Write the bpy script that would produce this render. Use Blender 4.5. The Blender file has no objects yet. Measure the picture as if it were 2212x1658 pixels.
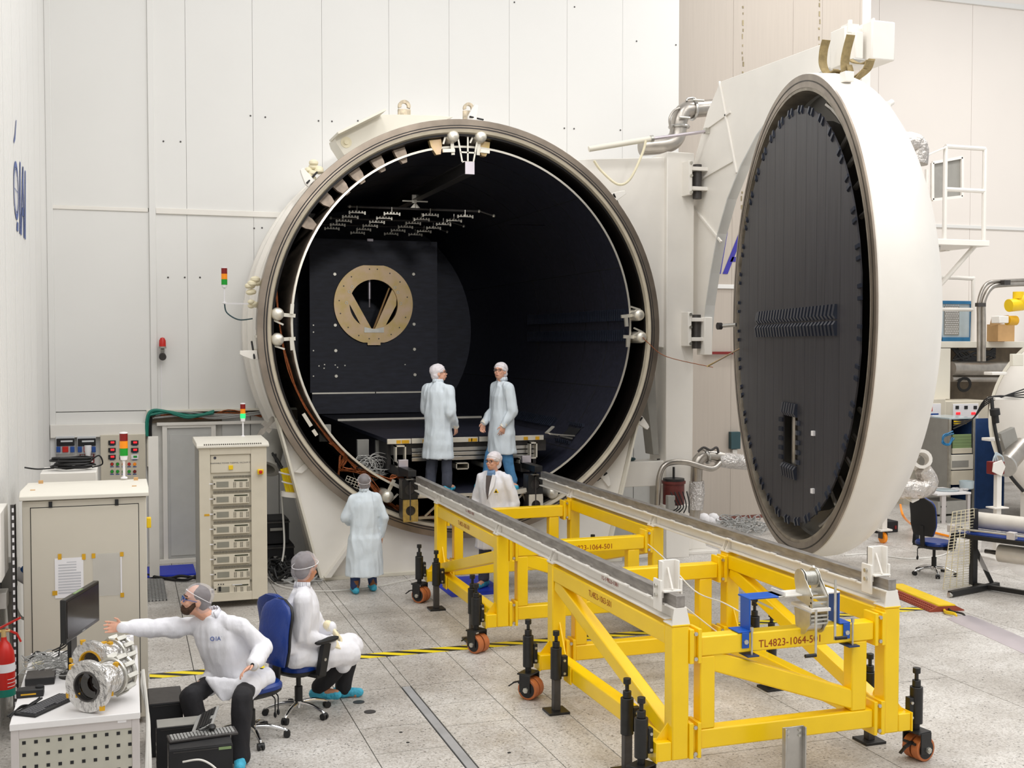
import bpy, bmesh, math, random
from mathutils import Vector as V, Matrix, noise
random.seed(7)
SC = bpy.context.scene
COL = SC.collection
PI = math.pi
sin, cos, rad = math.sin, math.cos, math.radians

# ---------------------------------------------------------------- camera
FPX, YAW, PIT, CH = 2491.2, rad(18.547), rad(2.068), 3.4
cam = bpy.data.cameras.new('camera')
cam.lens = 36.0 * FPX / 2212.0; cam.sensor_width = 36.0
cam.clip_start = .05; cam.clip_end = 200
camo = bpy.data.objects.new('camera', cam); COL.objects.link(camo)
camo.location = (0, 0, CH)
camo.rotation_euler = (PI/2 - PIT, 0, -YAW)
SC.camera = camo

# ---------------------------------------------------------------- world, lights, exposure
w = bpy.data.worlds.new('hall_ambient'); SC.world = w; w.use_nodes = True
bg = w.node_tree.nodes['Background']
bg.inputs['Color'].default_value = (1.0, .995, .985, 1); bg.inputs['Strength'].default_value = 1.2
def area(loc, sx, sy, power, color=(1, .985, .965), rot=(0, 0, 0)):
    l = bpy.data.lights.new('hall_light', 'AREA'); l.shape = 'RECTANGLE'; l.size = sx; l.size_y = sy
    l.energy = power; l.color = color
    o = bpy.data.objects.new('hall_light', l); COL.objects.link(o); o.location = loc; o.rotation_euler = rot
    return o
for ly in (-1.0, 3.5, 8.0, 12.0):
    for lx in (1.0, 6.0, 11.5, 17.0):
        area((lx, ly, 12.6), 2.6, 1.2, 260)
for lx in (12.5, 17.0, 21.5): area((lx, 16.5, 12.6), 2.6, 1.2, 400)
# added fill spot, unseen behind the camera, to brighten the chamber's ring and panel
fl_ = bpy.data.lights.new('added_chamber_fill', 'SPOT'); fl_.energy = 8000; fl_.spot_size = rad(15); fl_.spot_blend = .8; fl_.shadow_soft_size = .5; fl_.color = (1, .99, .97)
fo = bpy.data.objects.new('added_chamber_fill', fl_); COL.objects.link(fo); fo.location = (2.6, -3.0, 8.6)
fo.rotation_euler = (V((4.9, 23, 3.9)) - V(fo.location)).to_track_quat('-Z', 'Y').to_euler()
SC.view_settings.view_transform = 'Standard'
SC.view_settings.look = 'None'
SC.view_settings.exposure = -.86
SC.view_settings.gamma = 1.0
SC.view_settings.use_curve_mapping = False
SC.cycles.use_denoising = True
SC.cycles.max_bounces = 6
SC.cycles.sample_clamp_indirect = 6

# ---------------------------------------------------------------- measuring helper: the ray of a photo point cut with a real plane
def ray(u, v):
    a = (u - 1106)/FPX; b = -(v - 829)/FPX
    d = cos(PIT) + b*sin(PIT); z = -sin(PIT) + b*cos(PIT)
    return V((a*cos(YAW) + d*sin(YAW), -a*sin(YAW) + d*cos(YAW), z))
def at(u, v, x=None, y=None, z=None):
    r = ray(u, v)
    t = y/r.y if y is not None else (x/r.x if x is not None else (z - CH)/r.z)
    return V((0, 0, CH)) + r*t

# ---------------------------------------------------------------- materials
def c(r, g, b):
    f = lambda x: (x/255/12.92) if x/255 <= .04045 else ((x/255 + .055)/1.055)**2.4
    return (f(r), f(g), f(b), 1)
MATS = {}
def mat(name, col, rough=.5, metal=0, var=.06, vscale=6, bump=0, bscale=40, col2=None, stretch=None, spec=.5, emit=0, alpha=1, trans=0, coat=0, sheen=0, bdist=.02):
    m = bpy.data.materials.new(name); m.use_nodes = True; nt = m.node_tree; N = nt.nodes; L = nt.links
    p = N['Principled BSDF']
    tc = N.new('ShaderNodeTexCoord'); mp = N.new('ShaderNodeMapping'); L.new(tc.outputs['Object'], mp.inputs['Vector'])
    if stretch: mp.inputs['Scale'].default_value = stretch
    ns = N.new('ShaderNodeTexNoise'); ns.inputs['Scale'].default_value = vscale; ns.inputs['Detail'].default_value = 5
    L.new(mp.outputs['Vector'], ns.inputs['Vector'])
    rp = N.new('ShaderNodeValToRGB'); L.new(ns.outputs['Fac'], rp.inputs['Fac'])
    a = [max(0, x*(1 - var)) for x in col[:3]]; b = [min(1, x*(1 + var)) for x in col[:3]]
    if col2: b = list(col2[:3]); a = list(col[:3])
    rp.color_ramp.elements[0].color = a + [1]; rp.color_ramp.elements[1].color = b + [1]
    rp.color_ramp.elements[0].position = .3; rp.color_ramp.elements[1].position = .7
    L.new(rp.outputs['Color'], p.inputs['Base Color'])
    p.inputs['Roughness'].default_value = rough; p.inputs['Metallic'].default_value = metal
    p.inputs['Specular IOR Level'].default_value = spec
    if coat: p.inputs['Coat Weight'].default_value = coat; p.inputs['Coat Roughness'].default_value = .15
    if sheen: p.inputs['Sheen Weight'].default_value = sheen
    if emit:
        L.new(rp.outputs['Color'], p.inputs['Emission Color']); p.inputs['Emission Strength'].default_value = emit
    if alpha < 1: p.inputs['Alpha'].default_value = alpha
    if trans: p.inputs['Transmission Weight'].default_value = trans
    if bump:
        n2 = N.new('ShaderNodeTexNoise'); n2.inputs['Scale'].default_value = bscale; n2.inputs['Detail'].default_value = 4
        L.new(mp.outputs['Vector'], n2.inputs['Vector'])
        bp = N.new('ShaderNodeBump'); bp.inputs['Strength'].default_value = bump; bp.inputs['Distance'].default_value = bdist
        L.new(n2.outputs['Fac'], bp.inputs['Height']); L.new(bp.outputs['Normal'], p.inputs['Normal'])
    MATS[name] = m
    return m
mat('wall_white', c(229, 228, 225), .55, var=.015, vscale=.6)
mat('wall_backing', c(214, 212, 206), .6)
mat('wall_tan', c(184, 174, 163), .6, var=.03, vscale=3, stretch=(8, 8, .3))
mat('wall_right', c(236, 229, 222), .6, var=.015, vscale=.5)
mat('wall_grey', c(196, 196, 193), .6, var=.03)
mat('yellow', c(252, 209, 2), .32, var=.04, vscale=3, coat=.25)
mat('white_paint', c(236, 232, 225), .38, var=.03, vscale=2)
mat('cream_paint', c(226, 221, 207), .4, var=.04, vscale=1.5)
mat('ivory', c(231, 222, 192), .5, var=.08)
mat('rail_steel', c(150, 145, 140), .45, .5, var=.25, vscale=9, stretch=(3, .6, 3))
mat('rail_rust', c(150, 138, 108), .6, .4, var=.35, vscale=12)
mat('flange_steel', c(146, 134, 121), .36, .7, var=.2, vscale=3)
mat('door_liner', c(150, 141, 127), .5, .35, var=.3, vscale=5)
mat('steel', c(190, 188, 184), .3, .9, var=.1, vscale=8)
mat('zinc', c(200, 198, 190), .34, .8, var=.12, vscale=12)
mat('chrome', c(225, 225, 225), .1, 1, var=.03)
mat('brass_zinc', c(214, 186, 116), .4, .45, vscale=4, col2=c(226, 196, 168))
mat('gold_plate', c(196, 168, 96), .4, .6, var=.2, vscale=20)
mat('black_paint', c(26, 26, 27), .42, var=.3, vscale=20)
mat('black_plastic', c(22, 22, 24), .5, var=.15)
mat('soft_black', c(30, 30, 32), .8, var=.2)
mat('shroud_black', c(38, 40, 54), .55, var=.35, vscale=4, stretch=(1, 4, 4), spec=.45)
mat('shroud_out', c(196, 178, 160), .5, .25, var=.4, vscale=3, stretch=(2,.4,2))
mat('liner', c(18, 14, 13), .45, .5, var=.4, vscale=5)
mat('rim_dark', c(60, 54, 46), .5, .5, var=.3, vscale=6)
mat('door_black', c(56, 55, 60), .5, var=.3, vscale=5, stretch=(6, 6, .25), spec=.6)
mat('fin_black', c(44, 49, 62), .35, .2, var=.2)
mat('edge_silver', c(226, 221, 208), .35, .6, var=.05)
mat('cart_blue', c(18, 84, 180), .4, var=.06)
mat('bracket_dark_blue', c(26, 50, 96), .4, var=.08)
mat('red_text', c(150, 40, 8), .6)
mat('tire', c(186, 108, 60), .5, var=.12, vscale=10)
mat('beige', c(206, 199, 184), .5, var=.02, vscale=2)
mat('beige_light', c(224, 219, 207), .45, var=.015, vscale=2)
mat('rack_face', c(210, 202, 184), .5, var=.03)
mat('lcd_grey', c(140, 138, 126), .4, var=.05)
mat('dark_green', c(58, 62, 44), .5)
mat('vent_dark', c(96, 92, 82), .7)
mat('red', c(196, 32, 22), .35, var=.06)
mat('red_dark', c(122, 22, 20), .5)
mat('amber', c(238, 140, 12), .35, emit=.25)
mat('green_lamp', c(10, 150, 40), .35, emit=.12)
mat('green_lit', c(40, 240, 110), .3, emit=2.2)
mat('red_lamp', c(130, 16, 12), .35)
mat('led_red', c(255, 40, 50), .4, emit=1.4)
mat('sign_red', c(140, 22, 30), .5)
mat('paper', c(236, 234, 236), .8, var=.02)
mat('clear_film', c(228, 226, 222), .3, alpha=.28)
mat('ink', c(70, 70, 78), .8)
mat('tape_amber', c(212, 160, 22), .5, var=.1)
mat('monitor_black', c(24, 23, 23), .28, var=.05)
mat('screen', c(36, 32, 30), .12, var=.1, spec=.7)
mat('desk_white', c(226, 224, 224), .45, var=.01)
mat('desk_grey', c(196, 190, 188), .45, var=.02)
mat('perf_grey', c(186, 184, 172), .4, .2, var=.05, vscale=9)
mat('foil', c(214, 212, 210), .3, .7, var=.1, vscale=14, bump=1, bscale=14, bdist=.06)
mat('foil_fine', c(206, 203, 200), .25, .85, var=.15, vscale=20, bump=1, bscale=28, bdist=.05)
mat('foil_pipe', c(206, 200, 194), .3, .8, var=.15, vscale=14, bump=1, bscale=12, bdist=.05)
mat('lens_dark', c(26, 18, 16), .08, var=.3, spec=.9)
mat('blue_vinyl', c(18, 52, 128), .3, var=.12, vscale=6, bump=.15, bscale=30)
mat('blue_plug', c(24, 84, 160), .4)
mat('blue_box', c(32, 76, 150), .4)
mat('blue_mat', c(26, 52, 190), .5)
mat('blue_cloth', c(40, 74, 128), .8, var=.12)
mat('blue_logo', c(52, 46, 150), .5)
mat('blue_logo_wall', c(54, 84, 158), .5)
mat('coat_white', c(231, 231, 237), .85, var=.03, vscale=6, bump=.5, bscale=9, stretch=(1.6, 1.6, .6))
mat('coat_blue', c(216, 226, 234), .85, var=.03, vscale=6, bump=.5, bscale=9, stretch=(1.6, 1.6, .6))
mat('cuff', c(232, 226, 212), .85, bump=.3, bscale=60)
mat('glove', c(238, 226, 190), .6, var=.04, bump=.2, bscale=30)
mat('skin', c(222, 168, 142), .5, var=.05, vscale=20)
mat('skin_tan', c(196, 138, 106), .5, var=.06, vscale=20)
mat('hair_dark', c(62, 48, 44), .7, var=.4, vscale=40)
mat('beard_brown', c(70, 46, 30), .8, var=.4, vscale=60, bump=.6, bscale=90)
mat('hair_grey', c(150, 146, 148), .7, var=.3, vscale=40)
mat('lips', c(170, 92, 82), .5)
mat('eye_dark', c(36, 28, 26), .3)
mat('trouser_black', c(33, 32, 36), .85, var=.15, bump=.3, bscale=16)
mat('trouser_grey', c(74, 78, 92), .9, var=.15, vscale=12, bump=.35, bscale=16)
mat('jeans', c(88, 146, 196), .9, var=.2, vscale=9, bump=.35, bscale=16)
mat('shirt_blue', c(112, 146, 186), .8)
mat('sweater', c(92, 84, 84), .9)
mat('shoe_cover', c(66, 176, 208), .6, var=.14, vscale=16, bump=.7, bscale=28)
mat('boot_brown', c(140, 92, 54), .7)
mat('cable_black', c(20, 20, 21), .55)
mat('cable_white', c(222, 220, 214), .5)
mat('cable_grey', c(160, 160, 158), .5)
mat('cable_green', c(14, 122, 104), .5)
mat('copper', c(150, 84, 46), .4, .6, var=.4, vscale=30)
mat('stainless', c(172, 166, 158), .3, .85, var=.15, vscale=6)
mat('pump_red', c(96, 36, 32), .5, var=.2)
mat('hazard', c(240, 214, 10), .6)
mat('brown_rubber', c(150, 68, 46), .7, var=.1)
mat('aluminium', c(206, 198, 204), .35, .6, var=.06, vscale=3)
mat('yellow_plastic', c(238, 200, 10), .45)
mat('cardboard', c(206, 164, 112), .8)
mat('glass_window', c(186, 200, 206), .15, var=.05)
mat('teal_frame', c(40, 116, 164), .4)
mat('grey_panel', c(150, 148, 142), .5)
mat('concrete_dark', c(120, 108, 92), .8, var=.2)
mat('green_panel', c(128, 150, 104), .6)
mat('film_clear', c(226, 224, 224), .1, alpha=.35)
mat('gunmetal', c(74, 71, 70), .45, .4, var=.15, vscale=14)
mat('teal_box', c(44, 74, 80), .5)
mat('silver_print', c(150, 150, 150), .5)

# net cap: semi see-through white fabric
def capmat():
    m = mat('net_cap', c(236, 232, 238), .7, alpha=.25, bump=.8, bscale=18)
    return m
capmat()
m = mat('net_cap_dense', c(240, 234, 238), .7, alpha=.86, bump=.7, bscale=18)

# granite floor: fine speckle over broad wear
def floor_mat():
    m = bpy.data.materials.new('granite'); m.use_nodes = True; N = m.node_tree.nodes; L = m.node_tree.links; p = N['Principled BSDF']
    tc = N.new('ShaderNodeTexCoord')
    def noise_(s, d, r=.6):
        n = N.new('ShaderNodeTexNoise'); n.inputs['Scale'].default_value = s; n.inputs['Detail'].default_value = d; n.inputs['Roughness'].default_value = r
        L.new(tc.outputs['Object'], n.inputs['Vector']); return n
    def ramp(n, a, b, p0, p1):
        r = N.new('ShaderNodeValToRGB'); r.color_ramp.elements[0].color = a; r.color_ramp.elements[1].color = b
        r.color_ramp.elements[0].position = p0; r.color_ramp.elements[1].position = p1; L.new(n.outputs['Fac'], r.inputs['Fac']); return r
    base = ramp(noise_(1.1, 5), c(194, 189, 183), c(224, 221, 217), .35, .65)
    fine = ramp(noise_(55, 3), c(196, 192, 186), c(250, 250, 250), .35, .6)
    speck = ramp(noise_(38, 2), c(70, 68, 66), c(255, 255, 255), .31, .38)
    m1 = N.new('ShaderNodeMix'); m1.data_type = 'RGBA'; m1.blend_type = 'MULTIPLY'; m1.inputs['Factor'].default_value = .8
    L.new(base.outputs['Color'], m1.inputs['A']); L.new(fine.outputs['Color'], m1.inputs['B'])
    m2 = N.new('ShaderNodeMix'); m2.data_type = 'RGBA'; m2.blend_type = 'MULTIPLY'; m2.inputs['Factor'].default_value = .75
    L.new(m1.outputs['Result'], m2.inputs['A']); L.new(speck.outputs['Color'], m2.inputs['B'])
    st = ramp(noise_(.45, 4), c(182, 176, 168), c(255, 255, 255), .36, .55)
    m3 = N.new('ShaderNodeMix'); m3.data_type = 'RGBA'; m3.blend_type = 'MULTIPLY'; m3.inputs['Factor'].default_value = .55
    L.new(m2.outputs['Result'], m3.inputs['A']); L.new(st.outputs['Color'], m3.inputs['B'])
    L.new(m3.outputs['Result'], p.inputs['Base Color'])
    rr = ramp(noise_(2.5, 4), (.32,)*3 + (1,), (.55,)*3 + (1,), .3, .7)
    L.new(rr.outputs['Color'], p.inputs['Roughness'])
    MATS['granite'] = m
    m = m.copy(); m.name = 'granite_tan'; MATS['granite_tan'] = m
    for n in m.node_tree.nodes:
        if n.type == 'VALTORGB' and abs(n.color_ramp.elements[1].color[0] - c(205, 0, 0)[0]) < .01:
            n.color_ramp.elements[0].color = c(166, 146, 122); n.color_ramp.elements[1].color = c(196, 178, 152)
floor_mat()
# hazard tape: diagonal black stripes on yellow, along local X
def hazard_mat():
    m = bpy.data.materials.new('hazard_tape'); m.use_nodes = True; N = m.node_tree.nodes; L = m.node_tree.links; p = N['Principled BSDF']
    tc = N.new('ShaderNodeTexCoord'); mp = N.new('ShaderNodeMapping'); mp.inputs['Rotation'].default_value = (0, 0, rad(-62))
    L.new(tc.outputs['Object'], mp.inputs['Vector'])
    w = N.new('ShaderNodeTexWave'); w.wave_type = 'BANDS'; w.bands_direction = 'X'; w.inputs['Scale'].default_value = 1.9; w.inputs['Distortion'].default_value = 0
    L.new(mp.outputs['Vector'], w.inputs['Vector'])
    r = N.new('ShaderNodeValToRGB'); r.color_ramp.interpolation = 'CONSTANT'
    r.color_ramp.elements[0].color = c(30, 28, 22); r.color_ramp.elements[1].color = c(240, 216, 20); r.color_ramp.elements[1].position = .42
    L.new(w.outputs['Fac'], r.inputs['Fac']); L.new(r.outputs['Color'], p.inputs['Base Color']); p.inputs['Roughness'].default_value = .5
    MATS['hazard_tape'] = m
hazard_mat()

# ---------------------------------------------------------------- mesh building
ORG = {}     # object -> world matrix of its thing
class MB:
    def __init__(s): s.v = []; s.f = []
    def add(s, vs, fs):
        o = len(s.v); s.v += [V(p) for p in vs]; s.f += [[i + o for i in f] for f in fs]; return s
    def box(s, x0, x1, y0, y1, z0, z1):
        return s.add([(x0,y0,z0),(x1,y0,z0),(x1,y1,z0),(x0,y1,z0),(x0,y0,z1),(x1,y0,z1),(x1,y1,z1),(x0,y1,z1)],
                     [(3,2,1,0),(4,5,6,7),(0,1,5,4),(1,2,6,5),(2,3,7,6),(3,0,4,7)])
    def cbox(s, p, sx, sy, sz, M=None):
        b = MB().box(-sx/2, sx/2, -sy/2, sy/2, -sz/2, sz/2)
        return s.add([V(p) + (M @ q if M else q) for q in b.v], b.f)
    def bar(s, p, q, wd, ht, up=(0,0,1)):
        p, q, up = V(p), V(q), V(up); d = (q - p).normalized(); x = d.cross(up)
        if x.length < 1e-4: x = d.cross(V((1,0,0)))
        x.normalize(); u = x.cross(d)
        a = x*wd/2; b = u*ht/2
        return s.add([p-a-b,p+a-b,p+a+b,p-a+b,q-a-b,q+a-b,q+a+b,q-a+b],[(0,1,2,3),(7,6,5,4),(4,5,1,0),(5,6,2,1),(6,7,3,2),(7,4,0,3)])
    def cyl(s, p, q, r, r2=None, n=16, cap=True):
        p, q = V(p), V(q); r2 = r if r2 is None else r2; d = (q - p).normalized()
        x = d.orthogonal().normalized(); y = d.cross(x); o = len(s.v)
        for c_, rr in ((p, r), (q, r2)):
            for i in range(n):
                t = 2*PI*i/n; s.v.append(c_ + x*rr*cos(t) + y*rr*sin(t))
        for i in range(n): j = (i+1) % n; s.f.append([o+i, o+j, o+n+j, o+n+i])
        if cap: s.f.append([o+i for i in range(n)][::-1]); s.f.append([o+n+i for i in range(n)])
        return s
    def tube(s, pts, r, n=8, sm=0, closed=False):
        pts = [V(p) for p in pts]
        if sm:
            k0 = len(pts); pts = crom(pts, sm, closed)
            if isinstance(r, (list, tuple)):
                L_ = len(pts); rl = []
                for i in range(L_):
                    f = i/(L_-1)*(k0-1); a = min(int(f), k0-2); rl.append(r[a] + (r[a+1]-r[a])*(f-a))
                r = rl
        N_ = len(pts); o = len(s.v); prev = None
        for i, p in enumerate(pts):
            a = pts[(i-1) % N_] if (i or closed) else p; b = pts[(i+1) % N_] if (i < N_-1 or closed) else p
            d = (b - a).normalized() if (b-a).length > 1e-9 else V((0,0,1))
            if prev is None: x = d.orthogonal().normalized()
            else:
                x = prev - d*prev.dot(d); x = x.normalized() if x.length > 1e-6 else d.orthogonal().normalized()
            prev = x; y = d.cross(x); rr = r[i] if isinstance(r, (list, tuple)) else r
            for k in range(n): t = 2*PI*k/n; s.v.append(p + x*rr*cos(t) + y*rr*sin(t))
        R = N_ if closed else N_-1
        for i in range(R):
            for k in range(n):
                a = o+i*n; b = o+((i+1) % N_)*n; j = (k+1) % n
                s.f.append([a+k, a+j, b+j, b+k])
        if not closed: s.f.append([o+k for k in range(n)][::-1]); s.f.append([o+(N_-1)*n+k for k in range(n)])
        return s
    def lathe(s, prof, org, axis, n=48, closed=False, a0=0, a1=2*PI):
        org = V(org); d = V(axis).normalized(); x = V((1,0,0)) if abs(d.x) < .5 else V((0,0,1)); x = (x - d*x.dot(d)).normalized(); y = d.cross(x)
        o = len(s.v); m = len(prof); full = abs(a1-a0-2*PI) < 1e-6; K = n if full else n+1
        for i in range(K):
            t = a0 + (a1-a0)*i/n
            for r, h in prof: s.v.append(org + d*h + (x*cos(t) + y*sin(t))*r)
        for i in range(n):
            j = (i+1) % K
            for k in range(m if closed else m-1):
                l = (k+1) % m; s.f.append([o+i*m+k, o+j*m+k, o+j*m+l, o+i*m+l])
        return s
    def prism(s, poly, vec):
        poly = [V(p) for p in poly]; vec = V(vec); n = len(poly); o = len(s.v)
        s.v += poly + [p + vec for p in poly]
        s.f.append([o+i for i in range(n)][::-1]); s.f.append([o+n+i for i in range(n)])
        for i in range(n): j = (i+1) % n; s.f.append([o+i, o+j, o+n+j, o+n+i])
        return s
    def ell(s, ctr, rx, ry=None, rz=None, n=16, M=None):
        ry = rx if ry is None else ry; rz = rx if rz is None else rz; ctr = V(ctr); o = len(s.v); h = n//2
        P = []
        for i in range(1, h):
            a = PI*i/h
            for k in range(n): t = 2*PI*k/n; P.append(V((rx*sin(a)*cos(t), ry*sin(a)*sin(t), rz*cos(a))))
        P += [V((0,0,rz)), V((0,0,-rz))]
        s.v += [ctr + (M @ p if M else p) for p in P]; T = o+(h-1)*n
        for i in range(h-2):
            for k in range(n): j = (k+1) % n; s.f.append([o+i*n+k, o+(i+1)*n+k, o+(i+1)*n+j, o+i*n+j])
        for k in range(n): j = (k+1) % n; s.f.append([T, o+k, o+j]); s.f.append([T+1, o+(h-2)*n+j, o+(h-2)*n+k])
        return s
    def cap(s, p, q, r, r2=None, n=12):          # capsule
        r2 = r if r2 is None else r2
        s.cyl(p, q, r, r2, n); s.ell(p, r, n=n); s.ell(q, r2, n=n); return s
    def loft(s, rings, n=24):                    # rings: (centre, rx, ry[, rot]) horizontal ellipses
        o = len(s.v)
        for rg in rings:
            ct, rx, ry = V(rg[0]), rg[1], rg[2]; a = rg[3] if len(rg) > 3 else 0
            for k in range(n):
                t = 2*PI*k/n; x, y = rx*cos(t), ry*sin(t)
                s.v.append(ct + V((x*cos(a)-y*sin(a), x*sin(a)+y*cos(a), 0)))
        m = len(rings)
        for i in range(m-1):
            for k in range(n): j = (k+1) % n; s.f.append([o+i*n+k, o+i*n+j, o+(i+1)*n+j, o+(i+1)*n+k])
        s.f.append([o+k for k in range(n)][::-1]); s.f.append([o+(m-1)*n+k for k in range(n)])
        return s
    def tor(s, ctr, axis, R, r, n=24, k=8):
        return s.lathe([(R + r*cos(2*PI*i/k), r*sin(2*PI*i/k)) for i in range(k)], ctr, axis, n, closed=True)
    def xf(s, M): s.v = [M @ p for p in s.v]; return s
    def mesh(s, name, mt, fix=True, ang=38):
        me = bpy.data.meshes.new(name); me.from_pydata([tuple(p) for p in s.v], [], s.f)
        if fix:
            bm = bmesh.new(); bm.from_mesh(me); bmesh.ops.recalc_face_normals(bm, faces=bm.faces); bm.to_mesh(me); bm.free()
        me.shade_smooth(); me.set_sharp_from_angle(angle=rad(ang))
        if mt: me.materials.append(MATS[mt])
        return me
    def build(s, name, mt, parent=None, bevel=0, label=None, local=False, ang=38):
        if parent is not None:
            if not local:
                inv = ORG[parent].inverted(); s.v = [inv @ p for p in s.v]
            o = bpy.data.objects.new(name, s.mesh(name, mt, ang=ang)); o.parent = parent; ORG[o] = ORG[parent]
        else:
            xs = [p.x for p in s.v]; ys = [p.y for p in s.v]; zs = [p.z for p in s.v]
            b = V(((min(xs)+max(xs))/2, (min(ys)+max(ys))/2, min(zs))); s.v = [p - b for p in s.v]
            o = bpy.data.objects.new(name, s.mesh(name, mt, ang=ang)); o.location = b; ORG[o] = Matrix.Translation(b)
        COL.objects.link(o)
        if bevel:
            md = o.modifiers.new('bevel', 'BEVEL'); md.width = bevel; md.segments = 2; md.limit_method = 'ANGLE'; md.angle_limit = rad(40); md.harden_normals = False
        if label: o['label'] = label
        return o
def crom(P, k, closed=False):
    out = []; n = len(P); R = n if closed else n-1
    g = (lambda i: P[i % n]) if closed else (lambda i: P[max(0, min(n-1, i))])
    for i in range(R):
        a, b, c_, d = g(i-1), g(i), g(i+1), g(i+2)
        for j in range(k):
            t = j/k; out.append(.5*((2*b) + (c_-a)*t + (2*a-5*b+4*c_-d)*t*t + (3*b-a-3*c_+d)*t**3))
    if not closed: out.append(P[-1])
    return out
def tag(o, label, cat, group=None):
    o['label'] = label; o['category'] = cat
    if group: o['group'] = group
    return o
def struct(o): o['kind'] = 'structure'; return o
def thing(name, label, cat, loc=(0,0,0), rz=0, group=None):
    o = bpy.data.objects.new(name, None); COL.objects.link(o); o.location = loc; o.rotation_euler = (0,0,rz); o.empty_display_size = .1
    ORG[o] = Matrix.Translation(V(loc)) @ Matrix.Rotation(rz, 4, 'Z')
    return tag(o, label, cat, group)
def copy_of(o, M, parent=None):                  # a copy of one part, moved by M (in its own local frame)
    n = o.copy(); n.parent = parent if parent is not None else o.parent
    n.matrix_local = M; COL.objects.link(n); ORG[n] = ORG[o]
    if parent is not None: ORG[n] = ORG[parent]
    return n
def copy_tree(o, parent=None):
    n = o.copy(); COL.objects.link(n); n.parent = parent
    for ch in o.children: copy_tree(ch, n)
    return n
def B(): return MB()
def text(body, size, loc, xd, up, mt, parent, name='lettering', ext=.0015, sx=1.0, align='CENTER'):
    cu = bpy.data.curves.new('t', 'FONT'); cu.body = body; cu.size = size; cu.align_x = align; cu.align_y = 'CENTER'; cu.extrude = 0; cu.resolution_u = 3
    ob = bpy.data.objects.new('t', cu); COL.objects.link(ob)
    bpy.context.view_layer.update()
    me = ob.to_mesh(); vs = [v.co.copy() for v in me.vertices]; fs = [list(p.vertices) for p in me.polygons]
    ob.to_mesh_clear(); bpy.data.objects.remove(ob); bpy.data.curves.remove(cu)
    xd, up = V(xd).normalized(), V(up).normalized(); nz = xd.cross(up)
    m = MB(); m.v = [V(loc) + xd*p.x*sx + up*p.y + nz*ext for p in vs]; m.f = fs
    return m.build(name, mt, parent)

mat('lug_stained', c(196, 182, 158), .6, var=.4, vscale=14)
mat('channel_steel', c(172, 172, 174), .5, .3, var=.12, vscale=5)
mat('key_grey', c(92, 92, 96), .5)
mat('flange_lip', c(196, 186, 166), .45, .3, var=.12, vscale=4)
mat('print_grey', c(196, 196, 200), .8)
mat('skirting', c(120, 70, 60), .6)
# ================================================================ the hall: floor, walls
CX, CZ, YF = 4.80, 3.58, 16.25          # chamber axis, flange plane
WX, WY = -1.08, 18.5                    # left wall, back wall
fl = struct(B().box(WX-.3, 24, -3, 23.2, -.3, -.012).build('floor', 'soft_black'))
def slab(x0, x1, y0, y1, mt='granite', dz=0):
    g = .004
    return B().box(x0+g, x1-g, y0+g, y1-g, -.05, dz).build('slab', mt, fl)
cols = [(WX-.2, .64, [-3, 3, 6.6, 9.2, 12.4, 15.6, 18.8]), (.64, 1.912, [-3, 5.2, 8.2, 11.04, 14.2, 17.2, 18.8]),
        (1.912, 2.545, [-3, 6.6, 9.28, 9.93, 11.04, 14.2, 18.8]), (2.648, 3.308, [-3, 6, 8.69, 9.77, 10.39, 11.04, 14.2, 18.8]),
        (3.308, 3.816, [-3, 6.5, 10.0, 13.2, 16.4, 18.8]), (3.816, 5.85, [-3, 5.3, 8.4, 11.04, 14.2, 16.4, 19.8]),
        (5.85, 7.9, [-3, 6.4, 9.6, 12.8, 16.0, 19.8]), (7.9, 10, [-3, 5, 8, 11.04, 14.2, 17.4, 19.8]), (10, 12.1, [-3, 6.4, 9.6, 12.8, 16, 19.2, 23]),
        (12.1, 14.2, [-3, 8, 11.04, 14.2, 17.4, 20.6, 23]), (14.2, 16.4, [-3, 9.6, 12.8, 16, 19.2, 23]), (16.4, 18.6, [-3, 11, 14.2, 17.4, 20.6, 23]), (18.6, 24, [-3, 12.8, 19.2, 23])]
for x0, x1, ys in cols:
    for a, b in zip(ys, ys[1:]): slab(x0, x1, a, b)
slab(2.545, 2.648, 11.04, 18.8); slab(2.545, 2.648, -3, 4.0)
B().box(2.556, 2.636, 4.0, 11.03, -.04, .002).build('floor_channel', 'channel_steel', fl)
slab(3.84, 4.02, 8.45, 13.1, 'granite_tan', .0006)
for px, py in ((775, 1516), (799, 1537)):
    q = at(px, py, z=0)
    B().cyl((q.x, q.y, -.03), (q.x, q.y, .0035), .055, n=20).build('floor_socket', 'gunmetal', fl)
for px, py in ((866,1581),(881,1603),(1100,1625)):
    q = at(px, py, z=0); B().cyl((q.x, q.y, -.03), (q.x, q.y, .002), .016, n=10).build('anchor_hole', 'soft_black', fl)

# --- left wall, fluted panels
wl = struct(B().box(WX-.12, WX-.03, -3, 18.9, 0, 13).build('wall_left', 'wall_backing'))
ys = [1.9 + 1.02*i for i in range(17)]
def flute_mesh(L, H_):
    m = B(); n = 12; prof = []
    for i in range(n):
        y = L*i/n; prof += [(0, y), (0, y+L/n*.55), (-.008, y+L/n*.65), (-.008, y+L/n*.92)]
    prof.append((0, L))
    o = 0
    for z in (0, H_):
        for x, y in prof: m.v.append(V((x, y, z)))
    k = len(prof)
    for i in range(k-1): m.f.append([i, i+1, k+i+1, k+i])
    o = len(m.v); m.box(-.03, -.012, 0, L, 0, H_)
    return m
fm = flute_mesh(1.014, 13).build('panel', 'wall_white', wl, local=True, ang=20)
fm.matrix_local = Matrix.Translation(V((WX, ys[0], 0)) - ORG[wl].translation)
for y in ys[1:]:
    copy_of(fm, Matrix.Translation(V((WX, y, 0)) - ORG[wl].translation))
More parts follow.
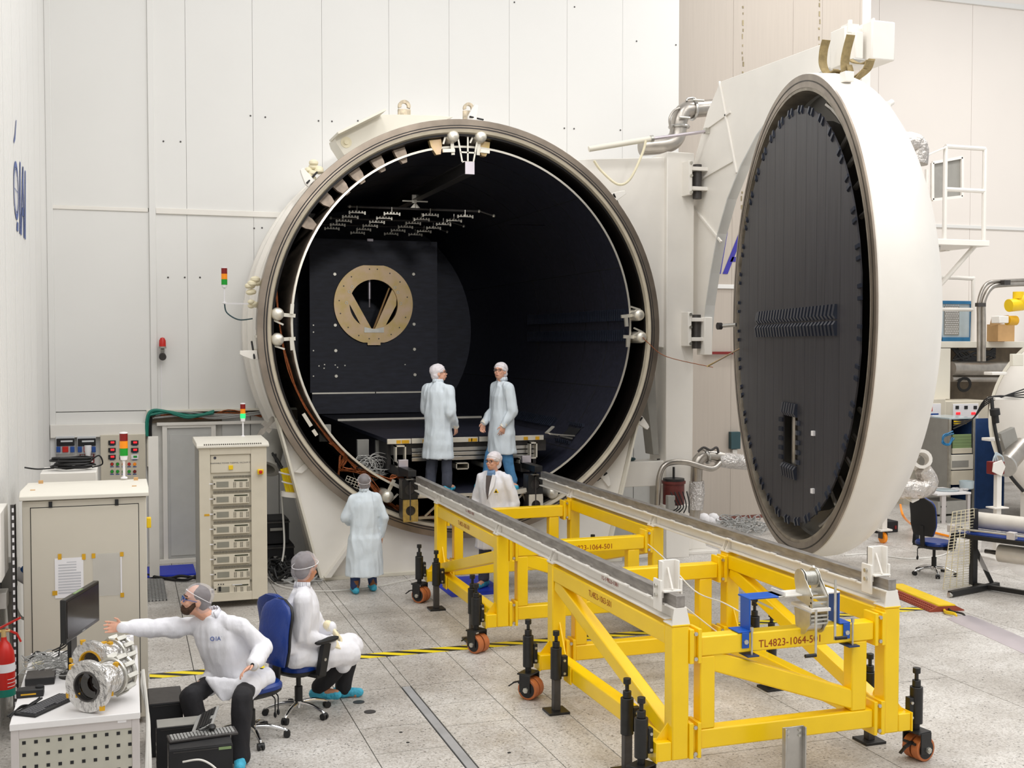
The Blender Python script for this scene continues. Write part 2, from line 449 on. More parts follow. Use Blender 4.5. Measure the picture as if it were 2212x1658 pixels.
# faded wall sign on the left wall (globe and letters)
def wall_mark(parent, org, xd, up, h, mt):
    org, xd, up = V(org), V(xd).normalized(), V(up).normalized(); n = xd.cross(up)
    m = B(); P = lambda a, b: org + xd*a*h + up*b*h + n*.003
    def quad(pts): m.add([P(*q) for q in pts], [tuple(range(len(pts)))])
    # ring of the globe
    K = 40
    for R0, R1, ax in ((.40, .5, 1), (.36, .375, .55), (.36, .375, 1.0)):
        for i in range(K):
            a, b = 2*PI*i/K, 2*PI*(i+1)/K
            quad([(-.55+R0*cos(a)*ax, R0*sin(a)), (-.55+R1*cos(a)*ax, R1*sin(a)), (-.55+R1*cos(b)*ax, R1*sin(b)), (-.55+R0*cos(b)*ax, R0*sin(b))])
    quad([(-.9, -.008), (-.2, -.008), (-.2, .008), (-.9, .008)]); quad([(-.558, -.36), (-.542, -.36), (-.542, .36), (-.558, .36)])
    quad([(-.62, -.68), (-.28, -.68), (-.24, -.52), (-.5, -.52)])
    # letters I A I, leaning
    sh = lambda x, y: (x + y*.18, y)
    def q2(pts): quad([sh(*q) for q in pts])
    q2([(.12, -.68), (.3, -.68), (.3, .62), (.12, .62)])
    q2([(.36, -.68), (.54, -.68), (.86, .62), (.7, .62)]); q2([(.98, -.68), (1.16, -.68), (.9, .62), (.76, .62)]); q2([(.55, -.3), (1.0, -.3), (.98, -.15), (.6, -.15)])
    q2([(1.24, -.68), (1.42, -.68), (1.42, .62), (1.24, .62)])
    quad([(-.85, .75), (-.62, .86), (-.3, 1.25), (-.42, 1.22), (-.66, .95), (-.9, .8)])
    return m.build('wall_emblem', mt, parent)
wall_mark(wl, at(41, 420, x=WX+.004), (0, 1, 0), (0, 0, 1), .62, 'blue_logo_wall')

# --- back wall with a round opening for the vessel
RH = 2.99
wb = struct(B().box(WX-.1, 1.4, WY+.06, WY+.12, 0, 13).build('wall_back', 'wall_backing'))
def strip(parent, x0, x1, z0, z1, y0, y1, name, mt, bev=0):
    """a wall panel between x0..x1, z0..z1, leaving the vessel's circle free"""
    n = 10; xs = [x0 + (x1-x0)*i/n for i in range(n+1)]
    hc = [math.sqrt(max(0, RH**2 - (x-CX)**2)) for x in xs]
    out = []
    if max(hc) == 0 or z0 > CZ+max(hc) or z1 < CZ-max(hc):
        return B().box(x0, x1, y0, y1, z0, z1).build(name, mt, parent)
    for top in (1, 0):
        pts = []
        if top:
            lo = [max(z0, CZ+h) for h in hc]
            if all(l >= z1 for l in lo): continue
            pts = [(x, min(z1, l)) for x, l in zip(xs, lo)] + [(x1, z1), (x0, z1)]
        else:
            hi = [min(z1, CZ-h) if h > 0 else min(z1, CZ) for h in hc]
            if z0 >= max(hi): continue
            pts = [(x0, z0), (x1, z0)] + [(x, max(z0, l)) for x, l in zip(xs[::-1], hi[::-1])]
        q = []
        for p in pts:
            if not q or (abs(p[0]-q[-1][0]) + abs(p[1]-q[-1][1])) > 1e-4: q.append(p)
        if len(q) > 2: out.append(B().prism([(a, y0, b) for a, b in q], (0, y1-y0, 0)).build(name, mt, parent))
    return out
seam = [WX, .37, .928, 1.937, 3.019, 4.105, 5.114, 6.158, 7.196, 8.227, 9.31]
g = .0022
for a, b in zip(seam, seam[1:]):
    for z0, z1 in ((2.36, 5.39), (5.44, 13)):
        strip(wb, a+g, b-g, z0+g, z1-g, WY, WY+.05, 'panel', 'wall_white')
for a, b in zip(seam[3:], seam[4:]):                 # backing behind the panel joints, right of the doorway
    strip(wb, a, b, 0, 13, WY+.06, WY+.1, 'backing', 'wall_backing')
strip(wb, 1.4, seam[3], 0, 13, WY+.06, WY+.1, 'backing', 'wall_backing')
B().box(WX+g, .30, WY, WY+.05, 0, 2.35).build('panel', 'wall_white', wb)
B().box(WX, .36, WY-.02, WY+.02, 5.38, 5.44).build('rail_trim', 'white_paint', wb, .008)
B().box(.47, 2.9, WY-.03, WY+.02, 5.36, 5.45).build('rail_trim', 'white_paint', wb, .008)
B().box(.37, .47, WY-.035, WY+.01, 2.36, 13).build('joint_cover', 'wall_white', wb, .008)
B().box(WX, WX+.09, WY-.05, WY, 0, 13).build('corner_post', 'wall_white', wb, .008)
# lower grey lining behind racks and under the vessel
for i in range(18):
    x = 1.42 + .44*i
    strip(wb, x+.006, x+.434, 0, 2.30, WY+.0, WY+.05, 'lining_board', 'wall_grey')
# cable niche frame over the doorway
m = B(); m.box(.30, 2.6, WY-.06, WY+.02, 2.33, 2.365); m.box(.30, .335, WY-.06, WY+.02, 1.5, 2.33); m.build('cable_niche_frame', 'cream_paint', wb, .004)
B().box(.34, 2.6, WY+.02, WY+.055, 2.16, 2.34).build('cable_niche_back', 'concrete_dark', wb)
B().box(.45, 2.6, WY-.05, WY+.03, 2.12, 2.17).build('cable_shelf', 'white_paint', wb, .004)
# wall dots (fixings) that can be told apart
mm = B().cyl((0,0,0), (0,-.006,0), .014, n=8).build('fixing', 'gunmetal', wb, local=True)
fx = [(353,305),(390,306),(541,250),(573,253),(688,261),(717,262),(773,261),(549,493),(566,492),(363,599),(399,599),(432,599),(1219,277),(1240,278),(1340,281),(1375,89),(1460,97),(1111,5),(1241,15)]
for i, (u, v_) in enumerate(fx):
    q = at(u, v_, y=WY); M_ = Matrix.Translation(q - ORG[wb].translation)
    if i == 0: mm.matrix_local = M_
    else: copy_of(mm, M_)

# doorway with a white leaf
d1 = struct(thing('door_1', 'plain white door in the back wall behind the racks', 'door', (.93, WY, 0)))
m = B(); m.box(.53, .60, WY-.03, WY+.06, 0, 2.17); m.box(1.26, 1.33, WY-.03, WY+.06, 0, 2.17); m.box(.60, 1.26, WY-.03, WY+.06, 2.08, 2.17); m.build('door_frame', 'white_paint', d1, .004)
B().box(.60, 1.26, WY+.0, WY+.045, .02, 2.08).build('door_leaf', 'wall_grey', d1, .003)
B().box(.64, 1.22, WY-.012, WY+.0, .1, 1.98).build('door_panel', 'wall_grey', d1, .003)
m = B(); m.box(1.02, 1.14, WY-.03, WY-.01, 1.9, 1.925); m.build('door_closer', 'black_plastic', d1)
B().box(.45, 1.42, WY-.12, WY-.03, 0, .06).build('threshold', 'white_paint', d1, .003)
# free-standing white side panel beside the doorway
tag(B().box(.30, .44, 17.3, 17.34, .02, 2.05).build('wall_lining_panel', 'white_paint', None, .003), 'narrow white upright panel left of the doorway, behind the big beige cabinet', 'panel')

# --- tan recess wall (further back) and right wall
TY, RY = 19.6, 22.6
wt = struct(B().box(9.2, 14.1, TY+.05, TY+.12, 0, 13).build('wall_recess', 'wall_backing'))
txs = [9.25, 9.86, 11.0, 12.3, 12.95, 13.84]
for a, b in zip(txs, txs[1:]):
    for z0, z1 in ((.06, 4.42), (4.5, 13)): B().box(a+g, b-g, TY, TY+.04, z0+g, z1-g).build('panel', 'wall_tan', wt)
B().box(9.25, 13.84, TY-.03, TY+.02, 4.42, 4.5).build('rail_trim', 'wall_white', wt, .006)
B().box(9.25, 13.84, TY-.01, TY+.04, 0, .06).build('skirting', 'skirting', wt)
for u in (1605, 1770):
    q = at(u, 60, y=TY); m = B()
    for i in range(60): m.cbox((q.x+random.uniform(-.015,.015), TY-.004, 4.6+i*.14+random.uniform(-.05,.05)), random.uniform(.015,.03), .008, random.uniform(.03,.1))
    o = m.build('sealant_bead', 'rail_rust', wt); o['kind'] = 'stuff'
wall_mark(wt, at(1548, 543, y=TY-.004) - V((.02,0,0)), (1, 0, 0), (0, 0, 1), .62, 'blue_logo')
wr = struct(B().box(11.0, 26, RY+.05, RY+.12, 0, 14).build('wall_right', 'wall_backing'))
for x in (11.24, 13.84+.0, 16.44, 19.04, 21.64):
    for z0, z1 in ((0, 6.1), (6.16, 14)): B().box(x+.004, x+2.596, RY, RY+.04, z0+.004, z1-.004).build('panel', 'wall_right', wr)
B().box(13.84, 26, RY-.04, RY+.01, 6.09, 6.17).build('rail_trim', 'wall_white', wr, .01)
q = at(2120, 8, y=RY); B().box(13.84, 26, RY-.06, RY+.01, q.z-.05, q.z+.07).build('rail_trim', 'wall_white', wr, .01)
struct(B().box(13.81, 13.86, TY-.005, RY-.05, 0, 13).build('wall_return', 'wall_tan'))
# striped floor tape, two runs with a gap under the cart
def tape(x0, x1, yc, label):
    o = B().box(-(x1-x0)/2, (x1-x0)/2, -.09, .09, 0, .002).build('hazard_tape', 'hazard_tape')
    o.location = ((x0+x1)/2, yc, .0012); tag(o, label, 'floor tape'); return o
tape(.2, 1.35, 12.2, 'black and yellow striped floor tape left of the seated people')
tape(1.9, 4.62, 12.25, 'black and yellow striped floor tape running from the second chair to the near cart')
tape(4.9, 9.6, 12.22, 'black and yellow striped floor tape passing under the rails on the right')
# ================================================================ thermal vacuum chamber
ch = thing('vacuum_chamber', 'huge round white vacuum chamber with its open mouth facing the hall', 'vacuum chamber', (CX, YF+.6, 0))
AX = (0, 1, 0)
def ringp(name, prof, mt, n=128, bevel=0, ang=30): return B().lathe(prof, (CX, YF, CZ), AX, n, closed=True).build(name, mt, ch, bevel, ang=ang)
# outer shell with stiffening steps
ringp('vessel_shell', [(2.88,.2),(2.96,.2),(2.96,.5),(3.02,.5),(3.02,.62),(3.0,.62),(3.0,1.3),(3.07,1.3),(3.07,1.42),(3.01,1.42),(3.01,1.95),(3.08,1.95),(3.08,2.12),(3.01,2.12),(3.01,9.3),(2.88,9.3)], 'white_paint')
ringp('vessel_liner', [(2.83,.06),(2.86,.06),(2.86,9.2),(2.83,9.2)], 'liner')
B().lathe([(.01,9.25),(2.9,9.25),(2.9,9.3),(.01,9.3)], (CX, YF, CZ), AX, 64).build('vessel_end', 'liner', ch)
# mouth flange: steel face, seal grooves, bright inner lip
ringp('flange', [(2.975,0),(3.065,.0),(3.065,.2),(2.9,.2),(2.9,.004)], 'flange_steel', bevel=.004)
ringp('flange_face', [(2.92,-.004),(2.966,-.004),(2.966,.1),(2.92,.1)], 'flange_steel')
ringp('seal_ring', [(2.964,-.003),(2.979,-.003),(2.979,.05),(2.964,.05)], 'soft_black')
ringp('seal_ring', [(2.931,-.007),(2.945,-.007),(2.945,.03),(2.931,.03)], 'soft_black')
ringp('flange_lip', [(2.88,.012),(2.92,-.002),(2.92,.1),(2.84,.16),(2.84,.12)], 'flange_lip')
# inner black shroud
SR, SY = 2.62, YF+.22
SX, SZ = 4.855, 3.67                    # the shroud hangs a little off the vessel axis
def ringp2(name, prof, mt, n=128): return B().lathe(prof, (SX, YF, SZ), AX, n, closed=True).build(name, mt, ch, ang=30)
ringp2('shroud', [(SR-.02,.22),(SR,.22),(SR,9.0),(SR-.02,9.0)], 'shroud_black')
ringp2('shroud_back_face', [(SR,.235),(SR+.012,.235),(SR+.012,9.0),(SR,9.0)], 'shroud_out')
ringp2('shroud_edge', [(SR-.022,.21),(SR+.008,.21),(SR+.008,.222),(SR-.022,.222)], 'edge_silver')
B().lathe([(.01,8.9),(SR-.02,8.9),(SR-.02,8.95),(.01,8.95)], (SX, YF, SZ), AX, 64).build('shroud_end', 'shroud_black', ch)
# long joint lines of shroud panels
for a in (rad(20), rad(-22), rad(-48), rad(48), rad(118), rad(150)):
    q = lambda y: V((SX + (SR-.021)*cos(a), y, SZ + (SR-.021)*sin(a)))
    B().bar(q(SY+.05), q(YF+8.8), .012, .006, V((cos(a),0,sin(a)))).build('panel_joint', 'soft_black', ch)
for yy in (1.05, 2.0, 3.1, 4.3):
    B().lathe([(SR-.024, yy), (SR-.0205, yy), (SR-.0205, yy+.016), (SR-.024, yy+.016)], (SX, YF, SZ), AX, 72, closed=True).build('panel_joint', 'soft_black', ch)
# thin fins in two rows along the right flank of the shroud
def pol(r, a, y): return V((SX + r*cos(a), YF + y, SZ + r*sin(a)))
f0 = B().box(-.055, .0, -.012, .012, -.09, .09).build('shroud_fin', 'fin_black', ch, local=True)
first = True
for row in (.062, -.062):
    for i in range(64):
        p = pol(SR-.022, row, .33+.072*i)
        M_ = Matrix.Translation(p - ORG[ch].translation) @ Matrix.Rotation(rad(24), 4, 'Z')
        if first: f0.matrix_local = M_; first = False
        else: copy_of(f0, M_)
for i in range(26):
    p = pol(SR-.022, rad(-39), 2.0+.09*i); copy_of(f0, Matrix.Translation(p - ORG[ch].translation) @ Matrix.Rotation(rad(39), 4, 'Y') @ Matrix.Rotation(rad(24), 4, 'Z'))
# small service hatch low in the shroud with its lid held open by a strut
ha = rad(-42)
def hp(s, y, r=SR-.03): return pol(r, ha + s/SR, y)
B().add([hp(-.12,.75), hp(.12,.75), hp(.12,1.25), hp(-.12,1.25)], [(0,1,2,3)]).build('hatch_opening', 'soft_black', ch)
m = B()
for s in (-.15, .15):
    for k in range(7): m.cbox(hp(s*1.2, .72+k*.09, SR-.045), .05, .03, .05)
o = m.build('hatch_fins', 'fin_black', ch); o['kind'] = 'stuff'
m = B(); m.bar(hp(-.1,.72,SR-.05), at(1183,935,y=16.6), .02, .02); m.bar(hp(-.04,.72,SR-.05), at(1188,937,y=16.6), .02, .02); m.build('hatch_strut', 'edge_silver', ch)
B().bar(at(1180,935,y=16.6), at(1195,921,y=16.7), .05, .02).build('hatch_lid', 'edge_silver', ch)
# overhead rail inside
m = B()
rz_ = 6.02
m.box(CX-.075, CX+.075, YF+.0, YF+7.2, rz_-.0, rz_+.012); m.box(CX-.075, CX+.075, YF+.0, YF+7.2, rz_-.17, rz_-.158); m.box(CX-.008, CX+.008, YF+.0, YF+7.2, rz_-.16, rz_)
m.build('overhead_rail', 'gunmetal', ch)
B().box(CX-.07, CX+.07, YF-.012, YF, rz_-.17, rz_+.01).build('rail_end_plate', 'aluminium', ch)
# trapezoid rail hanger frame at the top of the mouth
m = B()
T = lambda x, z: V((CX + x, YF+.1, z))
zt, zb = CZ+2.84, CZ+2.46
for x0, x1 in ((-.155, -.085), (.155, .085), (0, 0)): m.bar(T(x0, zt), T(x1, zb), .022, .022, (0,1,0))
for z in (zt, zt-.24, zb): 
    k = .155 - .07*(zt-z)/(zt-zb); m.bar(T(-k, z), T(k, z), .022, .022, (0,1,0))
m.box(CX-.02, CX+.02, YF+.06, YF+.12, rz_, zb); m.build('rail_hanger', 'edge_silver', ch)
# pipe headers with domed ends, in pairs round the annulus
for u, v_ in ((980,293),(1040,294),(600,678),(600,733),(1382,680),(1387,728),(838,1073),(1195,1065)):
    p = at(u, v_, y=YF+.02)
    m = B(); m.lathe([(.0,-.035),(.04,-.03),(.075,-.012),(.09,.02),(.092,.05),(.092,.42),(0,.42)], p, AX, 24); hd = m.build('pipe_header', 'edge_silver', ch)
    d = V((p.x-CX, 0, p.z-CZ)).normalized(); t = V((-d.z, 0, d.x))
    m = B(); m.bar(p - d*.09 + V((0,.12,0)), p - d*.26 + V((0,.12,0)), .05, .03, AX); m.bar(p + d*.06 + t*.08 + V((0,.1,0)), p - d*.1 + t*.14 + V((0,.1,0)), .025, .025, AX)
    m.bar(p - d*.2 + t*-.02 + V((0,.08,0)), p - d*.2 + t*.16*(1 if v_ % 2 else -1) + V((0,.08,0)), .05, .04, AX)
    m.build('header_bracket', 'edge_silver', ch)
# shroud support brackets seen in the upper left gap
for i, a in enumerate((rad(99.5), rad(84), rad(110), rad(117.5), rad(125), rad(131), rad(137), rad(146))):
    d = V((cos(a), 0, sin(a))); t = V((-d.z, 0, d.x)); p = V((CX, YF+.2+.12*(i > 1)+.03*i, CZ))
    m = B(); m.prism([p+d*2.82-t*.09, p+d*2.82+t*.09, p+d*2.73+t*.08, p+d*2.6+t*.02, p+d*2.6-t*.05, p+d*2.73-t*.09], (0, .1, 0)); m.build('shroud_bracket', 'brass_zinc' if i < 2 else 'shroud_out', ch)
# saddle: front web, foot plate, ribs
SYF = 16.41
def arc(r, a0, a1, n=20): return [(CX + r*cos(a0+(a1-a0)*i/n), CZ + r*sin(a0+(a1-a0)*i/n)) for i in range(n+1)]
pl = [(2.62, .05), (7.02, .05)] + [(7.5, 2.25)] + arc(2.94, rad(-26), rad(-154)) + [(1.93, 3.0)]
pl = [(2.62,.05),(7.0,.05),(7.55,2.3)] + arc(2.93, rad(-25), rad(-180), 30) + [(1.72, 3.58), (2.0, 2.5)]
B().prism([(x, SYF, z) for x, z in pl], (0, .05, 0)).build('saddle_web', 'white_paint', ch)
B().box(2.35, 7.3, SYF-.05, SYF+1.2, 0, .05).build('saddle_foot', 'cream_paint', ch, .004)
for a, b in (((2.0, SYF-.06, 2.45), (2.62, SYF-.06, .05)), ((1.76, SYF-.06, 3.5), (2.0, SYF-.06, 2.45))):
    B().bar(V(a)+V((-.015,.1,0)), V(b)+V((-.015,.1,0)), .32, .03, (1,0,.3)).build('saddle_edge_plate', 'cream_paint', ch)
B().bar((7.57, SYF+.05, 2.3), (7.02, SYF+.05, .05), .32, .03, (1,0,.3)).build('saddle_edge_plate', 'cream_paint', ch)
B().prism([(2.66,SYF,.06),(3.35,SYF,.95),(3.37,SYF-.0,.93),(2.74,SYF-.0,.06)], (0,-.16,0)).build('saddle_rib', 'white_paint', ch)
B().prism([(2.62,SYF+1.1,.05),(7.0,SYF+1.1,.05),(7.4,SYF+1.1,1.6)] + [(x, SYF+1.1, z) for x, z in arc(2.9, rad(-40), rad(-140), 20)] + [(2.3,SYF+1.1,1.6)], (0,.05,0)).build('saddle_web', 'white_paint', ch)
# big ivory side bracket on the upper left of the vessel
pb = [(723,297),(727,310),(745,338),(760,338),(980,252),(930,248),(822,247)]
m = B().prism([at(u, v_, y=YF+.45) for u, v_ in pb], (0, .5, 0)); m.build('lifting_bracket', 'cream_paint', ch, .006)
m = B().bar(at(721,296,y=YF+.4), at(822,246,y=YF+.4), .7, .03, (0,0,1)); m.build('bracket_cap', 'cream_paint', ch)
q = at(748,307,y=YF+.44); B().lathe([(0,-.03),(.035,-.03),(.035,0),(.08,0),(.08,.04)], q, AX, 20).build('bracket_pin', 'ivory', ch)
# lifting lugs
def lug(u, v_, Y, s, mt='lug_stained'):
    p = at(u, v_, y=Y); m = B(); n = 22
    for i in range(n):
        a, b = -.3 + (PI+.6)*i/n, -.3 + (PI+.6)*(i+1)/n
        m.prism([p+V((.075*s*cos(a),0,.075*s*sin(a))), p+V((.15*s*cos(a),0,.15*s*sin(a))), p+V((.15*s*cos(b),0,.15*s*sin(b))), p+V((.075*s*cos(b),0,.075*s*sin(b)))], (0,.06,0))
    m.box(p.x-.15*s, p.x+.15*s, p.y, p.y+.06, p.z-.3*s, p.z-.07*s)
    return m.build('lifting_lug', mt, ch)
lug(874, 229, YF+.7, .62); lug(1013, 233, YF+.7, .55)
# swing clamps round the flange
def clamp(a, s=1):
    d = V((cos(a), 0, sin(a))); t = V((-d.z, 0, d.x)); p = V((CX, YF+.1, CZ)) + d*3.07
    m = B(); m.prism([p-t*.03, p+t*.1, p+d*.06+t*.1, p+d*.2*s+t*.03, p+d*.24*s, p+d*.23*s-t*.05, p+d*.1-t*.04], (0,.06,0)); k = m.build('flange_clamp', 'white_paint', ch, .006)
    B().cyl(p+d*.05+t*.08+V((0,-.02,0)), p+d*.05-t*.16+V((0,.1,0)), .014, n=8).build('clamp_bolt', 'black_plastic', k)
    B().box(p.x-.04, p.x+.04, p.y+.07, p.y+.14, p.z-.03, p.z+.05).build('clamp_block', 'cream_paint', k, .004)
for a in (rad(88), rad(137.5), rad(40.5), rad(-27), rad(-46), rad(186)): clamp(a)
# ivory rag-wrapped valves on the left side
for u, v_, s in ((548,608,.07),(543,622,.06),(549,655,.05),(668,375,.06),(683,360,.07)):
    p = at(u, v_, y=YF+.25); m = B()
    for k in range(4): m.ell(p+V((random.uniform(-.05,.05),random.uniform(-.04,.04),random.uniform(-.06,.06))), s, s*.8, s*.7, 10)
    m.build('wrapped_valve', 'ivory', ch)
for u0, v0 in ((628,975),(640,985),(651,1002)):
    p = at(u0, v0, y=YF+.3); m = B().ell(p, .05, .05, .06, 10); m.cyl(p, p+V((.04,-.02,-.09)), .028, n=10); m.build('sensor_head', 'ivory', ch)
m = B(); p = at(655,1010,y=YF+.1); m.prism([p+V((-.12,0,-.06)), p+V((.02,0,.06)), p+V((.09,0,.04)), p+V((.06,0,-.02)), p+V((-.02,0,-.08))], (0,.07,0)); m.build('valve_handle', 'white_paint', ch, .006)
B().tube([at(633,983,y=YF+.28), at(629,992,y=YF+.2), at(638,1004,y=YF+.2), at(650,1008,y=YF+.2)], .012, 8, 6).build('sensor_cable', 'cable_black', ch)
# support blocks with round cut-outs under the rail ends
def hole_plate(name, x0, x1, z0, z1, y, r, mt, parent):
    m = B(); cx, cz = (x0+x1)/2, (z0+z1)/2; n = 32
    def edge(a):
        k = max(abs(cos(a))/((x1-x0)/2), abs(sin(a))/((z1-z0)/2)); return (cx + cos(a)/k, cz + sin(a)/k)
    for i in range(n):
        a, b = 2*PI*i/n, 2*PI*(i+1)/n
        e0, e1 = edge(a), edge(b)
        m.prism([(cx+r*cos(a), y, cz+r*sin(a)), (e0[0], y, e0[1]), (e1[0], y, e1[1]), (cx+r*cos(b), y, cz+r*sin(b))], (0,.03,0))
    return m.build(name, mt, parent)
for sx, mt in ((3.83, 'gold_plate'), (5.73, 'edge_silver')):
    yb = 16.0
    hole_plate('rail_block', sx-.11, sx+.12, 1.16, 1.44, yb, .075, 'black_paint', ch)
    hole_plate('rail_block', sx-.1, sx+.12, .84, 1.155, yb-.01, .07, mt, ch)
    m = B(); m.box(sx-.1, sx+.1, yb+.03, yb+.25, 1.16, 1.44); m.build('block_body', 'gunmetal', ch)
    m = B(); m.box(sx-.1, sx+.1, yb+.03, yb+.25, .9, 1.15); m.cyl((sx+.005,yb-.004,.86),(sx+.005,yb-.004,1.42),.012,n=8); m.build('block_body', 'gunmetal', ch)
    m = B(); m.cyl((sx,yb+.02,1.44),(sx,yb+.02,1.52),.014,n=8); m.box(sx-.05,sx+.05,yb-.02,yb+.06,1.44,1.455); m.build('block_stud', 'zinc', ch)
    m = B(); m.box(sx-.06, sx+.06, yb-.15, yb+.5, 1.5, 1.59); m.box(sx-.02, sx+.02, yb+.0, yb+.12, 1.4, 1.52); m.build('dock_rail', 'black_paint', ch, .004)
    m = B(); m.box(sx-.07, sx+.07, yb+.38, yb+.46, 1.585, 1.69); m.build('dock_stop', 'aluminium', ch, .004)
    B().box(sx-.07, sx+.07, yb+.45, yb+6, 1.44, 1.56).build('inner_rail', 'gunmetal', ch)
# walking deck just inside the mouth with its truss
B().box(3.98, 5.66, 16.16, 18.4, 1.16, 1.19).build('deck_plate', 'shroud_black', ch)
m = B(); m.box(3.98, 5.66, 16.14, 16.165, 1.15, 1.195); m.build('deck_edge', 'edge_silver', ch)
m = B()
for i in range(4):
    x = 4.1+.4*i; m.bar((x, 16.2, .88), (x+.3, 16.2, 1.14), .03, .03, AX); m.bar((x+.3, 16.2, 1.14), (x+.4, 16.2, .88), .025, .025, AX)
m.bar((4.0,16.2,.86),(5.66,16.2,.86),.04,.04); m.build('deck_truss', 'steel', ch)
# steel channel between block and cart
for sx, k in ((3.98, 1), (5.6, -1)):
    m = B(); m.bar((sx,16.05,1.22),(sx+.28*k,16.0,1.18),.05,.06); m.bar((sx+.26*k,16.0,1.19),(sx+.55*k,16.0,1.0),.05,.06); m.build('deck_bracket', 'edge_silver', ch)
# copper looms lying in the annulus
def loom(pts, n, spread, name='copper_loom', mt='copper', r=.008, par=ch):
    m = B()
    for i in range(n):
        m.tube([V(p) + V((random.uniform(-1,1), random.uniform(-1,1), random.uniform(-1,1)))*spread for p in pts], r, 5, 4)
    o = m.build(name, mt, par); o['kind'] = 'stuff'; return o
yy = YF+.3
P3 = lambda l, y=None: [at(u, v_, y=(yy if y is None else y)) for u, v_ in l]
loom(P3([(590,560),(605,700),(625,800),(660,880),(720,960),(770,1010)]), 7, .02)
loom(P3([(715,955),(745,985),(735,1010),(760,1015),(790,1022),(850,1040)]), 7, .035)
loom(P3([(845,1035),(852,1028),(868,1033),(880,1052),(885,1080)]), 12, .03)
loom(P3([(780,1015),(810,1060),(850,1100),(890,1120),(935,1118)]), 14, .06)
loom(P3([(860,1095),(900,1122),(960,1128)], YF+.12), 14, .05)
loom(P3([(735,985),(733,1010),(730,1040),(745,1048)]), 6, .02)
loom(P3([(1185,1105),(1205,1075),(1215,1060)]), 3, .01)
loom(P3([(1290,1005),(1345,955),(1385,860),(1395,780)], YF+.5), 2, .01)
B().tube(P3([(1388,728),(1400,740),(1440,770),(1540,793)], YF-.1), .006, 6, 6).build('thin_copper_wire', 'copper', ch)
m = B()
p = at(765, 1040, y=YF+.2)
for i in range(7): m.bar(p+V((-.1+.045*i,0,.09-.02*i)), p+V((-.16+.045*i,0,-.06-.02*i)), .008, .012, AX)
for i in range(5): m.bar(p+V((-.1-.014*i,0,.09-.036*i)), p+V((.18-.014*i,0,-.03-.036*i)), .008, .012, AX)
m.build('wire_tray', 'edge_silver', ch)
for a, b in (((655,893),(672,920)),((676,928),(684,940)),((948+0,1062),(962,1072))):
    B().bar(at(*a, y=YF+.15), at(*b, y=YF+.15), .05, .03, AX).build('annulus_strip', 'edge_silver', ch)
# loose white wire nest inside the shroud, low left
m = B(); p = at(805,1008,y=17.2)
for i in range(36):
    a = random.uniform(0, PI); R = random.uniform(.08,.2); cc = p+V((random.uniform(-.2,.16),random.uniform(-.15,.15),random.uniform(-.12,.14)))
    M_ = Matrix.Rotation(a,3,'X') @ Matrix.Rotation(random.uniform(0,PI),3,'Z')
    m.tube([cc + M_ @ V((R*cos(t*PI/5), R*.7*sin(t*PI/5), 0)) for t in range(10)], .004, 4, 2, True)
o = m.build('loose_wire_nest', 'cable_white', None); tag(o, 'tangle of thin white wires lying in the lower left of the chamber mouth', 'wires'); o['kind'] = 'stuff'

# ---------------------------------------------------------------- sliding table inside the chamber
tb = thing('test_table', 'black flat table inside the chamber with silver front edge', 'table', (CX, 17.0, 1.3))
TZ = 1.97
for x0, x1 in ((3.66, 5.03), (5.04, 6.40)):
    for y0, y1 in ((16.74, 18.8), (18.81, 20.9), (20.92, 22.7)):
        B().box(x0, x1, y0, y1, TZ-.06, TZ).build('table_panel', 'shroud_black', tb, .004)
B().box(3.66, 6.4, 20.88, 20.93, TZ, TZ+.035).build('table_strip', 'edge_silver', tb)
for x0, x1 in ((3.66, 4.02), (4.03, 4.58), (4.6, 5.06), (5.08, 5.62), (5.64, 6.12)):
    s_ = B().box(x0, x1, 16.70, 16.74, TZ-.075, TZ+.0).build('edge_strip', 'edge_silver', tb, .003)
    for k in range(2):
        xx = random.uniform(x0+.05, x1-.1); B().box(xx, xx+random.uniform(.03,.12), 16.694, 16.7, TZ-.07, TZ-.02).build('tape_patch', 'tape_amber', s_)
m = B(); m.box(3.75, 6.2, 16.82, 17.0, 1.72, 1.9); m.build('cross_beam', 'gunmetal', tb)
for k, z in enumerate((1.62, 1.69, 1.76)): B().box(4.05, 6.0, 16.78, 16.82, z, z+.055).build('front_channel', 'steel', tb, .003)
for x in (4.72, 5.16):
    m = B()
    for (a, b, c_, d_) in ((0,.2,0,.014),(0,.2,.086,.1),(0,.014,0,.1),(.186,.2,0,.1)): m.box(x+a, x+b, 16.72, 17.4, 1.48+c_, 1.48+d_)
    m.build('box_channel', 'edge_silver', tb)
def cframe(x, z, w_, h, y=16.6, t=.02, dy=.12):
    m = B(); m.box(x, x+w_, y, y+dy, z, z+t); m.box(x, x+w_, y, y+dy, z+h-t, z+h); m.box(x, x+t, y, y+dy, z, z+h); m.box(x+w_-t, x+w_, y, y+dy, z, z+h); return m
cframe(3.76, 1.62, .16, .26).build('end_bracket', 'edge_silver', tb); cframe(3.78, 1.47, .11, .13).build('end_bracket', 'edge_silver', tb)
cframe(5.86, 1.62, .12, .25).build('end_bracket', 'edge_silver', tb); cframe(5.68, 1.5, .13, .13).build('end_bracket', 'edge_silver', tb)
m = B(); m.box(3.72, 3.78, 17.0, 22, 1.5, 1.9); m.box(6.05, 6.1, 17.0, 22, 1.5, 1.9); m.build('side_rail', 'gunmetal', tb)
for u, v_ in ((784,967),(702,935),(824,968)):
    p = at(u, v_, y=17.6); B().box(p.x-.09, p.x+.09, 17.58, 17.66, p.z-.13, p.z+.13).build('rail_plate', 'grey_panel', tb, .004)

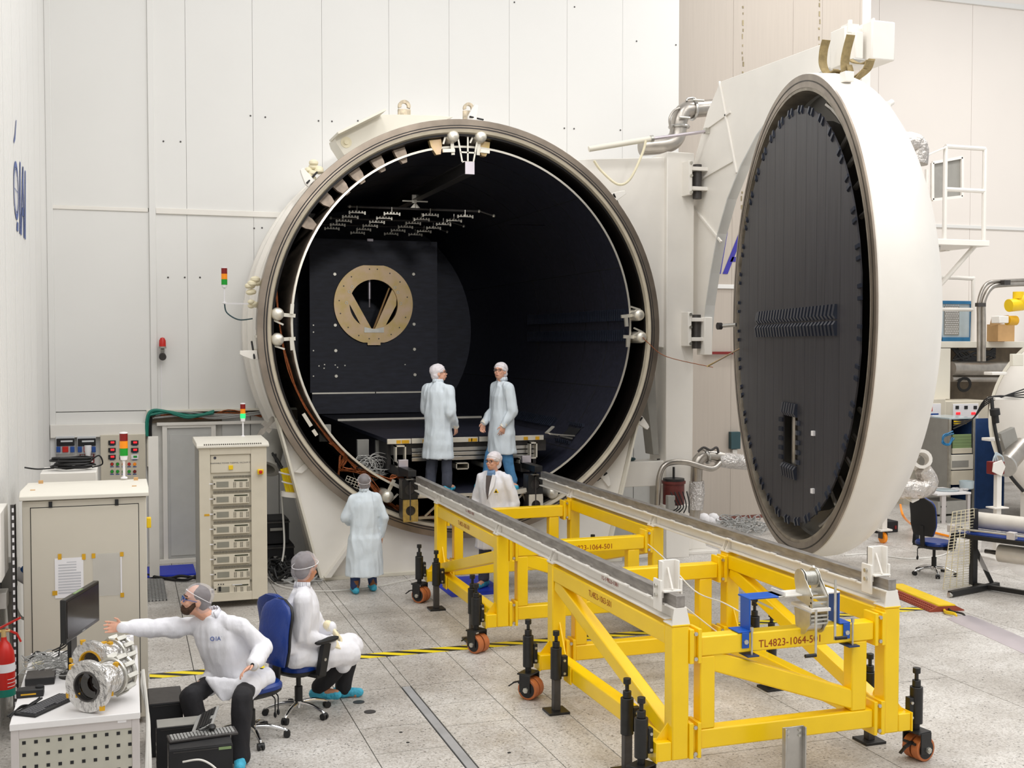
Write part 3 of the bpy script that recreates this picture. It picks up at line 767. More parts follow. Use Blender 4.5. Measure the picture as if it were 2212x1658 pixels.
# ---------------------------------------------------------------- black square panel with ring
PYY = 22.9
pn = thing('test_article', 'tall black square panel standing deep in the chamber behind the gold ring', 'panel', (4.77, PYY, TZ))
RC = V((4.735, PYY, 4.165))
m = B(); n = 64; x0, x1, z0, z1 = 3.47, 6.07, 2.40, 5.45
def e2(a):
    k = max((cos(a)/((x1-RC.x) if cos(a) > 0 else (RC.x-x0))) if True else 0, (sin(a)/((z1-RC.z))) if sin(a) > 0 else (-sin(a)/(RC.z-z0)), abs(cos(a))/((x1-RC.x) if cos(a) > 0 else (RC.x-x0)))
    return V((RC.x+cos(a)/k, PYY, RC.z+sin(a)/k))
angs = sorted([2*PI*i/n for i in range(n)] + [math.atan2(z-RC.z, x-RC.x) % (2*PI) for x in (x0, x1) for z in (z0, z1)])
for a, b in zip(angs, angs[1:] + [angs[0]+2*PI]):
    if b-a < 1e-4: continue
    m.prism([RC+V((.5*cos(a),0,.5*sin(a))), e2(a), e2(b), RC+V((.5*cos(b),0,.5*sin(b)))], (0,.05,0))
m.build('panel_face', 'shroud_black', pn)
B().box(3.5, 6.05, PYY-.03, PYY+.02, 1.98, 2.38).build('panel_skirt', 'shroud_black', pn)
for x0, x1 in ((3.5, 4.76), (4.78, 6.05)): B().box(x0, x1, PYY-.05, PYY-.03, 2.375, 2.405).build('trim_strip', 'edge_silver', pn)
for u, v_ in ((723,592),(893,592),(724,702),(894,700),(725,757),(895,754),(726,812),(896,809)):
    p = at(u, v_, y=PYY-.01); B().lathe([(0,-.02),(.03,-.02),(.036,-.008),(.036,.012),(0,.012)], p, AX, 16).build('panel_stud', 'edge_silver', pn)
for u, v_ in ((689,790),(701,787),(700,795),(724,788),(729,793),(745,789),(677,702),(677,717),(677,757),(677,812),(875,787)):
    p = at(u, v_, y=PYY-.01); B().cbox(p, .022, .02, .022).build('edge_clip', 'edge_silver', pn)
B().box(4.62, 4.74, PYY-.03, PYY, 5.42, 5.47).build('top_label', 'aluminium', pn)
rg = thing('adapter_ring', 'yellow plated ring with V shaped struts mounted on the black panel', 'ring', RC + V((0,-.05,-.8)))
m = B(); n = 72
def rg_out(a):
    R = .80; z = R*sin(a)
    if abs(z) > .77: R = .77/abs(sin(a))
    return R
for i in range(n):
    a, b = 2*PI*i/n, 2*PI*(i+1)/n
    m.prism([RC+V((.49*cos(a),-.09,.49*sin(a))), RC+V((rg_out(a)*cos(a),-.09,rg_out(a)*sin(a))), RC+V((rg_out(b)*cos(b),-.09,rg_out(b)*sin(b))), RC+V((.49*cos(b),-.09,.49*sin(b)))], (0,.09,0))
m.build('ring_plate', 'brass_zinc', rg)
vb = RC+V((0,-.03,-.52))
B().prism([vb+V((-.02,0,0)), vb+V((-.46,0,.78)), vb+V((-.56,0,.62)), vb+V((-.47,0,.5)), vb+V((-.2,0,.0))], (0,.06,0)).build('strut', 'brass_zinc', rg)
B().prism([vb+V((.02,0,0)), vb+V((.4,0,.84)), vb+V((.48,0,.74)), vb+V((.47,0,.5)), vb+V((.2,0,.0))], (0,.06,0)).build('strut', 'brass_zinc', rg)
B().prism([vb+V((0,.1,0)), vb+V((.34,.1,.86)), vb+V((.37,.1,.86)), vb+V((.04,.1,0))], (0,.04,0)).build('strut_rib', 'cardboard', rg)
B().prism([vb+V((-.2,-.08,.06)), vb+V((-.2,-.08,-.05)), vb+V((.2,-.08,-.05)), vb+V((.2,-.08,.06)), vb+V((0,-.08,.02))], (0,.06,0)).build('gusset_plate', 'zinc', rg)
B().box(vb.x-.13, vb.x+.13, PYY-.1, PYY-.03, RC.z-.82, RC.z-.77).build('ring_foot', 'brass_zinc', rg)
for a in [rad(x) for x in (12, 40, 62, 84, 97, 130, 150, 175, 196, 222, 244, 262, 278, 300, 318, 338)]:
    p = RC+V((.70*cos(a),-.092,.70*sin(a))); B().cyl(p, p+V((0,-.004,0)), .014, n=8).build('bolt_hole', 'gunmetal', rg)
for a in [rad(x) for x in (2, 26, 38, 154, 142, 178)]:
    p = RC+V((.55*cos(a),-.09,.55*sin(a))); B().tor(p, AX, .024, .008, 12, 6).build('ring_bush', 'edge_silver', rg)
m = B(); p = at(798,610,y=PYY+.2); m.cyl(p+V((0,0,.2)), p+V((0,0,-.33)), .03, n=10); m.cyl(p+V((0,0,-.3)), p+V((0,0,-.5)), .018, n=8); m.build('centre_rod', 'aluminium', rg)

# ---------------------------------------------------------------- lamp grid hanging in the chamber
lg = thing('lamp_grid', 'black hanging grid of small infrared lamps under the chamber roof', 'lamp grid', (4.8, 21.0, 5.5))
LZ = 5.70
for y in (19.5, 21.4, 23.2-.6):
    m = B(); m.cyl((3.6, y, LZ), (5.95, y, LZ), .022, n=8); m.cyl((5.95, y, LZ), (6.2, y, LZ-.07), .016, n=8)
    m.build('cross_tube', 'gunmetal', lg)
    for x, dz in ((3.64, 0), (5.93, 0), (6.2, -.07)): B().ell((x, y, LZ+dz), .03, n=8).build('tube_joint', 'edge_silver', lg)
hang = B(); hang.cyl((4.78, 19.5, LZ), (4.78, 19.5, rz_-.16), .016, n=8); hang.prism([(4.68,19.49,LZ),(4.88,19.49,LZ),(4.8,19.49,LZ+.09),(4.76,19.49,LZ+.09)], (0,.02,0)); hang.box(4.55,5.0,19.48,19.52,rz_-.2,rz_-.18); hang.box(4.72,4.8,19.47,19.53,rz_-.22,rz_-.08)
hang.build('hanger', 'edge_silver', lg)
l0 = None
def lamp_mesh():
    m = B(); m.box(-.145, .145, -.012, .012, -.035, -.02); m.cyl((0,0,-.02),(0,0,.09),.006,n=6)
    m.box(-.145,-.12,-.018,.018,-.055,.0); m.box(.12,.145,-.018,.018,-.055,.0)
    for k in range(4): m.box(-.09+.055*k, -.065+.055*k, -.014, .014, -.02, .005)
    return m
for ci, (xa, xb) in enumerate(((3.756, 3.80), (4.357, 4.42), (5.036, 5.10), (5.662, 5.60))):
    B().cyl((xa, 19.5, LZ-.04), (xb, 22.9, LZ-.07), .008, n=6).build('lamp_rail', 'gunmetal', lg)
    for k in range(6 if ci else 5):
        t = k/5; p = V((xa+(xb-xa)*t, 19.45+.68*k, LZ-.08-.02*t))
        M_ = Matrix.Translation(p - ORG[lg].translation)
        if l0 is None: l0 = lamp_mesh().build('infrared_lamp', 'edge_silver', lg, local=True); l0.matrix_local = M_
        else: copy_of(l0, M_)
# ================================================================ swung-open chamber door on its arm
DA = rad(285.6); DN = V((sin(DA), cos(DA), 0)); DT = V((cos(DA), -sin(DA), 0)); DC = V((8.213, 13.08, 3.721)); UP = V((0,0,1))
dr = thing('chamber_door', 'huge white domed chamber door swung open, its black lined inside showing', 'chamber door', (8.6, 13.0, .62))
def D(t, z, n=0): return DC + DT*t + UP*z + DN*n
def dring(name, prof, mt, n=128, **k): return B().lathe([(r, h) for r, h in prof], DC, DN, n, closed=True).build(name, mt, dr, ang=30, **k)
# dished white shell (outer), then inner face
prof = [(3.05, -.0), (3.07, -.02), (3.07, -.30)]
for i in range(1, 19):
    a = PI/2*i/18; prof.append((max(.01, 3.07*cos(a)), -.30 - 1.08*sin(a)))
inn = []
for i in range(18, 0, -1):
    a = PI/2*i/18; inn.append((max(.01, 2.98*cos(a)), -.27 - 1.02*sin(a)))
B().lathe(prof + inn + [(2.86, -.36), (2.86, -.0)], DC, DN, 128).build('door_shell', 'white_paint', dr, ang=30)
dring('door_rim', [(2.9, -.02), (3.06, -.02), (3.06, .012), (2.9, .012)], 'flange_steel')
dring('rim_groove', [(2.97, .0), (2.985, .0), (2.985, .016), (2.97, .016)], 'rim_dark')
dring('door_liner', [(2.84, -.28), (2.905, -.28), (2.905, .006), (2.86, .006)], 'door_liner')
# black planks of the inner shroud, each its own piece, around a small window
DR, dd = 2.65, .02
seams = [-2.62, -1.95, -1.42, -1.10, -.66, -.235, .29, .72, 1.15, 1.56, 2.05, 2.62]
win = (-.40, .24, -1.9, -1.28)
def plank(a, b):
    n = 8; ts = [a + (b-a)*i/n for i in range(n+1)]; h = [math.sqrt(max(.0001, DR**2 - t*t)) for t in ts]
    return ts, h
for a, b in zip(seams, seams[1:]):
    a += .004; b -= .004
    ts, h = plank(a, b); cut = a < win[1] and b > win[0]
    def poly(lo, hi):
        B().prism([D(t, l, dd) for t, l in zip(ts, lo)] + [D(t, u, dd) for t, u in zip(ts[::-1], hi[::-1])], DN*-.02).build('shroud_plank', 'door_black', dr)
    if not cut: poly([-x for x in h], h)
    else:
        poly([win[3]]*len(ts), h); poly([-x for x in h], [win[2]]*len(ts))
        if a < win[0]: B().prism([D(a, win[2], dd), D(win[0], win[2], dd), D(win[0], win[3], dd), D(a, win[3], dd)], DN*-.02).build('shroud_plank', 'door_black', dr)
        if b > win[1]: B().prism([D(win[1], win[2], dd), D(b, win[2], dd), D(b, win[3], dd), D(win[1], win[3], dd)], DN*-.02).build('shroud_plank', 'door_black', dr)
B().lathe([(.01, -.3), (2.5, -.3), (2.5, -.32), (.01, -.32)], DC, DN, 48).build('door_inner_wall', 'rim_dark', dr)
m = B(); m.cyl(D(.05, -2.1, -.08), D(.05, -1.1, -.08), .04, n=10); m.build('window_pipe', 'stainless', dr)
# folded fins (one shared shape): round the rim, in the middle double row and round the window
BASE = Matrix((( DT.x, DN.x, 0, 0), (DT.y, DN.y, 0, 0), (0, 0, 1, 0), (0, 0, 0, 1)))
def finM(t, z, ang=0, s=1.0, n=dd): 
    return Matrix.Translation(D(t, z, n) - ORG[dr].translation) @ BASE @ Matrix.Rotation(ang, 4, 'Y') @ Matrix.Scale(s, 4)
m = B(); m.box(-.035, .035, 0, .018, -.085, .085); m.add([(-.035,.018,-.085),(.035,.018,-.085),(.035,.05,-.04),(-.035,.05,-.04),(-.035,.018,.085),(.035,.018,.085),(.035,.03,.085),(-.035,.03,.085)], [(0,1,2,3),(4,5,6,7),(0,3,7,4),(1,2,6,5),(3,2,6,7)])
fin0 = m.build('shroud_fin', 'fin_black', dr, local=True); fin0.matrix_local = finM(1.5, .02)
N_ = 26
for i in range(N_):
    t = 1.55 - 3.38*i/(N_-1)
    if i: copy_of(fin0, finM(t, .03))
    copy_of(fin0, finM(t, -.16, PI))
for i in range(38):
    a = 2*PI*(i+.5)/38
    for k in (-.025, .025):
        aa = a + k; copy_of(fin0, finM((DR-.02)*cos(aa), (DR-.02)*sin(aa), PI/2 - aa, .62))
for i in range(6): 
    t = win[0] - .0 + (win[1]-win[0])*(i+.5)/6
    copy_of(fin0, finM(t, win[3]+.09)); copy_of(fin0, finM(t, win[2]-.09, PI))
for i in range(5):
    z = win[2] + (win[3]-win[2])*(i+.5)/5
    copy_of(fin0, finM(win[0]-.05, z, PI/2, .8)); copy_of(fin0, finM(win[1]+.05, z, -PI/2, .8))
for t, z in ((-1.09, -1.42), (-1.09, -2.12)): B().cbox(D(t, z, .03), .05, .05, .06).build('white_clip', 'paper', dr)
# bright pipe runs in the gap at the lower right of the inside
for i, a in enumerate([rad(x) for x in (205, 213, 221, 229, 237, 130, 138, 146, 155)]):
    p = D(2.5*cos(a), 2.5*sin(a), -.1); q = D(2.86*cos(a), 2.86*sin(a)-.02, -.18)
    B().cyl(p, q, .03, n=8).build('coolant_pipe', 'stainless', dr)
for a0, a1 in ((rad(188), rad(250)), (rad(112), rad(172))):
    B().tube([D(2.73*cos(a0+(a1-a0)*i/12), 2.73*sin(a0+(a1-a0)*i/12), -.12) for i in range(13)], .035, 8).build('coolant_pipe', 'stainless', dr)
# probe rod that sticks out to the left, clamp bits and outer fittings
B().cyl(D(2.5, -.42, .05), at(1528, 791, y=14.8), .012, n=8).build('probe_rod', 'brass_zinc', dr)
for a in (rad(118), rad(62)):
    p = D(3.07*cos(a), 3.07*sin(a), -.2); d = (DT*cos(a) + UP*sin(a)); B().cbox(p + d*.06, .12, .12, .12).build('door_lug', 'white_paint', dr, .01)
p = at(1316, 0, z=1) 
def dome_pt(a, ph): return D(3.07*cos(ph)*cos(a), 3.07*cos(ph)*sin(a), -.42 - 1.12*sin(ph))
p = at(1905, 235, y=12.4); m = B(); m.cbox(p, .16, .16, .16); m.cyl(p, p+V((.16,0,.1)), .04, n=8); m.build('door_fitting', 'white_paint', dr, .01)
# stub pipe on the dome and the foil pipe with its tubular guard near the bottom
p = at(1965, 313, y=12.6)
m = B(); m.tube([p+V((-.55,.1,.0)), p+V((-.1,0,.02)), p+V((.1,0,-.02)), p+V((.1,0,-.24))], .15, 16, 4); m.build('vent_elbow', 'foil_pipe', dr)
m = B(); p = at(1975, 1050, y=11.6); m.tube([p+V((-.5,.3,.05)), p+V((-.2,.1,-.02)), p+V((.1,0,-.03)), p+V((.2,0,.05)), p+V((.12,0,.2))], [.14,.13,.12,.12,.1], 14, 4); m.build('foil_pipe', 'foil_pipe', dr)
m = B(); p = at(1975, 1000, y=11.9); m.tube([p+V((-.4,.2,-.0)), p+V((-.1,.05,.1)), p+V((.02,0,.16))], .1, 12, 4); m.build('flow_pipe', 'foil_fine', dr)
m = B()
for dz in (0, .06):
    m.tube([at(1965,1003+dz*20,y=11.9), at(2003,1020+dz*20,y=11.6), at(2008,1030,y=11.6), at(1982,1077,y=11.6), at(1972,1082-dz*60,y=11.6), at(1940,1063-dz*60,y=11.9)], .022, 8)
m.build('pipe_guard', 'white_paint', dr)
m = B(); m.lathe([(.08,-.05),(.12,-.05),(.12,.2),(.08,.2)], at(1985,995,y=11.8), (-.4,-.8,.2), 16, closed=True); m.build('open_port', 'white_paint', dr)
# wheel stand under the door
st = thing('door_wheel_stand', 'white post with an orange caster carrying the open chamber door', 'caster stand', at(1907,1172,z=0))
p = at(1907, 1172, z=0)
B().box(p.x-.05, p.x+.05, p.y-.05, p.y+.05, .24, .85).build('post', 'white_paint', st, .006)
B().box(p.x-.12, p.x+.12, p.y-.1, p.y+.1, .21, .24).build('base_plate', 'white_paint', st, .003)
m = B(); m.cyl((p.x-.03,p.y,.09),(p.x+.03,p.y,.09),.09,n=20); m.build('wheel', 'amber', st)
m = B(); m.box(p.x-.06,p.x-.04,p.y-.05,p.y+.05,.08,.21); m.box(p.x+.04,p.x+.06,p.y-.05,p.y+.05,.08,.21); m.build('fork', 'gunmetal', st)

# ---------------------------------------------------------------- swing arm: a white C-shaped box plate round the door
sa = thing('swing_arm', 'white C shaped steel arm that carries the open chamber door', 'door arm', (8.75, 16.6, 3.2))
AXX = 8.78
Y_ = lambda u, v_: at(u, v_, x=AXX)
inner = [(16.52,3.40),(16.42,4.0),(16.27,4.5),(16.05,5.1),(15.75,5.6),(15.35,6.05),(14.9,6.42),(14.4,6.7),(13.8,6.9),(13.2,6.98),(12.55,6.98)]
outer = [(12.55,7.32),(13.25,7.34),(16.05,7.43),(16.45,7.05),(16.95,6.25),(16.95,3.40)]
B().prism([(AXX, y, z) for y, z in inner + outer], (.12,0,0)).build('arm_plate', 'white_paint', sa, .012)
# inside lip of the arm (web seen as the pale curved edge)
m = B()
for (a, b), (c_, d_) in zip(inner, inner[1:]):
    m.prism([(AXX-.03, a, b), (AXX+.13, a, b), (AXX+.13, c_, d_), (AXX-.03, c_, d_)], (0, -.02, -.015))
m.build('arm_lip', 'wall_grey', sa)
for a, b in (((16.05,7.43),(15.5,5.95)), ((16.9,5.6),(15.95,4.95)), ((16.6,6.75),(15.7,6.9)), ((16.7,6.0),(15.6,6.15))):
    B().bar((AXX-.012, a[0], a[1]), (AXX-.012, b[0], b[1]), .03, .03, (1,0,0)).build('arm_rib', 'white_paint', sa)
# counter boxes at the arm tip
for u0, u1, v0, v1, X in ((1800,1832,70,140,8.74),(1846,1890,62,128,9.0)):
    a = at(u0, v0, x=X); b = at(u1, v1, x=X)
    B().box(X-.05, X+.3, min(a.y,b.y), max(a.y,b.y), min(a.z,b.z), max(a.z,b.z)).build('tip_box', 'white_paint', sa, .02)
m = B(); q = at(1836,64,x=8.81); m.cbox(q, .17,.15,.11); m.cyl(q, q+V((0,0,.12)), .03, n=8); q = at(1872,65,x=9.03); m.cbox(q,.17,.1,.09); m.bar(q+V((0,-.15,.1)), q+V((0,.12,.06)), .03,.03); m.build('tip_fitting', 'white_paint', sa)
# lifting straps hung over the tip
def strap(pts, X, label, w_=.12):
    m = B(); P = crom([at(u, v_, x=X-.1) for u, v_ in pts], 6)
    for a, b in zip(P, P[1:]): m.bar(a, b, .014, w_, (1,0,0))
    tag(m.build('lifting_strap', 'webbing', None), label, 'strap', 'slings on the door arm')
mat('webbing', c(150, 132, 92), .8, var=.25, vscale=14)
strap([(1785,86),(1779,110),(1778,140),(1790,160),(1810,152)], 8.62, 'olive webbing sling hanging at the left of the arm tip boxes')
strap([(1838,75),(1829,110),(1825,135),(1826,165),(1820,188)], 8.62, 'olive webbing sling hanging down between the two arm tip boxes')
strap([(1880,130),(1872,150),(1850,168),(1830,176),(1815,170),(1800,155)], 8.7, 'olive webbing sling looped under the right tip box')
strap([(1835,128),(1850,136),(1868,137),(1884,128)], 8.75, 'short olive webbing sling wrapped beneath the right tip box', .09)

strap([(1805,150),(1815,165),(1828,172),(1838,160),(1834,140)], 8.66, 'olive webbing sling curling below the left tip box', .08)
strap([(1868,150),(1856,166),(1840,178),(1825,186),(1812,184)], 8.66, 'olive webbing sling trailing down to the door top', .08)
# ---------------------------------------------------------------- fixed hinge column beside the chamber
gc = thing('hinge_column', 'white welded steel column and box between the chamber and its open door', 'steel column', (8.3, 17.0, 0))
GY = 16.75
B().prism([(8.62, GY, 3.25), (8.62, GY, 6.38), (6.25, GY, 6.2)] + [(CX+2.97*cos(rad(60-64*i/14)), GY, CZ+2.97*sin(rad(60-64*i/14))) for i in range(15)], (0,.6,0)).build('side_box', 'white_paint', gc, .01)
B().box(8.18, 8.66, GY-.1, GY+.5, 0.05, 6.42).build('column_post', 'white_paint', gc, .012)
B().prism([(8.1, GY-.02, 1.6), (8.0, GY-.02, 3.3), (7.78, GY-.02, 3.3), (8.0,GY-.02,1.6)], (0,.3,0)).build('diagonal_brace', 'grey_panel', gc, .006)
B().prism([(7.45, GY-.02, 1.1), (7.45, GY-.02, 1.5), (8.25, GY-.02, 1.5), (8.55, GY-.02, 1.75), (8.66, GY-.02, 1.75), (8.66, GY-.02, .8), (8.3,GY-.02,1.1)], (0,.35,0)).build('lower_beam', 'white_paint', gc, .01)
B().prism([(7.95, GY-.06, .05), (8.95, GY-.06, .05), (8.8, GY-.06, .45), (8.1, GY-.06, .75)], (0,.5,0)).build('foot_gusset', 'white_paint', gc, .006)
B().box(7.6, 9.05, GY-.25, GY+.7, 0, .05).build('foot_plate', 'white_paint', gc, .006)
for z in (6.0, 3.62):
    h = B(); h.box(8.46, 8.82, GY-.32, GY-.08, z+.11, z+.17); h.box(8.46, 8.82, GY-.32, GY-.08, z-.2, z-.14); h.box(8.44, 8.5, GY-.34, GY-.06, z-.28, z+.26); hb = h.build('hinge_bracket', 'white_paint', gc, .006)
    B().cyl((8.66, GY-.2, z-.32), (8.66, GY-.2, z+.22), .07, n=18).build('hinge_pin', 'gunmetal', hb)
    m = B()
    for dx, dz in ((8.48,.22),(8.48,-.24),(8.48,.02)): m.cyl((dx, GY-.36, z+dz), (dx, GY-.33, z+dz), .025, n=8)
    m.build('hinge_bolt', 'zinc', hb)
B().box(8.72, 8.86, GY-.36, GY-.1, 3.2, 3.8).build('stop_block', 'white_paint', gc, .01)
# tools lying on the lower beam, red plate behind
for i, (u, v_) in enumerate(((1425,960),(1438,957),(1452,955))):
    p = at(u, v_, y=GY+.1); tag(B().bar((p.x-.04, GY+.1, 1.512), (p.x+.05, GY+.14, 1.512), .02, .02).build('hand_tool', 'gunmetal'), ['steel spanner lying at the left of the white beam', 'steel spanner lying in the middle of the white beam', 'steel spanner lying nearest the column on the white beam'][i], 'tool', 'tools on the white beam')
p = at(1366, 960, y=GY+.12); tag(B().ell((p.x, GY+.12, 1.53), .06, .04, .03, 10).build('rag', 'teal_box'), 'small teal rag on the left end of the white beam', 'rag')
# gas strut with a hose loop, between vessel and arm
gs = thing('gas_strut', 'long gas strut running from the vessel top to the white arm', 'strut', at(1270,322,y=16.6))
a, b, c_ = at(1272, 322, y=16.6), at(1405, 300, y=16.5), at(1530, 283, y=16.4)
B().cyl(a, b, .045, n=12).build('cylinder', 'cream_paint', gs); B().cyl(b, c_, .026, n=12).build('piston_rod', 'aluminium', gs)
m = B(); m.cbox(c_, .14, .08, .09); m.cyl(b, b+(c_-b)*.05, .055, n=12); m.build('end_clevis', 'zinc', gs)
B().tube([at(1395,303,y=16.4), at(1388,330,y=16.4), at(1362,385,y=16.4), at(1335,398,y=16.4), at(1300,370,y=16.5), at(1283,347,y=16.5)], .02, 8, 6).build('strut_hose', 'ivory', gs)
# stainless vent pipe with clamps behind the arm
vp = thing('vent_pipe', 'stainless vent pipe with clamped elbow above the hinge column', 'pipe', at(1465,300,y=17.4))
YP = 17.4
Pp = [at(1385,318,y=YP), at(1440,312,y=YP), at(1462,295,y=YP), at(1467,262,y=YP), at(1478,240,y=YP), at(1500,236,y=YP), at(1545,232,y=YP+.1)]
B().tube(Pp, .14, 20, 6).build('pipe_run', 'stainless', vp)
for u, v_, d in ((1467,274,(0,0,1)),(1497,237,(1,0,0))):
    m = B(); m.tor(at(u, v_, y=YP), d, .16, .025, 24, 6); k = m.build('pipe_clamp', 'steel', vp)
    B().cyl(at(u, v_, y=YP)+V((-.1,-.19,.12)), at(u, v_, y=YP)+V((.1,-.19,.12)), .02, n=8).build('clamp_bolt', 'zinc', k)
B().tube([at(1451,285,y=YP-.1), at(1446,258,y=YP-.1), at(1455,240,y=YP-.1), at(1468,233,y=YP-.1)], .02, 8, 5).build('bypass_hose', 'stainless', vp)
B().tube([at(1483,218,y=YP-.05), at(1486,213,y=YP-.05), at(1500,212,y=YP-.05), at(1505,221,y=YP-.05)], .02, 8, 4).build('lifting_handle', 'steel', vp)

# ---------------------------------------------------------------- vacuum pump corner below the hinge column
pu = thing('vacuum_pump', 'dark red vacuum pump on the floor below the hinge column', 'pump', (8.45, 16.95, 0))
p = V((8.5, 16.5, .95)); p = at(1455, 1065, y=16.5)
m = B(); m.cyl(p+V((0,0,-.17)), p+V((0,0,.16)), .17, n=24); m.cyl(p+V((0,0,.16)), p+V((0,0,.2)), .19, n=24); m.build('pump_body', 'pump_red', pu)
m = B(); m.cyl(p+V((0,0,.2)), p+V((0,0,.24)), .17, n=24); m.cyl(p+V((0,0,.24)), p+V((0,0,.42)), .02, n=8); m.build('pump_cap', 'black_paint', pu)
B().box(p.x-.2, p.x+.2, p.y-.16, p.y+.2, 0, p.z-.17).build('pump_stand', 'white_paint', pu, .006)
B().box(p.x-.22, p.x-.1, p.y-.26, p.y-.16, p.z-.22, p.z-.0).build('junction_box', 'grey_panel', pu, .006)
for i in range(5): B().tube([p+V((-.15+.07*i,-.2,.05)), p+V((-.1+.06*i,-.26,-.1)), p+V((-.05+.05*i,-.24,-.2)), p+V((-.2+.1*i,-.15,-.3))], .01, 6, 5).build('pump_cable', 'cable_black', pu)
ex = thing('exhaust_pipe', 'stainless elbow pipe partly wrapped in crumpled foil, right of the red pump', 'pipe', at(1500,1120,y=16.6))
YP = 16.65
B().tube([at(1498,1118,y=YP), at(1502,1080,y=YP), at(1504,1020,y=YP), at(1506,1000,y=YP), at(1520,985,y=YP), at(1545,985,y=YP), at(1560,988,y=YP)], .1, 18, 5).build('pipe_run', 'stainless', ex)
B().tube([at(1502,1100,y=YP), at(1504,1065,y=YP), at(1504,1038,y=YP)], [.12,.14,.125], 18, 5).build('foil_wrap', 'foil_fine', ex)
B().tube([at(1550,992,y=YP), at(1580,995,y=YP), at(1628,1000,y=YP+.1)], [.115,.13,.12], 18, 5).build('foil_wrap', 'foil_fine', ex)
B().tube([at(1420,1090,y=YP-.2), at(1424,1030,y=YP-.2), at(1440,1002,y=YP-.2), at(1480,998,y=YP-.2), at(1535,1012,y=YP-.2), at(1555,1000,y=YP-.1)], .045, 12, 6).build('flex_hose', 'stainless', ex)
B().tube([at(1508,975,y=YP-.1), at(1520,966,y=YP-.1), at(1535,972,y=YP-.1), at(1548,966,y=YP-.1), at(1552,978,y=YP-.1)], .02, 8, 5).build('bypass_hose', 'gunmetal', ex)
B().tor(at(1525,985,y=YP), (1,0,.3), .115, .025, 22, 6).build('pipe_clamp', 'steel', ex)
# wall pieces near there
def plate(name, u0, v0, u1, v1, Y, mt, label, cat, t=.03, group=None):
    a, b = at(u0, v0, y=Y), at(u1, v1, y=Y)
    return tag(B().box(min(a.x,b.x), max(a.x,b.x), Y-t, Y, min(a.z,b.z), max(a.z,b.z)).build(name, mt, None, .004), label, cat, group)
o = plate('warning_sign', 1411, 933, 1434, 951, WY-.001, 'sign_red', 'small red warning plate with white print right of the chamber', 'sign', .01)
def lines_print(o, p0, wd, rows, hgt, mt='paper'):
    m = B()
    for i in range(rows):
        z = p0.z - hgt*(i+.5)/rows
        for k in range(3):
            x = p0.x + wd*(.08 + .3*k); m.box(x, x+wd*.24, p0.y-.012, p0.y-.0115, z-hgt*.12/rows*2, z+hgt*.12/rows*2)
    return m.build('print', mt, o)
a, b = at(1411,933,y=WY), at(1434,951,y=WY); lines_print(o, a, b.x-a.x, 3, a.z-b.z)
o = plate('wall_control_box', 1574, 932, 1594, 968, TY-.001, 'teal_box', 'dark teal wall box left of the open door', 'wall box', .1)
plate('wall_socket', 1580, 970, 1590, 985, TY-.001, 'white_paint', 'small white wall socket under the teal box', 'socket', .05)
p = thing('fire_hose_bracket', 'white wall bracket holding a red bar left of the open door', 'wall bracket', at(1540,762,y=TY))
q0, q1 = at(1522,762,y=TY-.05), at(1536,762,y=TY-.05); B().bar(q0, q1, .08, .06).build('bracket', 'white_paint', p); B().bar(q1, at(1600,762,y=TY-.06), .05, .05).build('red_bar', 'red_dark', p)
cp = thing('breaker_panel', 'beige wall panel with sockets and a red switch behind the pump', 'wall panel', at(1410,1090,y=WY))
a, b = at(1408,985,y=WY), at(1470,1100,y=WY); B().box(a.x, b.x, WY-.06, WY-.001, b.z, a.z).build('panel_box', 'rack_face', cp, .006)
for u in (1430, 1440, 1452): q = at(u, 1028, y=WY); B().cbox(q+V((0,-.08,0)), .075, .04, .08).build('socket', 'ivory', cp, .006)
q = at(1438,998,y=WY); B().cbox(q+V((0,-.1,0)), .18, .08, .06).build('red_switch', 'red', cp, .01)
# heap of loose cables on the floor left of the door bottom, and a white bag
m = B()
for i in range(34):
    q = at(random.uniform(1552,1650), random.uniform(1128,1160), z=0); R = random.uniform(.08,.28)
    m.tube([q+V((R*cos(t*PI/4)+random.uniform(-.04,.04), R*.8*sin(t*PI/4), .02+random.uniform(0,.14))) for t in range(8)], random.choice((.008,.011)), 5, 3, True)
o = m.build('cable_heap', 'cable_grey'); tag(o, 'heap of grey and white cables on the floor beside the open door', 'cables'); o['kind'] = 'stuff'
m = B(); q = at(1535,1135,z=0)
for i in range(7): m.ell(q+V((random.uniform(-.12,.12),random.uniform(-.06,.06),.1+random.uniform(-.03,.06))), .12, .1, .1, 10)
tag(m.build('plastic_bag', 'paper'), 'white crumpled plastic bag on the floor beside the grey cable heap', 'bag')
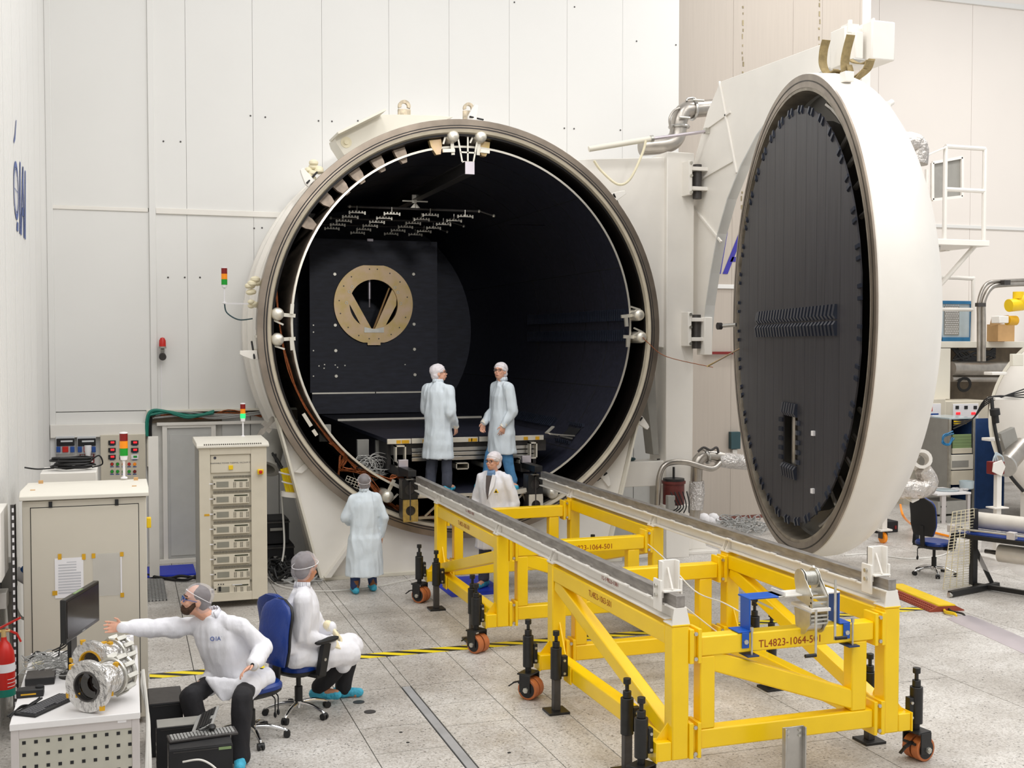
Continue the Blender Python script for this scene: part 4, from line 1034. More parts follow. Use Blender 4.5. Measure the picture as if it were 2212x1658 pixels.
# ================================================================ yellow rail carts
CXL, PW, CW = 3.846, .14, 1.877
z0, z1 = .268, 1.28
BV = .012
def bolt(p, d, par, r=.016, l=.012): return B().cyl(p, V(p)+V(d)*l, r, n=6).build('bolt', 'zinc', par)
def caster_jack(par, x, y, sgn, yaw):
    """jack tube with screw head on a twin-wheel caster; bolts to the stub's end plate"""
    m = B(); m.cyl((x,y,.30),(x,y,.60),.052,n=20); m.cyl((x,y,.60),(x,y,.655),.034,n=16); j = m.build('caster_jack', 'black_paint', par, .004)
    m = B(); m.cyl((x,y,.655),(x,y,.71),.016,n=10); m.cyl((x,y,.71),(x,y,.755),.031,n=12); m.build('jack_screw', 'black_paint', j, .003)
    m = B(); m.box(min(x+sgn*.045,x+sgn*.085),max(x+sgn*.045,x+sgn*.085),y-.03,y+.03,.33,.52); m.build('mount_plate', 'black_paint', j, .004)
    for zz in (.36,.48): bolt((x+sgn*.066,y-.03,zz),(0,-1,0),j,.013)
    M_ = Matrix.Translation((x,y,0)) @ Matrix.Rotation(yaw,4,'Z')
    m = B(); m.cyl((0,0,.25),(0,0,.31),.03,n=12); m.box(-.095,.095,-.07,.07,.235,.252); m.box(-.1,-.088,-.07,.045,.07,.24); m.box(.088,.1,-.07,.045,.07,.24); m.xf(M_).build('caster_fork', 'black_paint', j, .003)
    for sx in (-.045,.045):
        m = B(); m.cyl((sx-.036,-.03,.1),(sx+.036,-.03,.1),.1,n=32); wv = m.xf(M_).build('wheel', 'tire', j, .006)
        m = B(); m.cyl((sx-.039,-.03,.1),(sx+.039,-.03,.1),.078,n=28); m.xf(M_).build('wheel_hub', 'black_plastic', j)
    m = B(); m.cyl((-.125,-.03,.1),(.125,-.03,.1),.016,n=10); m.cyl((-.118,-.03,.1),(-.1,-.03,.1),.027,n=6); m.cyl((.1,-.03,.1),(.118,-.03,.1),.027,n=6); m.xf(M_).build('axle', 'zinc', j)
    m = B(); m.bar((-.02,.06,.16),(-.02,.15,.13),.03,.014); m.bar((-.02,.13,.14),(-.02,.2,.09),.025,.012); m.cyl((-.06,.07,.15),(.06,.07,.15),.012,n=8); m.xf(M_).build('brake_lever', 'black_paint', j)
def foot_jack(par, x, y, sgn):
    m = B(); m.cyl((x,y,.31),(x,y,.60),.052,n=20); m.cyl((x,y,.60),(x,y,.655),.034,n=16); j = m.build('foot_jack', 'black_paint', par, .004)
    m = B(); m.cyl((x,y,.655),(x,y,.71),.016,n=10); m.cyl((x,y,.71),(x,y,.755),.031,n=12); m.build('jack_screw', 'black_paint', j, .003)
    m = B(); m.box(min(x+sgn*.045,x+sgn*.105),max(x+sgn*.045,x+sgn*.105),y-.03,y+.03,.33,.52); m.build('mount_plate', 'black_paint', j, .004)
    for zz in (.36,.48): bolt((x+sgn*.07,y-.03,zz),(0,-1,0),j,.013)
    B().box(x-.034,x+.034,y-.034,y+.034,.02,.31).build('jack_leg', 'gunmetal', j, .006)
    B().box(x-.1,x+.1,y-.1,y+.1,0,.022).build('foot_plate', 'black_paint', j, .002)
def rail_cart(label, y0, y1, flip, dz, code_l, code_f, texts_front):
    ct = thing('rail_cart', label, 'cart', (CXL+1.0, (y0+y1+PW)/2, 0), group='yellow rail carts')
    xs = (CXL, CXL+CW); ysp = (y0, y1)
    for x in xs:
        for y in ysp:
            B().box(x, x+PW, y, y+PW, z0, z1).build('corner_post', 'yellow', ct, BV)
            B().box(x-.004, x+PW+.004, y-.004, y+PW+.004, z1, z1+.012).build('post_cap', 'yellow', ct, .003)
        tb_ = B().box(x+.006, x+PW-.006, y0+PW, y1, 1.118, 1.262).build('side_top_beam', 'yellow', ct, BV)
        B().box(x+.006, x+PW-.006, y0+PW, y1, z0+.004, .415).build('side_bottom_beam', 'yellow', ct, BV)
        ya, yb = (y0+PW, y1) if not flip else (y1, y0+PW)
        if not flip: a, b = V((x+PW/2, y1-.02, 1.10)), V((x+PW/2, y0+PW+.03, .44))
        else: a, b = V((x+PW/2, y0+PW+.03, 1.02)), V((x+PW/2, y1-.02, .44))
        B().bar(a, b, PW-.026, .13).build('side_diagonal', 'yellow', ct, BV)
    # end frames between the sides: inner posts, beams, diagonal, bolted plates
    xi0, xi1 = CXL+PW+.1, CXL+CW-.1
    for fi, yf in enumerate((y0, y1)):
        ya, yb = yf+.006, yf+PW-.006
        B().box(xi0, xi1, ya, yb, 1.035, 1.185).build('end_top_beam', 'yellow', ct, BV)
        B().box(xi0, xi1, ya, yb, .328, .478).build('end_bottom_beam', 'yellow', ct, BV)
        for xa, xb in ((xi0, xi0+.125), (xi1-.2, xi1-.06)):
            B().box(xa, xb, ya+.004, yb-.004, .478, 1.035).build('inner_post', 'yellow', ct, BV)
        B().bar((xi0+.08, yf+PW/2, 1.0), (xi1-.12, yf+PW/2, .55), PW-.034, .15).build('end_diagonal', 'yellow', ct, BV)
        for side, xe, xp in ((-1, CXL+PW, xi0), (1, CXL+CW, xi1)):
            for za, zb in ((.99, 1.25), (.27, .54)):
                m = B(); a, b = sorted((xe, xe - side*.035))
                m.box(a if side < 0 else a, b, yf-.012, yf+PW+.012, za, zb)
                a2, b2 = sorted((xp, xp + side*.03)); m.box(a2, b2, yf-.012, yf+PW+.012, za, zb)
                m.box(min(xe,xp)+.03, max(xe,xp)-.03, yf+.02, yf+PW-.02, za+.03, zb-.03)
                pl_ = m.build('flange_plate', 'yellow', ct, .004)
                for zz in (za+.035, zb-.035): bolt(((xe+xp)/2, yf-.0, zz), (0,-1,0), pl_, .016, .016)
        # stubs with gussets and casters, pointing out left and right
        ys_ = yf+PW/2
        for sgn, xe in ((-1, CXL), (1, CXL+CW+PW)):
            a, b = sorted((xe, xe+sgn*.12)); st_ = B().box(a, b, yf+.005, yf+PW-.005, z0, z0+.145).build('stub_arm', 'yellow', ct, .008)
            a, b = sorted((xe+sgn*.12, xe+sgn*.132)); B().box(a, b, yf-.004, yf+PW+.004, z0-.004, z0+.15).build('end_plate', 'yellow', st_, .002)
            B().prism([(xe, ys_, z0+.145), (xe+sgn*.1, ys_, z0+.145), (xe, ys_, z0+.27)], (0,.012,0)).build('gusset', 'yellow', st_)
            caster_jack(ct, xe+sgn*.22, ys_, -sgn, (rad(100) if sgn > 0 else rad(30+12*fi)))
            yj = yf + (.55 if fi == 0 else -.42)
            a, b = sorted((xe-sgn*.002, xe+sgn*.014)); B().box(a, b, yj-.085, yj+.085, z0-.004, z0+.165).build('jack_pad', 'yellow', ct, .002)
            foot_jack(ct, xe+sgn*.12, yj, -sgn)
            B().prism([(xe-sgn*.07, yf+(PW if fi == 0 else 0), .42), (xe-sgn*.07, yf+(PW+.17 if fi == 0 else -.17), .42), (xe-sgn*.07, yf+(PW if fi == 0 else 0), .72)], (.012,0,0)).build('gusset', 'yellow', ct)
    # painted part numbers
    text(code_l, .074, (CXL+.0055, y0+PW+dz, 1.195), (0,-1,0), (0,0,1), 'red_text', ct, sx=.95)
    for yf, x in texts_front: text(code_f, .082, (x, yf+.0055, 1.088), (1,0,0), (0,0,1), 'red_text', ct, sx=.95)
    return ct
rail_cart('near yellow rail cart with a hand winch clamped on its front beam', 7.70, 10.25, False, 1.26, 'TL4823-1063-501', 'TL4823-1064-501', ((7.70, 4.86),))
rail_cart('far yellow rail cart standing against the chamber mouth', 11.975, 14.56, True, 1.19, 'TL4823-1065-501', 'TL4823-1064-501', ((11.975, 4.95),))
# white I-beams with worn steel rail on top
def rail_beam(x, ya, yb, label, posts, code=None):
    rb = thing('rail_beam', label, 'rail', (x, (ya+yb)/2, 1.29), group='white rail beams on the carts')
    m = B(); m.box(x-.06, x+.06, ya, yb, 1.30, 1.315); m.box(x-.06, x+.06, ya, yb, 1.405, 1.42); m.box(x-.006, x+.006, ya, yb, 1.315, 1.405); m.build('i_beam', 'white_paint', rb, .003)
    m = B(); m.box(x-.037, x+.037, ya-(.14 if ya < 8 else 0), yb, 1.42, 1.508); m.build('rail_bar', 'rail_steel', rb, .004)
    n = int((yb-ya)/.42)
    for i in range(n):
        y = ya+.25+.42*i
        for s in (-1, 1): B().box(x+s*.062-.016, x+s*.062+.016, y, y+.09, 1.418, 1.43).build('rail_clip', 'white_paint', rb)
    for y in posts:
        for dy in (.035, .105):
            for s in (-1, 1):
                B().prism([(x+s*.008, y+dy, 1.29), (x+s*.075, y+dy, 1.29), (x+s*.02, y+dy, 1.415), (x+s*.008, y+dy, 1.415)], (0,.012,0)).build('stiffener', 'white_paint', rb)
        B().box(x-.075, x+.075, y-.005, y+PW+.005, 1.285, 1.3).build('seat_plate', 'white_paint', rb, .002)
        for s in (-1, 1): bolt((x+s*.055, y+.07, 1.3), (0,0,1), rb, .012, .016)
    if code: text(code, .062, (x-.0068, code_y[code_i[0]], 1.362), (0,-1,0), (0,0,1), 'red_text', rb, sx=.95); code_i[0] += 1
    return rb
code_y, code_i = [9.02, 13.25], [0]
XL, XR = CXL+PW/2, CXL+CW+PW/2
rail_beam(XL, 7.85, 11.92, 'near half of the left white rail beam with a worn steel rail', (10.25,), 'TL-T4823-1061')
rail_beam(XL, 11.925, 15.84, 'far half of the left white rail beam leading into the chamber', (11.975, 14.56), 'TL-T4823-1061')
rail_beam(XR, 7.85, 11.92, 'near half of the right white rail beam with a worn steel rail', (10.25,))
rail_beam(XR, 11.925, 15.84, 'far half of the right white rail beam leading into the chamber', (11.975, 14.56))
# white end pedestals and stops at the near ends
for x, side in ((XL, 'left'), (XR, 'right')):
    es = thing('rail_end_stop', 'white steel end stop bolted at the near end of the %s rail' % side, 'end stop', (x, 7.75, 1.292), group='rail end stops')
    B().prism([(x-.075,7.70,1.292),(x+.075,7.70,1.292),(x+.05,7.71,1.415),(x-.05,7.71,1.415)], (0,.012,0)).build('end_plate', 'white_paint', es, .002)
    B().box(x-.075, x+.075, 7.70, 7.85, 1.287, 1.297).build('base_plate', 'white_paint', es, .002)
    B().box(x-.055, x+.055, 7.71, 7.85, 1.405, 1.418).build('top_plate', 'white_paint', es, .002)
    B().box(x-.006, x+.006, 7.71, 7.85, 1.297, 1.405).build('web', 'white_paint', es)
    m = B(); m.box(x-.075,x+.075,7.93,7.945,1.46,1.74); m.box(x-.075,x-.06,7.87,7.945,1.46,1.74); m.box(x+.06,x+.075,7.87,7.945,1.46,1.74); m.build('stop_channel', 'white_paint', es, .004)
    for a_, b_ in ((x-.094,x-.075),(x+.075,x+.094)): B().box(a_,b_,7.86,7.99,1.36,1.6).build('side_plate', 'white_paint', es, .006)
    B().box(x-.075,x+.075,7.83,7.94,1.508,1.522).build('stop_foot', 'white_paint', es, .003)
    B().bar((x, 7.845, 1.525), (x, 7.93, 1.68), .014, .014).build('stop_rib', 'white_paint', es)
    for s in (-1,1):
        for zz in (1.55, 1.48): bolt((x+s*.094, 7.92, zz), (s,0,0), es, .018, .02)
# thin white cord strung over the cart beams
m = B().tube([at(1400,1175,y=11.9), at(1440,1210,y=10.3), at(1500,1275,y=9.4), at(1560,1300,y=8.6), at(1600,1322,y=7.95)], .006, 6, 6)
tag(m.build('cord', 'cable_white'), 'thin white cord hanging slack across the near cart towards the winch', 'cord')
m = B().tube([at(1480,1310,y=7.85), at(1530,1350,y=7.9), at(1560,1372,y=7.88)], .005, 6, 5)
tag(m.build('cord', 'cable_white'), 'short white cord tied from the left end stop to the front beam', 'cord')
# ---------------------------------------------------------------- winch clamped on the near cart
wn = thing('hand_winch', 'double galvanised hand winch on a blue bracket clamped to the near cart', 'winch', (4.95, 7.75, 1.185))
xw = 4.40; XE = 5.30
m = B(); m.box(xw, xw+.115, 7.70, 7.86, 1.188, 1.198)
m.build('clamp_flange', 'cart_blue', wn, .003)
B().box(xw+.105, xw+.118, 7.72, 7.86, 1.195, 1.44).build('bracket_leg', 'cart_blue', wn, .004)
B().box(XE, XE+.013, 7.72, 7.86, 1.195, 1.44).build('bracket_leg', 'cart_blue', wn, .004)
B().box(xw+.105, xw+.42, 7.72, 7.90, 1.43, 1.443).build('bracket_top', 'cart_blue', wn, .005)
B().box(xw+.36, XE+.013, 7.72, 7.90, 1.43, 1.443).build('bracket_plate', 'white_paint', wn, .003)
B().box(xw+.4, xw+.41, 7.70, 7.9, 1.443, 1.475).build('bracket_fin', 'white_paint', wn, .002)
B().box(XE, XE+.1, 7.70, 7.86, 1.188, 1.198).build('clamp_flange', 'cart_blue', wn, .003)
for x in (xw+.06, XE+.06):
    B().box(x-.03, x+.03, 7.692, 7.70, 1.07, 1.19).build('clamp_ear', 'cart_blue', wn, .002)
    bolt((x, 7.692, 1.12), (0,-1,0), wn, .02, .012)
    B().cyl((x+.05, 7.688, 1.0), (x+.05, 7.688, 1.23), .008, n=8).build('clamp_rod', 'zinc', wn)
    B().box(x, x+.1, 7.66, 7.80, 1.005, 1.017).build('clamp_foot', 'bracket_dark_blue', wn, .002)
    bolt((x+.05, 7.688, 1.198), (0,0,1), wn, .014, .03)
wx = 4.98
def cheek(x, poly, name='winch_cheek', mt='zinc', t=.006): return B().prism([(x, y, z) for y, z in poly], (t,0,0)).build(name, mt, wn)
cir = lambda cy, cz, r, a0, a1, n=14: [(cy + r*cos(a0+(a1-a0)*i/n), cz + r*sin(a0+(a1-a0)*i/n)) for i in range(n+1)]
up_ = [(7.58,1.36),(7.80,1.40)] + cir(7.76,1.56,.075,rad(-20),rad(170)) + [(7.58,1.46)]
cheek(wx-.01, up_); cheek(wx+.13, up_)
B().cyl((wx, 7.75, 1.56), (wx+.13, 7.75, 1.56), .045, n=24).build('drum', 'steel', wn)
for k in range(8): B().tor((wx+.022+.012*k, 7.75, 1.56), (1,0,0), .05, .006, 24, 6).build('cable_turn', 'zinc', wn)
for x in (wx+.002, wx+.108): B().cyl((x, 7.75, 1.56), (x+.006, 7.75, 1.56), .078, n=28).build('drum_flange', 'zinc', wn)
B().bar((wx+.135, 7.80, 1.64), (wx+.135, 7.60, 1.44), .02, .018, (1,0,0)).build('gear_guard', 'white_paint', wn)
for y, z in ((7.6,1.44),(7.6,1.4),(7.62,1.37)): B().cyl((wx-.01, y, z), (wx+.14, y, z), .009, n=8).build('cross_pin', 'zinc', wn)
B().box(wx-.02, wx+.15, 7.57, 7.86, 1.335, 1.36).build('mount_plate', 'white_paint', wn, .003)
dn_ = [(7.58,1.33),(7.80,1.33)] + cir(7.70,1.225,.085,rad(0),rad(-160)) + [(7.58,1.24)]
cheek(wx-.03, dn_); cheek(wx+.125, dn_)
B().cyl((wx-.025, 7.70, 1.225), (wx+.12, 7.70, 1.225), .065, n=24).build('drum', 'steel', wn)
for y, z in ((7.59,1.3),(7.59,1.27),(7.59,1.24)): B().cyl((wx-.02, y, z), (wx+.13, y, z), .009, n=8).build('cross_pin', 'zinc', wn)
for x, zt_, zb_, hx in ((wx+.0, 1.36, 1.0, -.095), (wx+.17, 1.58, 1.115, .1)):
    B().bar((x, 7.545, zt_), (x, 7.545, zb_), .018, .008, (0,1,0)).build('crank_arm', 'zinc', wn)
    B().cyl((x, 7.54, zb_+.012), (x+hx, 7.54, zb_+.012), .014, n=12).build('crank_grip', 'black_plastic', wn)
B().bar((4.60, 7.86, 1.41), (4.78, 7.84, 1.32), .016, .016).build('pin_lever', 'ivory', wn)
B().cyl((4.6, 7.86, 1.41), (4.65, 7.86, 1.385), .016, n=10).build('lever_grip', 'black_plastic', wn)
# steel channel upright in the foreground
p = at(1712, 1600, y=7.45)
m = B(); m.box(p.x-.09, p.x+.09, 7.44, 7.452, .0, .52); m.box(p.x-.09, p.x-.078, 7.40, 7.44, .0, .52); m.box(p.x+.078, p.x+.09, 7.40, 7.44, .0, .52)
sc_ = tag(m.build('steel_channel', 'steel', None, .003), 'short upright steel channel standing in front of the near cart', 'steel channel')
for dx in (-.05, .05):
    for z in (.49, .45): bolt((p.x+dx, 7.44, z), (0,-1,0), sc_, .012)
# blue mat under the far cart
a = [at(930,1262,z=0), at(1000,1280,z=0), at(1058,1262,z=0), at(1010,1237,z=0), at(985,1238,z=0)]
tag(B().box(4.1, 4.9, 14.75, 16.0, .0005, .006).build('floor_mat', 'blue_mat'), 'bright blue mat on the floor under the far cart', 'mat')
# ================================================================ left side: cabinets, racks, desk
def pbox(m, u0, v0, u1, v1, y, t):        # box on a front face at depth y between two photo points, standing proud by t
    a, b = at(u0, v0, y=y), at(u1, v1, y=y); return m.box(min(a.x,b.x), max(a.x,b.x), y-t, y, min(a.z,b.z), max(a.z,b.z))
def signal_tower(p, label, s=1.0, lit=None, pole=.18):
    p = V(p); t = thing('signal_tower', label, 'signal lamp', p, group='stack signal lamps')
    B().lathe([(0,0),(.03*s,0),(.03*s,.012),(.011*s,.02),(.011*s,pole)], p, (0,0,1), 16).build('pole', 'paper', t)
    z = pole
    B().lathe([(.0,z),(.03*s,z+.01),(.034*s,z+.05),(0,z+.05)], p, (0,0,1), 20).build('socket', 'paper', t); z += .05
    for nm, mt in (('green', 'green_lit' if lit == 'green' else 'green_lamp'), ('amber', 'amber'), ('red', 'red_lamp')):
        B().lathe([(0,z),(.036*s,z),(.036*s,z+.066*s),(0,z+.066*s)], p, (0,0,1), 20).build(nm+'_lens', mt, t); z += .067*s
    B().lathe([(0,z),(.036*s,z),(.034*s,z+.012),(0,z+.016)], p, (0,0,1), 20).build('cap', 'paper', t)
    return t
# --- big beige cabinet
cx0, cx1, cy0, cy1 = -.855, .165, 10.69, 11.62
cab = thing('equipment_cabinet', 'large plain beige equipment cabinet behind the monitor with papers taped on', 'cabinet', ((cx0+cx1)/2, (cy0+cy1)/2, 0))
B().box(cx0, cx1, cy0+.012, cy1, .06, 2.03).build('cabinet_body', 'beige', cab, .006)
B().box(cx0+.07, cx1-.07, cy0+.002, cy0+.014, .1, 1.97).build('cabinet_door', 'beige', cab, .003)
m = B()
for a in ((cx0+.064,cx0+.07,.1,1.976),(cx1-.07,cx1-.064,.1,1.976),(cx0+.064,cx1-.064,1.97,1.976)): m.box(a[0],a[1],cy0+.009,cy0+.013,a[2],a[3])
m.build('door_gap', 'soft_black', cab)
B().prism([(cx0-.02,cy0-.03,2.04),(cx0-.02,cy1+.02,2.04),(cx0-.02,cy1+.02,2.085),(cx0-.02,cy0+.05,2.115),(cx0-.02,cy0-.03,2.075)], (cx1-cx0+.04,0,0)).build('cabinet_lid', 'beige_light', cab, .006)
for u, v_ in ((109,1090),(252,1085)): 
    l_ = pbox(B(), u-4, v_-7, u+4, v_+6, cy0+.002, .008).build('door_latch', 'black_plastic', cab, .002)
for x, y in ((cx0+.08,cy0+.12),(cx1-.1,cy0+.14),(cx0+.1,cy1-.1),(cx1-.08,cy1-.12)): B().box(x-.02,x+.02,y-.015,y+.015,2.09,2.118).build('lid_fixing', 'cardboard', cab)
q = at(318,1127,y=cy0+.1); B().box(cx1, cx1+.04, q.y-.03, q.y+.05, q.z-.05, q.z+.04).build('side_handle', 'yellow_plastic', cab, .006)
o = tag(pbox(B(), 118, 1206, 181, 1288, cy0, .002).build('form_sheet', 'paper'), 'white printed form in a sleeve taped to the beige cabinet door', 'paper')
m = B()
for i in range(12):
    pbox(m, 126+(18 if i == 0 else 0), 1213+i*6, (165 if i < 4 else 175), 1213.7+i*6, cy0-.0022, .0003)
m.build('print', 'print_grey', o)
for (u,v_,w_,h) in ((125,1196,8,12),(177,1196,8,12),(113,1276,11,9)): pbox(B(), u, v_, u+w_, v_+h, cy0-.003, .0008).build('tape_piece', 'tape_amber', o)
o = tag(pbox(B(), 200, 1196, 262, 1284, cy0, .002).build('clear_sleeve', 'clear_film'), 'empty clear plastic sleeve taped on the beige cabinet right of the form', 'sleeve')
for (u,v_,w_,h) in ((198,1195,8,10),(259,1192,8,9),(260,1280,8,9)): pbox(B(), u, v_, u+w_, v_+h, cy0-.003, .0008).build('tape_piece', 'tape_amber', o)
pbox(B(), 260, 1202, 264, 1280, cy0-.002, .0008).build('binder_strip', 'paper', o)
signal_tower(at(268,1033,z=2.1)+V((0,0,.0)), 'red amber green signal lamp standing on the large beige cabinet', 1.05, None, .17)
# slotted steel upright at the cabinet's left edge
sp = thing('slotted_upright', 'perforated grey steel upright at the left edge of the big beige cabinet', 'steel upright', (cx0-.06, cy0-.06, .0))
m = B(); m.box(cx0-.085, cx0-.045, cy0-.08, cy0-.074, 0, 2.02); m.box(cx0-.051, cx0-.045, cy0-.08, cy0-.02, 0, 2.02); m.build('upright', 'gunmetal', sp)
m = B()
for i in range(30): m.box(cx0-.073, cx0-.057, cy0-.083, cy0-.08, .1+.064*i, .135+.064*i)
o = m.build('slots', 'paper', sp); o['kind'] = 'stuff'
# white box cabinet behind with a cable coil on it
tag(B().box(-.80, -.28, 12.1, 12.7, 0, 2.12).build('white_cupboard', 'white_paint', None, .006), 'white cupboard standing behind the big beige cabinet under the black cable coil', 'cupboard')
m = B(); p = V((-.53, 12.35, 2.12))
for i in range(9):
    a, b = random.uniform(.14,.2), random.uniform(.1,.15); o_ = random.uniform(0,.05)
    m.tube([p+V((a*cos(t*PI/6)+o_, b*sin(t*PI/6), .02+.012*i+random.uniform(0,.012))) for t in range(12)], .009, 6, 2, True)
m.tube([p+V((.18,0,.08)), p+V((.27,-.02,.14)), p+V((.3,.0,.05)), p+V((.2,.0,.02))], .008, 6, 5); m.tube([p+V((-.15,-.05,.03)), p+V((-.3,-.1,.03)), p+V((-.42,-.1,.05))], .008, 6, 5)
tag(m.build('cable_coil', 'cable_black'), 'coil of black cable lying on the white cupboard', 'cable')
# --- wall sockets, sign, trunking and control panel on the back wall
tr = tag(pbox(B(), 109, 917, 316, 940, WY, .1).build('cable_trunking', 'white_paint', None, .006), 'white horizontal cable trunking above the wall sockets', 'trunking')
for i, (u0, lab) in enumerate(((121, 'grey wall socket box with blue and red sockets, left one of two'), (167, 'grey wall socket box with a white plug in its red socket, right one of two'))):
    a = at(u0, 942, y=WY); sb = thing('socket_box', lab, 'socket box', at(u0+20, 978, y=WY), group='wall socket boxes')
    pbox(B(), u0, 941, u0+41, 978, WY, .12).build('box_body', 'grey_light', sb, .008) if 'grey_light' in MATS else None
    if 'grey_light' not in MATS:
        mat('grey_light', c(206, 208, 210), .45); pbox(B(), u0, 941, u0+41, 978, WY, .12).build('box_body', 'grey_light', sb, .008)
    pbox(B(), u0+1, 947, u0+40, 962, WY-.12, .015).build('breaker_window', 'soft_black', sb, .004)
    pbox(B(), u0+10, 951, u0+36, 954, WY-.135, .004).build('breaker_row', 'grey_light', sb)
    for du, mt, w_ in ((1,'blue_box',9),(14,'red',13),(31,'blue_box',9)): pbox(B(), u0+du, 964, u0+du+w_, 976, WY-.12, .04).build('socket', mt, sb, .006)
    if i:
        q = at(190, 970, y=WY-.2); B().lathe([(0,-.06),(.05,-.06),(.05,.02),(.04,.06),(.022,.16),(0,.16)], q, (0,-.1,-1), 16).build('plug', 'paper', sb)
        B().tube([q+V((0,-.02,-.14)), q+V((.03,-.03,-.3)), q+V((.06,.0,-.55))], .018, 8, 5).build('plug_cable', 'cable_black', sb)
o = tag(pbox(B(), 172, 980, 204, 999, WY, .01).build('warning_sign', 'sign_red'), 'dark red warning plate under the right wall socket box', 'sign')
a, b = at(172,980,y=WY), at(204,999,y=WY); lines_print(o, a, b.x-a.x, 3, a.z-b.z)
cp = thing('switchboard', 'beige wall control panel with red displays and rows of push buttons', 'control panel', at(266,1028,y=WY))
pbox(B(), 217, 938, 315, 1040, WY, .14).build('panel_box', 'rack_face', cp, .006)
for i, v_ in enumerate((951, 967, 982)):
    for j, u in enumerate((234, 258, 283)):
        d_ = pbox(B(), u, v_, u+16, v_+9, WY-.14, .02).build('display', 'black_plastic' if not (i == 2 and j == 2) else 'paper', cp, .002)
        pbox(B(), u+5, v_+2, u+13, v_+6, WY-.16, .002).build('digits', 'led_red' if not (i == 2 and j == 2) else 'green_lamp', d_)
        pbox(B(), u+3, v_+10, u+13, v_+11.5, WY-.14, .002).build('caption', 'blue_box', cp)
for v_, row in ((1002, ('red','green_lamp','amber','red','amber')), (1018, ('green_lamp','green_lamp','green_lamp','green_lamp','red_dark'))):
    for u, mt in zip((242, 254, 267, 279, 291), row):
        q = at(u, v_, y=WY-.14); B().lathe([(0,-.03),(.017,-.03),(.02,-.02),(.02,0),(.026,0),(.026,.006)], q, (0,1,0), 14).build('push_button', mt, cp)
        pbox(B(), u-4, v_+5, u+4, v_+6.5, WY-.14, .002).build('caption', 'blue_box', cp)
# alarm beacon with its wire
ab = thing('alarm_beacon', 'small red alarm beacon mounted high on the white back wall', 'beacon', at(351,762,y=WY))
q = at(351, 748, y=WY-.12)
B().lathe([(0,.14),(.03,.13),(.05,.09),(.052,0),(0,0)], q, (0,0,1), 18).build('lens', 'red', ab); B().lathe([(.056,0),(.056,-.03),(0,-.03)], q, (0,0,1), 18).build('lens_base', 'grey_panel', ab)
m = B(); m.cyl(q+V((0,0,-.03)), q+V((0,.05,-.14)), .03, n=12); m.bar(q+V((0,0,-.05)), q+V((0,.12,-.05)), .03, .03); m.build('mount', 'grey_panel', ab); B().cyl(q+V((0,.05,-.14)), q+V((0,-.03,-.16)), .05, .055, n=16).build('horn', 'gunmetal', ab)
B().bar(at(348,765,y=WY-.006), at(349,885,y=WY-.006), .012, .012, (0,1,0)).build('conduit', 'paper', ab)
# third signal tower on a bracket off the vessel's left flank
q = at(485, 655, y=17.3); t3 = signal_tower(q, 'signal lamp on a thin pole beside the left flank of the chamber', 1.2, None, .22)
m = B(); m.bar(q+V((-.02,0,-.0)), at(548,656,y=17.0), .02, .02); m.build('bracket_arm', 'paper', t3)
B().tube([q, at(490,675,y=17.3), at(515,690,y=17.2), at(545,688,y=17.0)], .01, 6, 6).build('lamp_cable', 'teal_box', t3)
# cables in the niche over the doorway
def cable_run(name, pts, r, mt, label, n=1, spread=.0, cat='cable', group=None, stuff=False):
    m = B()
    for i in range(n): m.tube([V(p)+V((random.uniform(-1,1),random.uniform(-1,1)*.4,random.uniform(-1,1)))*spread for p in pts], r, 6, 6)
    o = tag(m.build(name, mt), label, cat, group)
    if stuff: o['kind'] = 'stuff'
    return o
cable_run('cable', [at(318,940,y=WY-.1), at(317,905,y=WY-.09), at(332,890,y=WY-.08), at(365,888,y=WY-.08), at(410,897,y=WY-.08), at(460,890,y=WY-.08)], .022, 'cable_green', 'thick green cable bending over the doorway into the niche', 3, .03)
cable_run('cable_bundle', [at(335,897,y=WY-.05), at(400,891,y=WY-.05), at(470,898,y=WY-.05), at(570,892,y=WY-.05)], .012, 'cable_grey', 'bundle of grey cables lying along the niche above the doorway', 7, .05, stuff=True)
cable_run('cable_bundle', [at(345,893,y=WY-.04), at(430,898,y=WY-.04), at(500,889,y=WY-.04), at(570,897,y=WY-.04)], .012, 'copper', 'bundle of brown cables lying along the niche above the doorway', 4, .05, stuff=True)
cable_run('cable_bundle', [at(326,900,y=WY-.03), at(324,940,y=WY-.06), at(328,985,y=WY-.06), at(327,1020,y=WY-.06)], .012, 'cable_black', 'bundle of dark cables dropping down left of the doorway', 5, .03, stuff=True)
# --- 19 inch rack
rx0, rx1, ry0, ry1 = .875, 1.716, 15.06, 15.98
rk = thing('instrument_rack', 'tall beige rack of eight stacked power supplies beside the chamber', 'equipment rack', ((rx0+rx1)/2, (ry0+ry1)/2, 0))
B().box(rx0, rx1, ry0+.04, ry1, .09, 2.06).build('rack_body', 'rack_face', rk, .006)
B().box(rx0-.004, rx0, ry0+.06, ry1-.02, .12, 2.02).build('side_panel', 'grey_panel', rk)
m = B(); m.prism([(rx0-.03,ry0-.03,2.06),(rx0-.03,ry1+.03,2.06),(rx0-.03,ry1-.05,2.14),(rx0-.03,ry0+.05,2.12),(rx0-.03,ry0-.03,2.09)], (rx1-rx0+.06,0,0)); m.build('rack_lid', 'beige_light', rk, .006)
m = B()
for i in range(28): m.box(rx0+.06+i*.026, rx0+.072+i*.026, ry0-.022, ry0+.02, 2.094, 2.11)
o = m.build('lid_slots', 'vent_dark', rk); o['kind'] = 'stuff'
bx0, bx1 = at(455,1100,y=ry0).x, at(543,1100,y=ry0).x
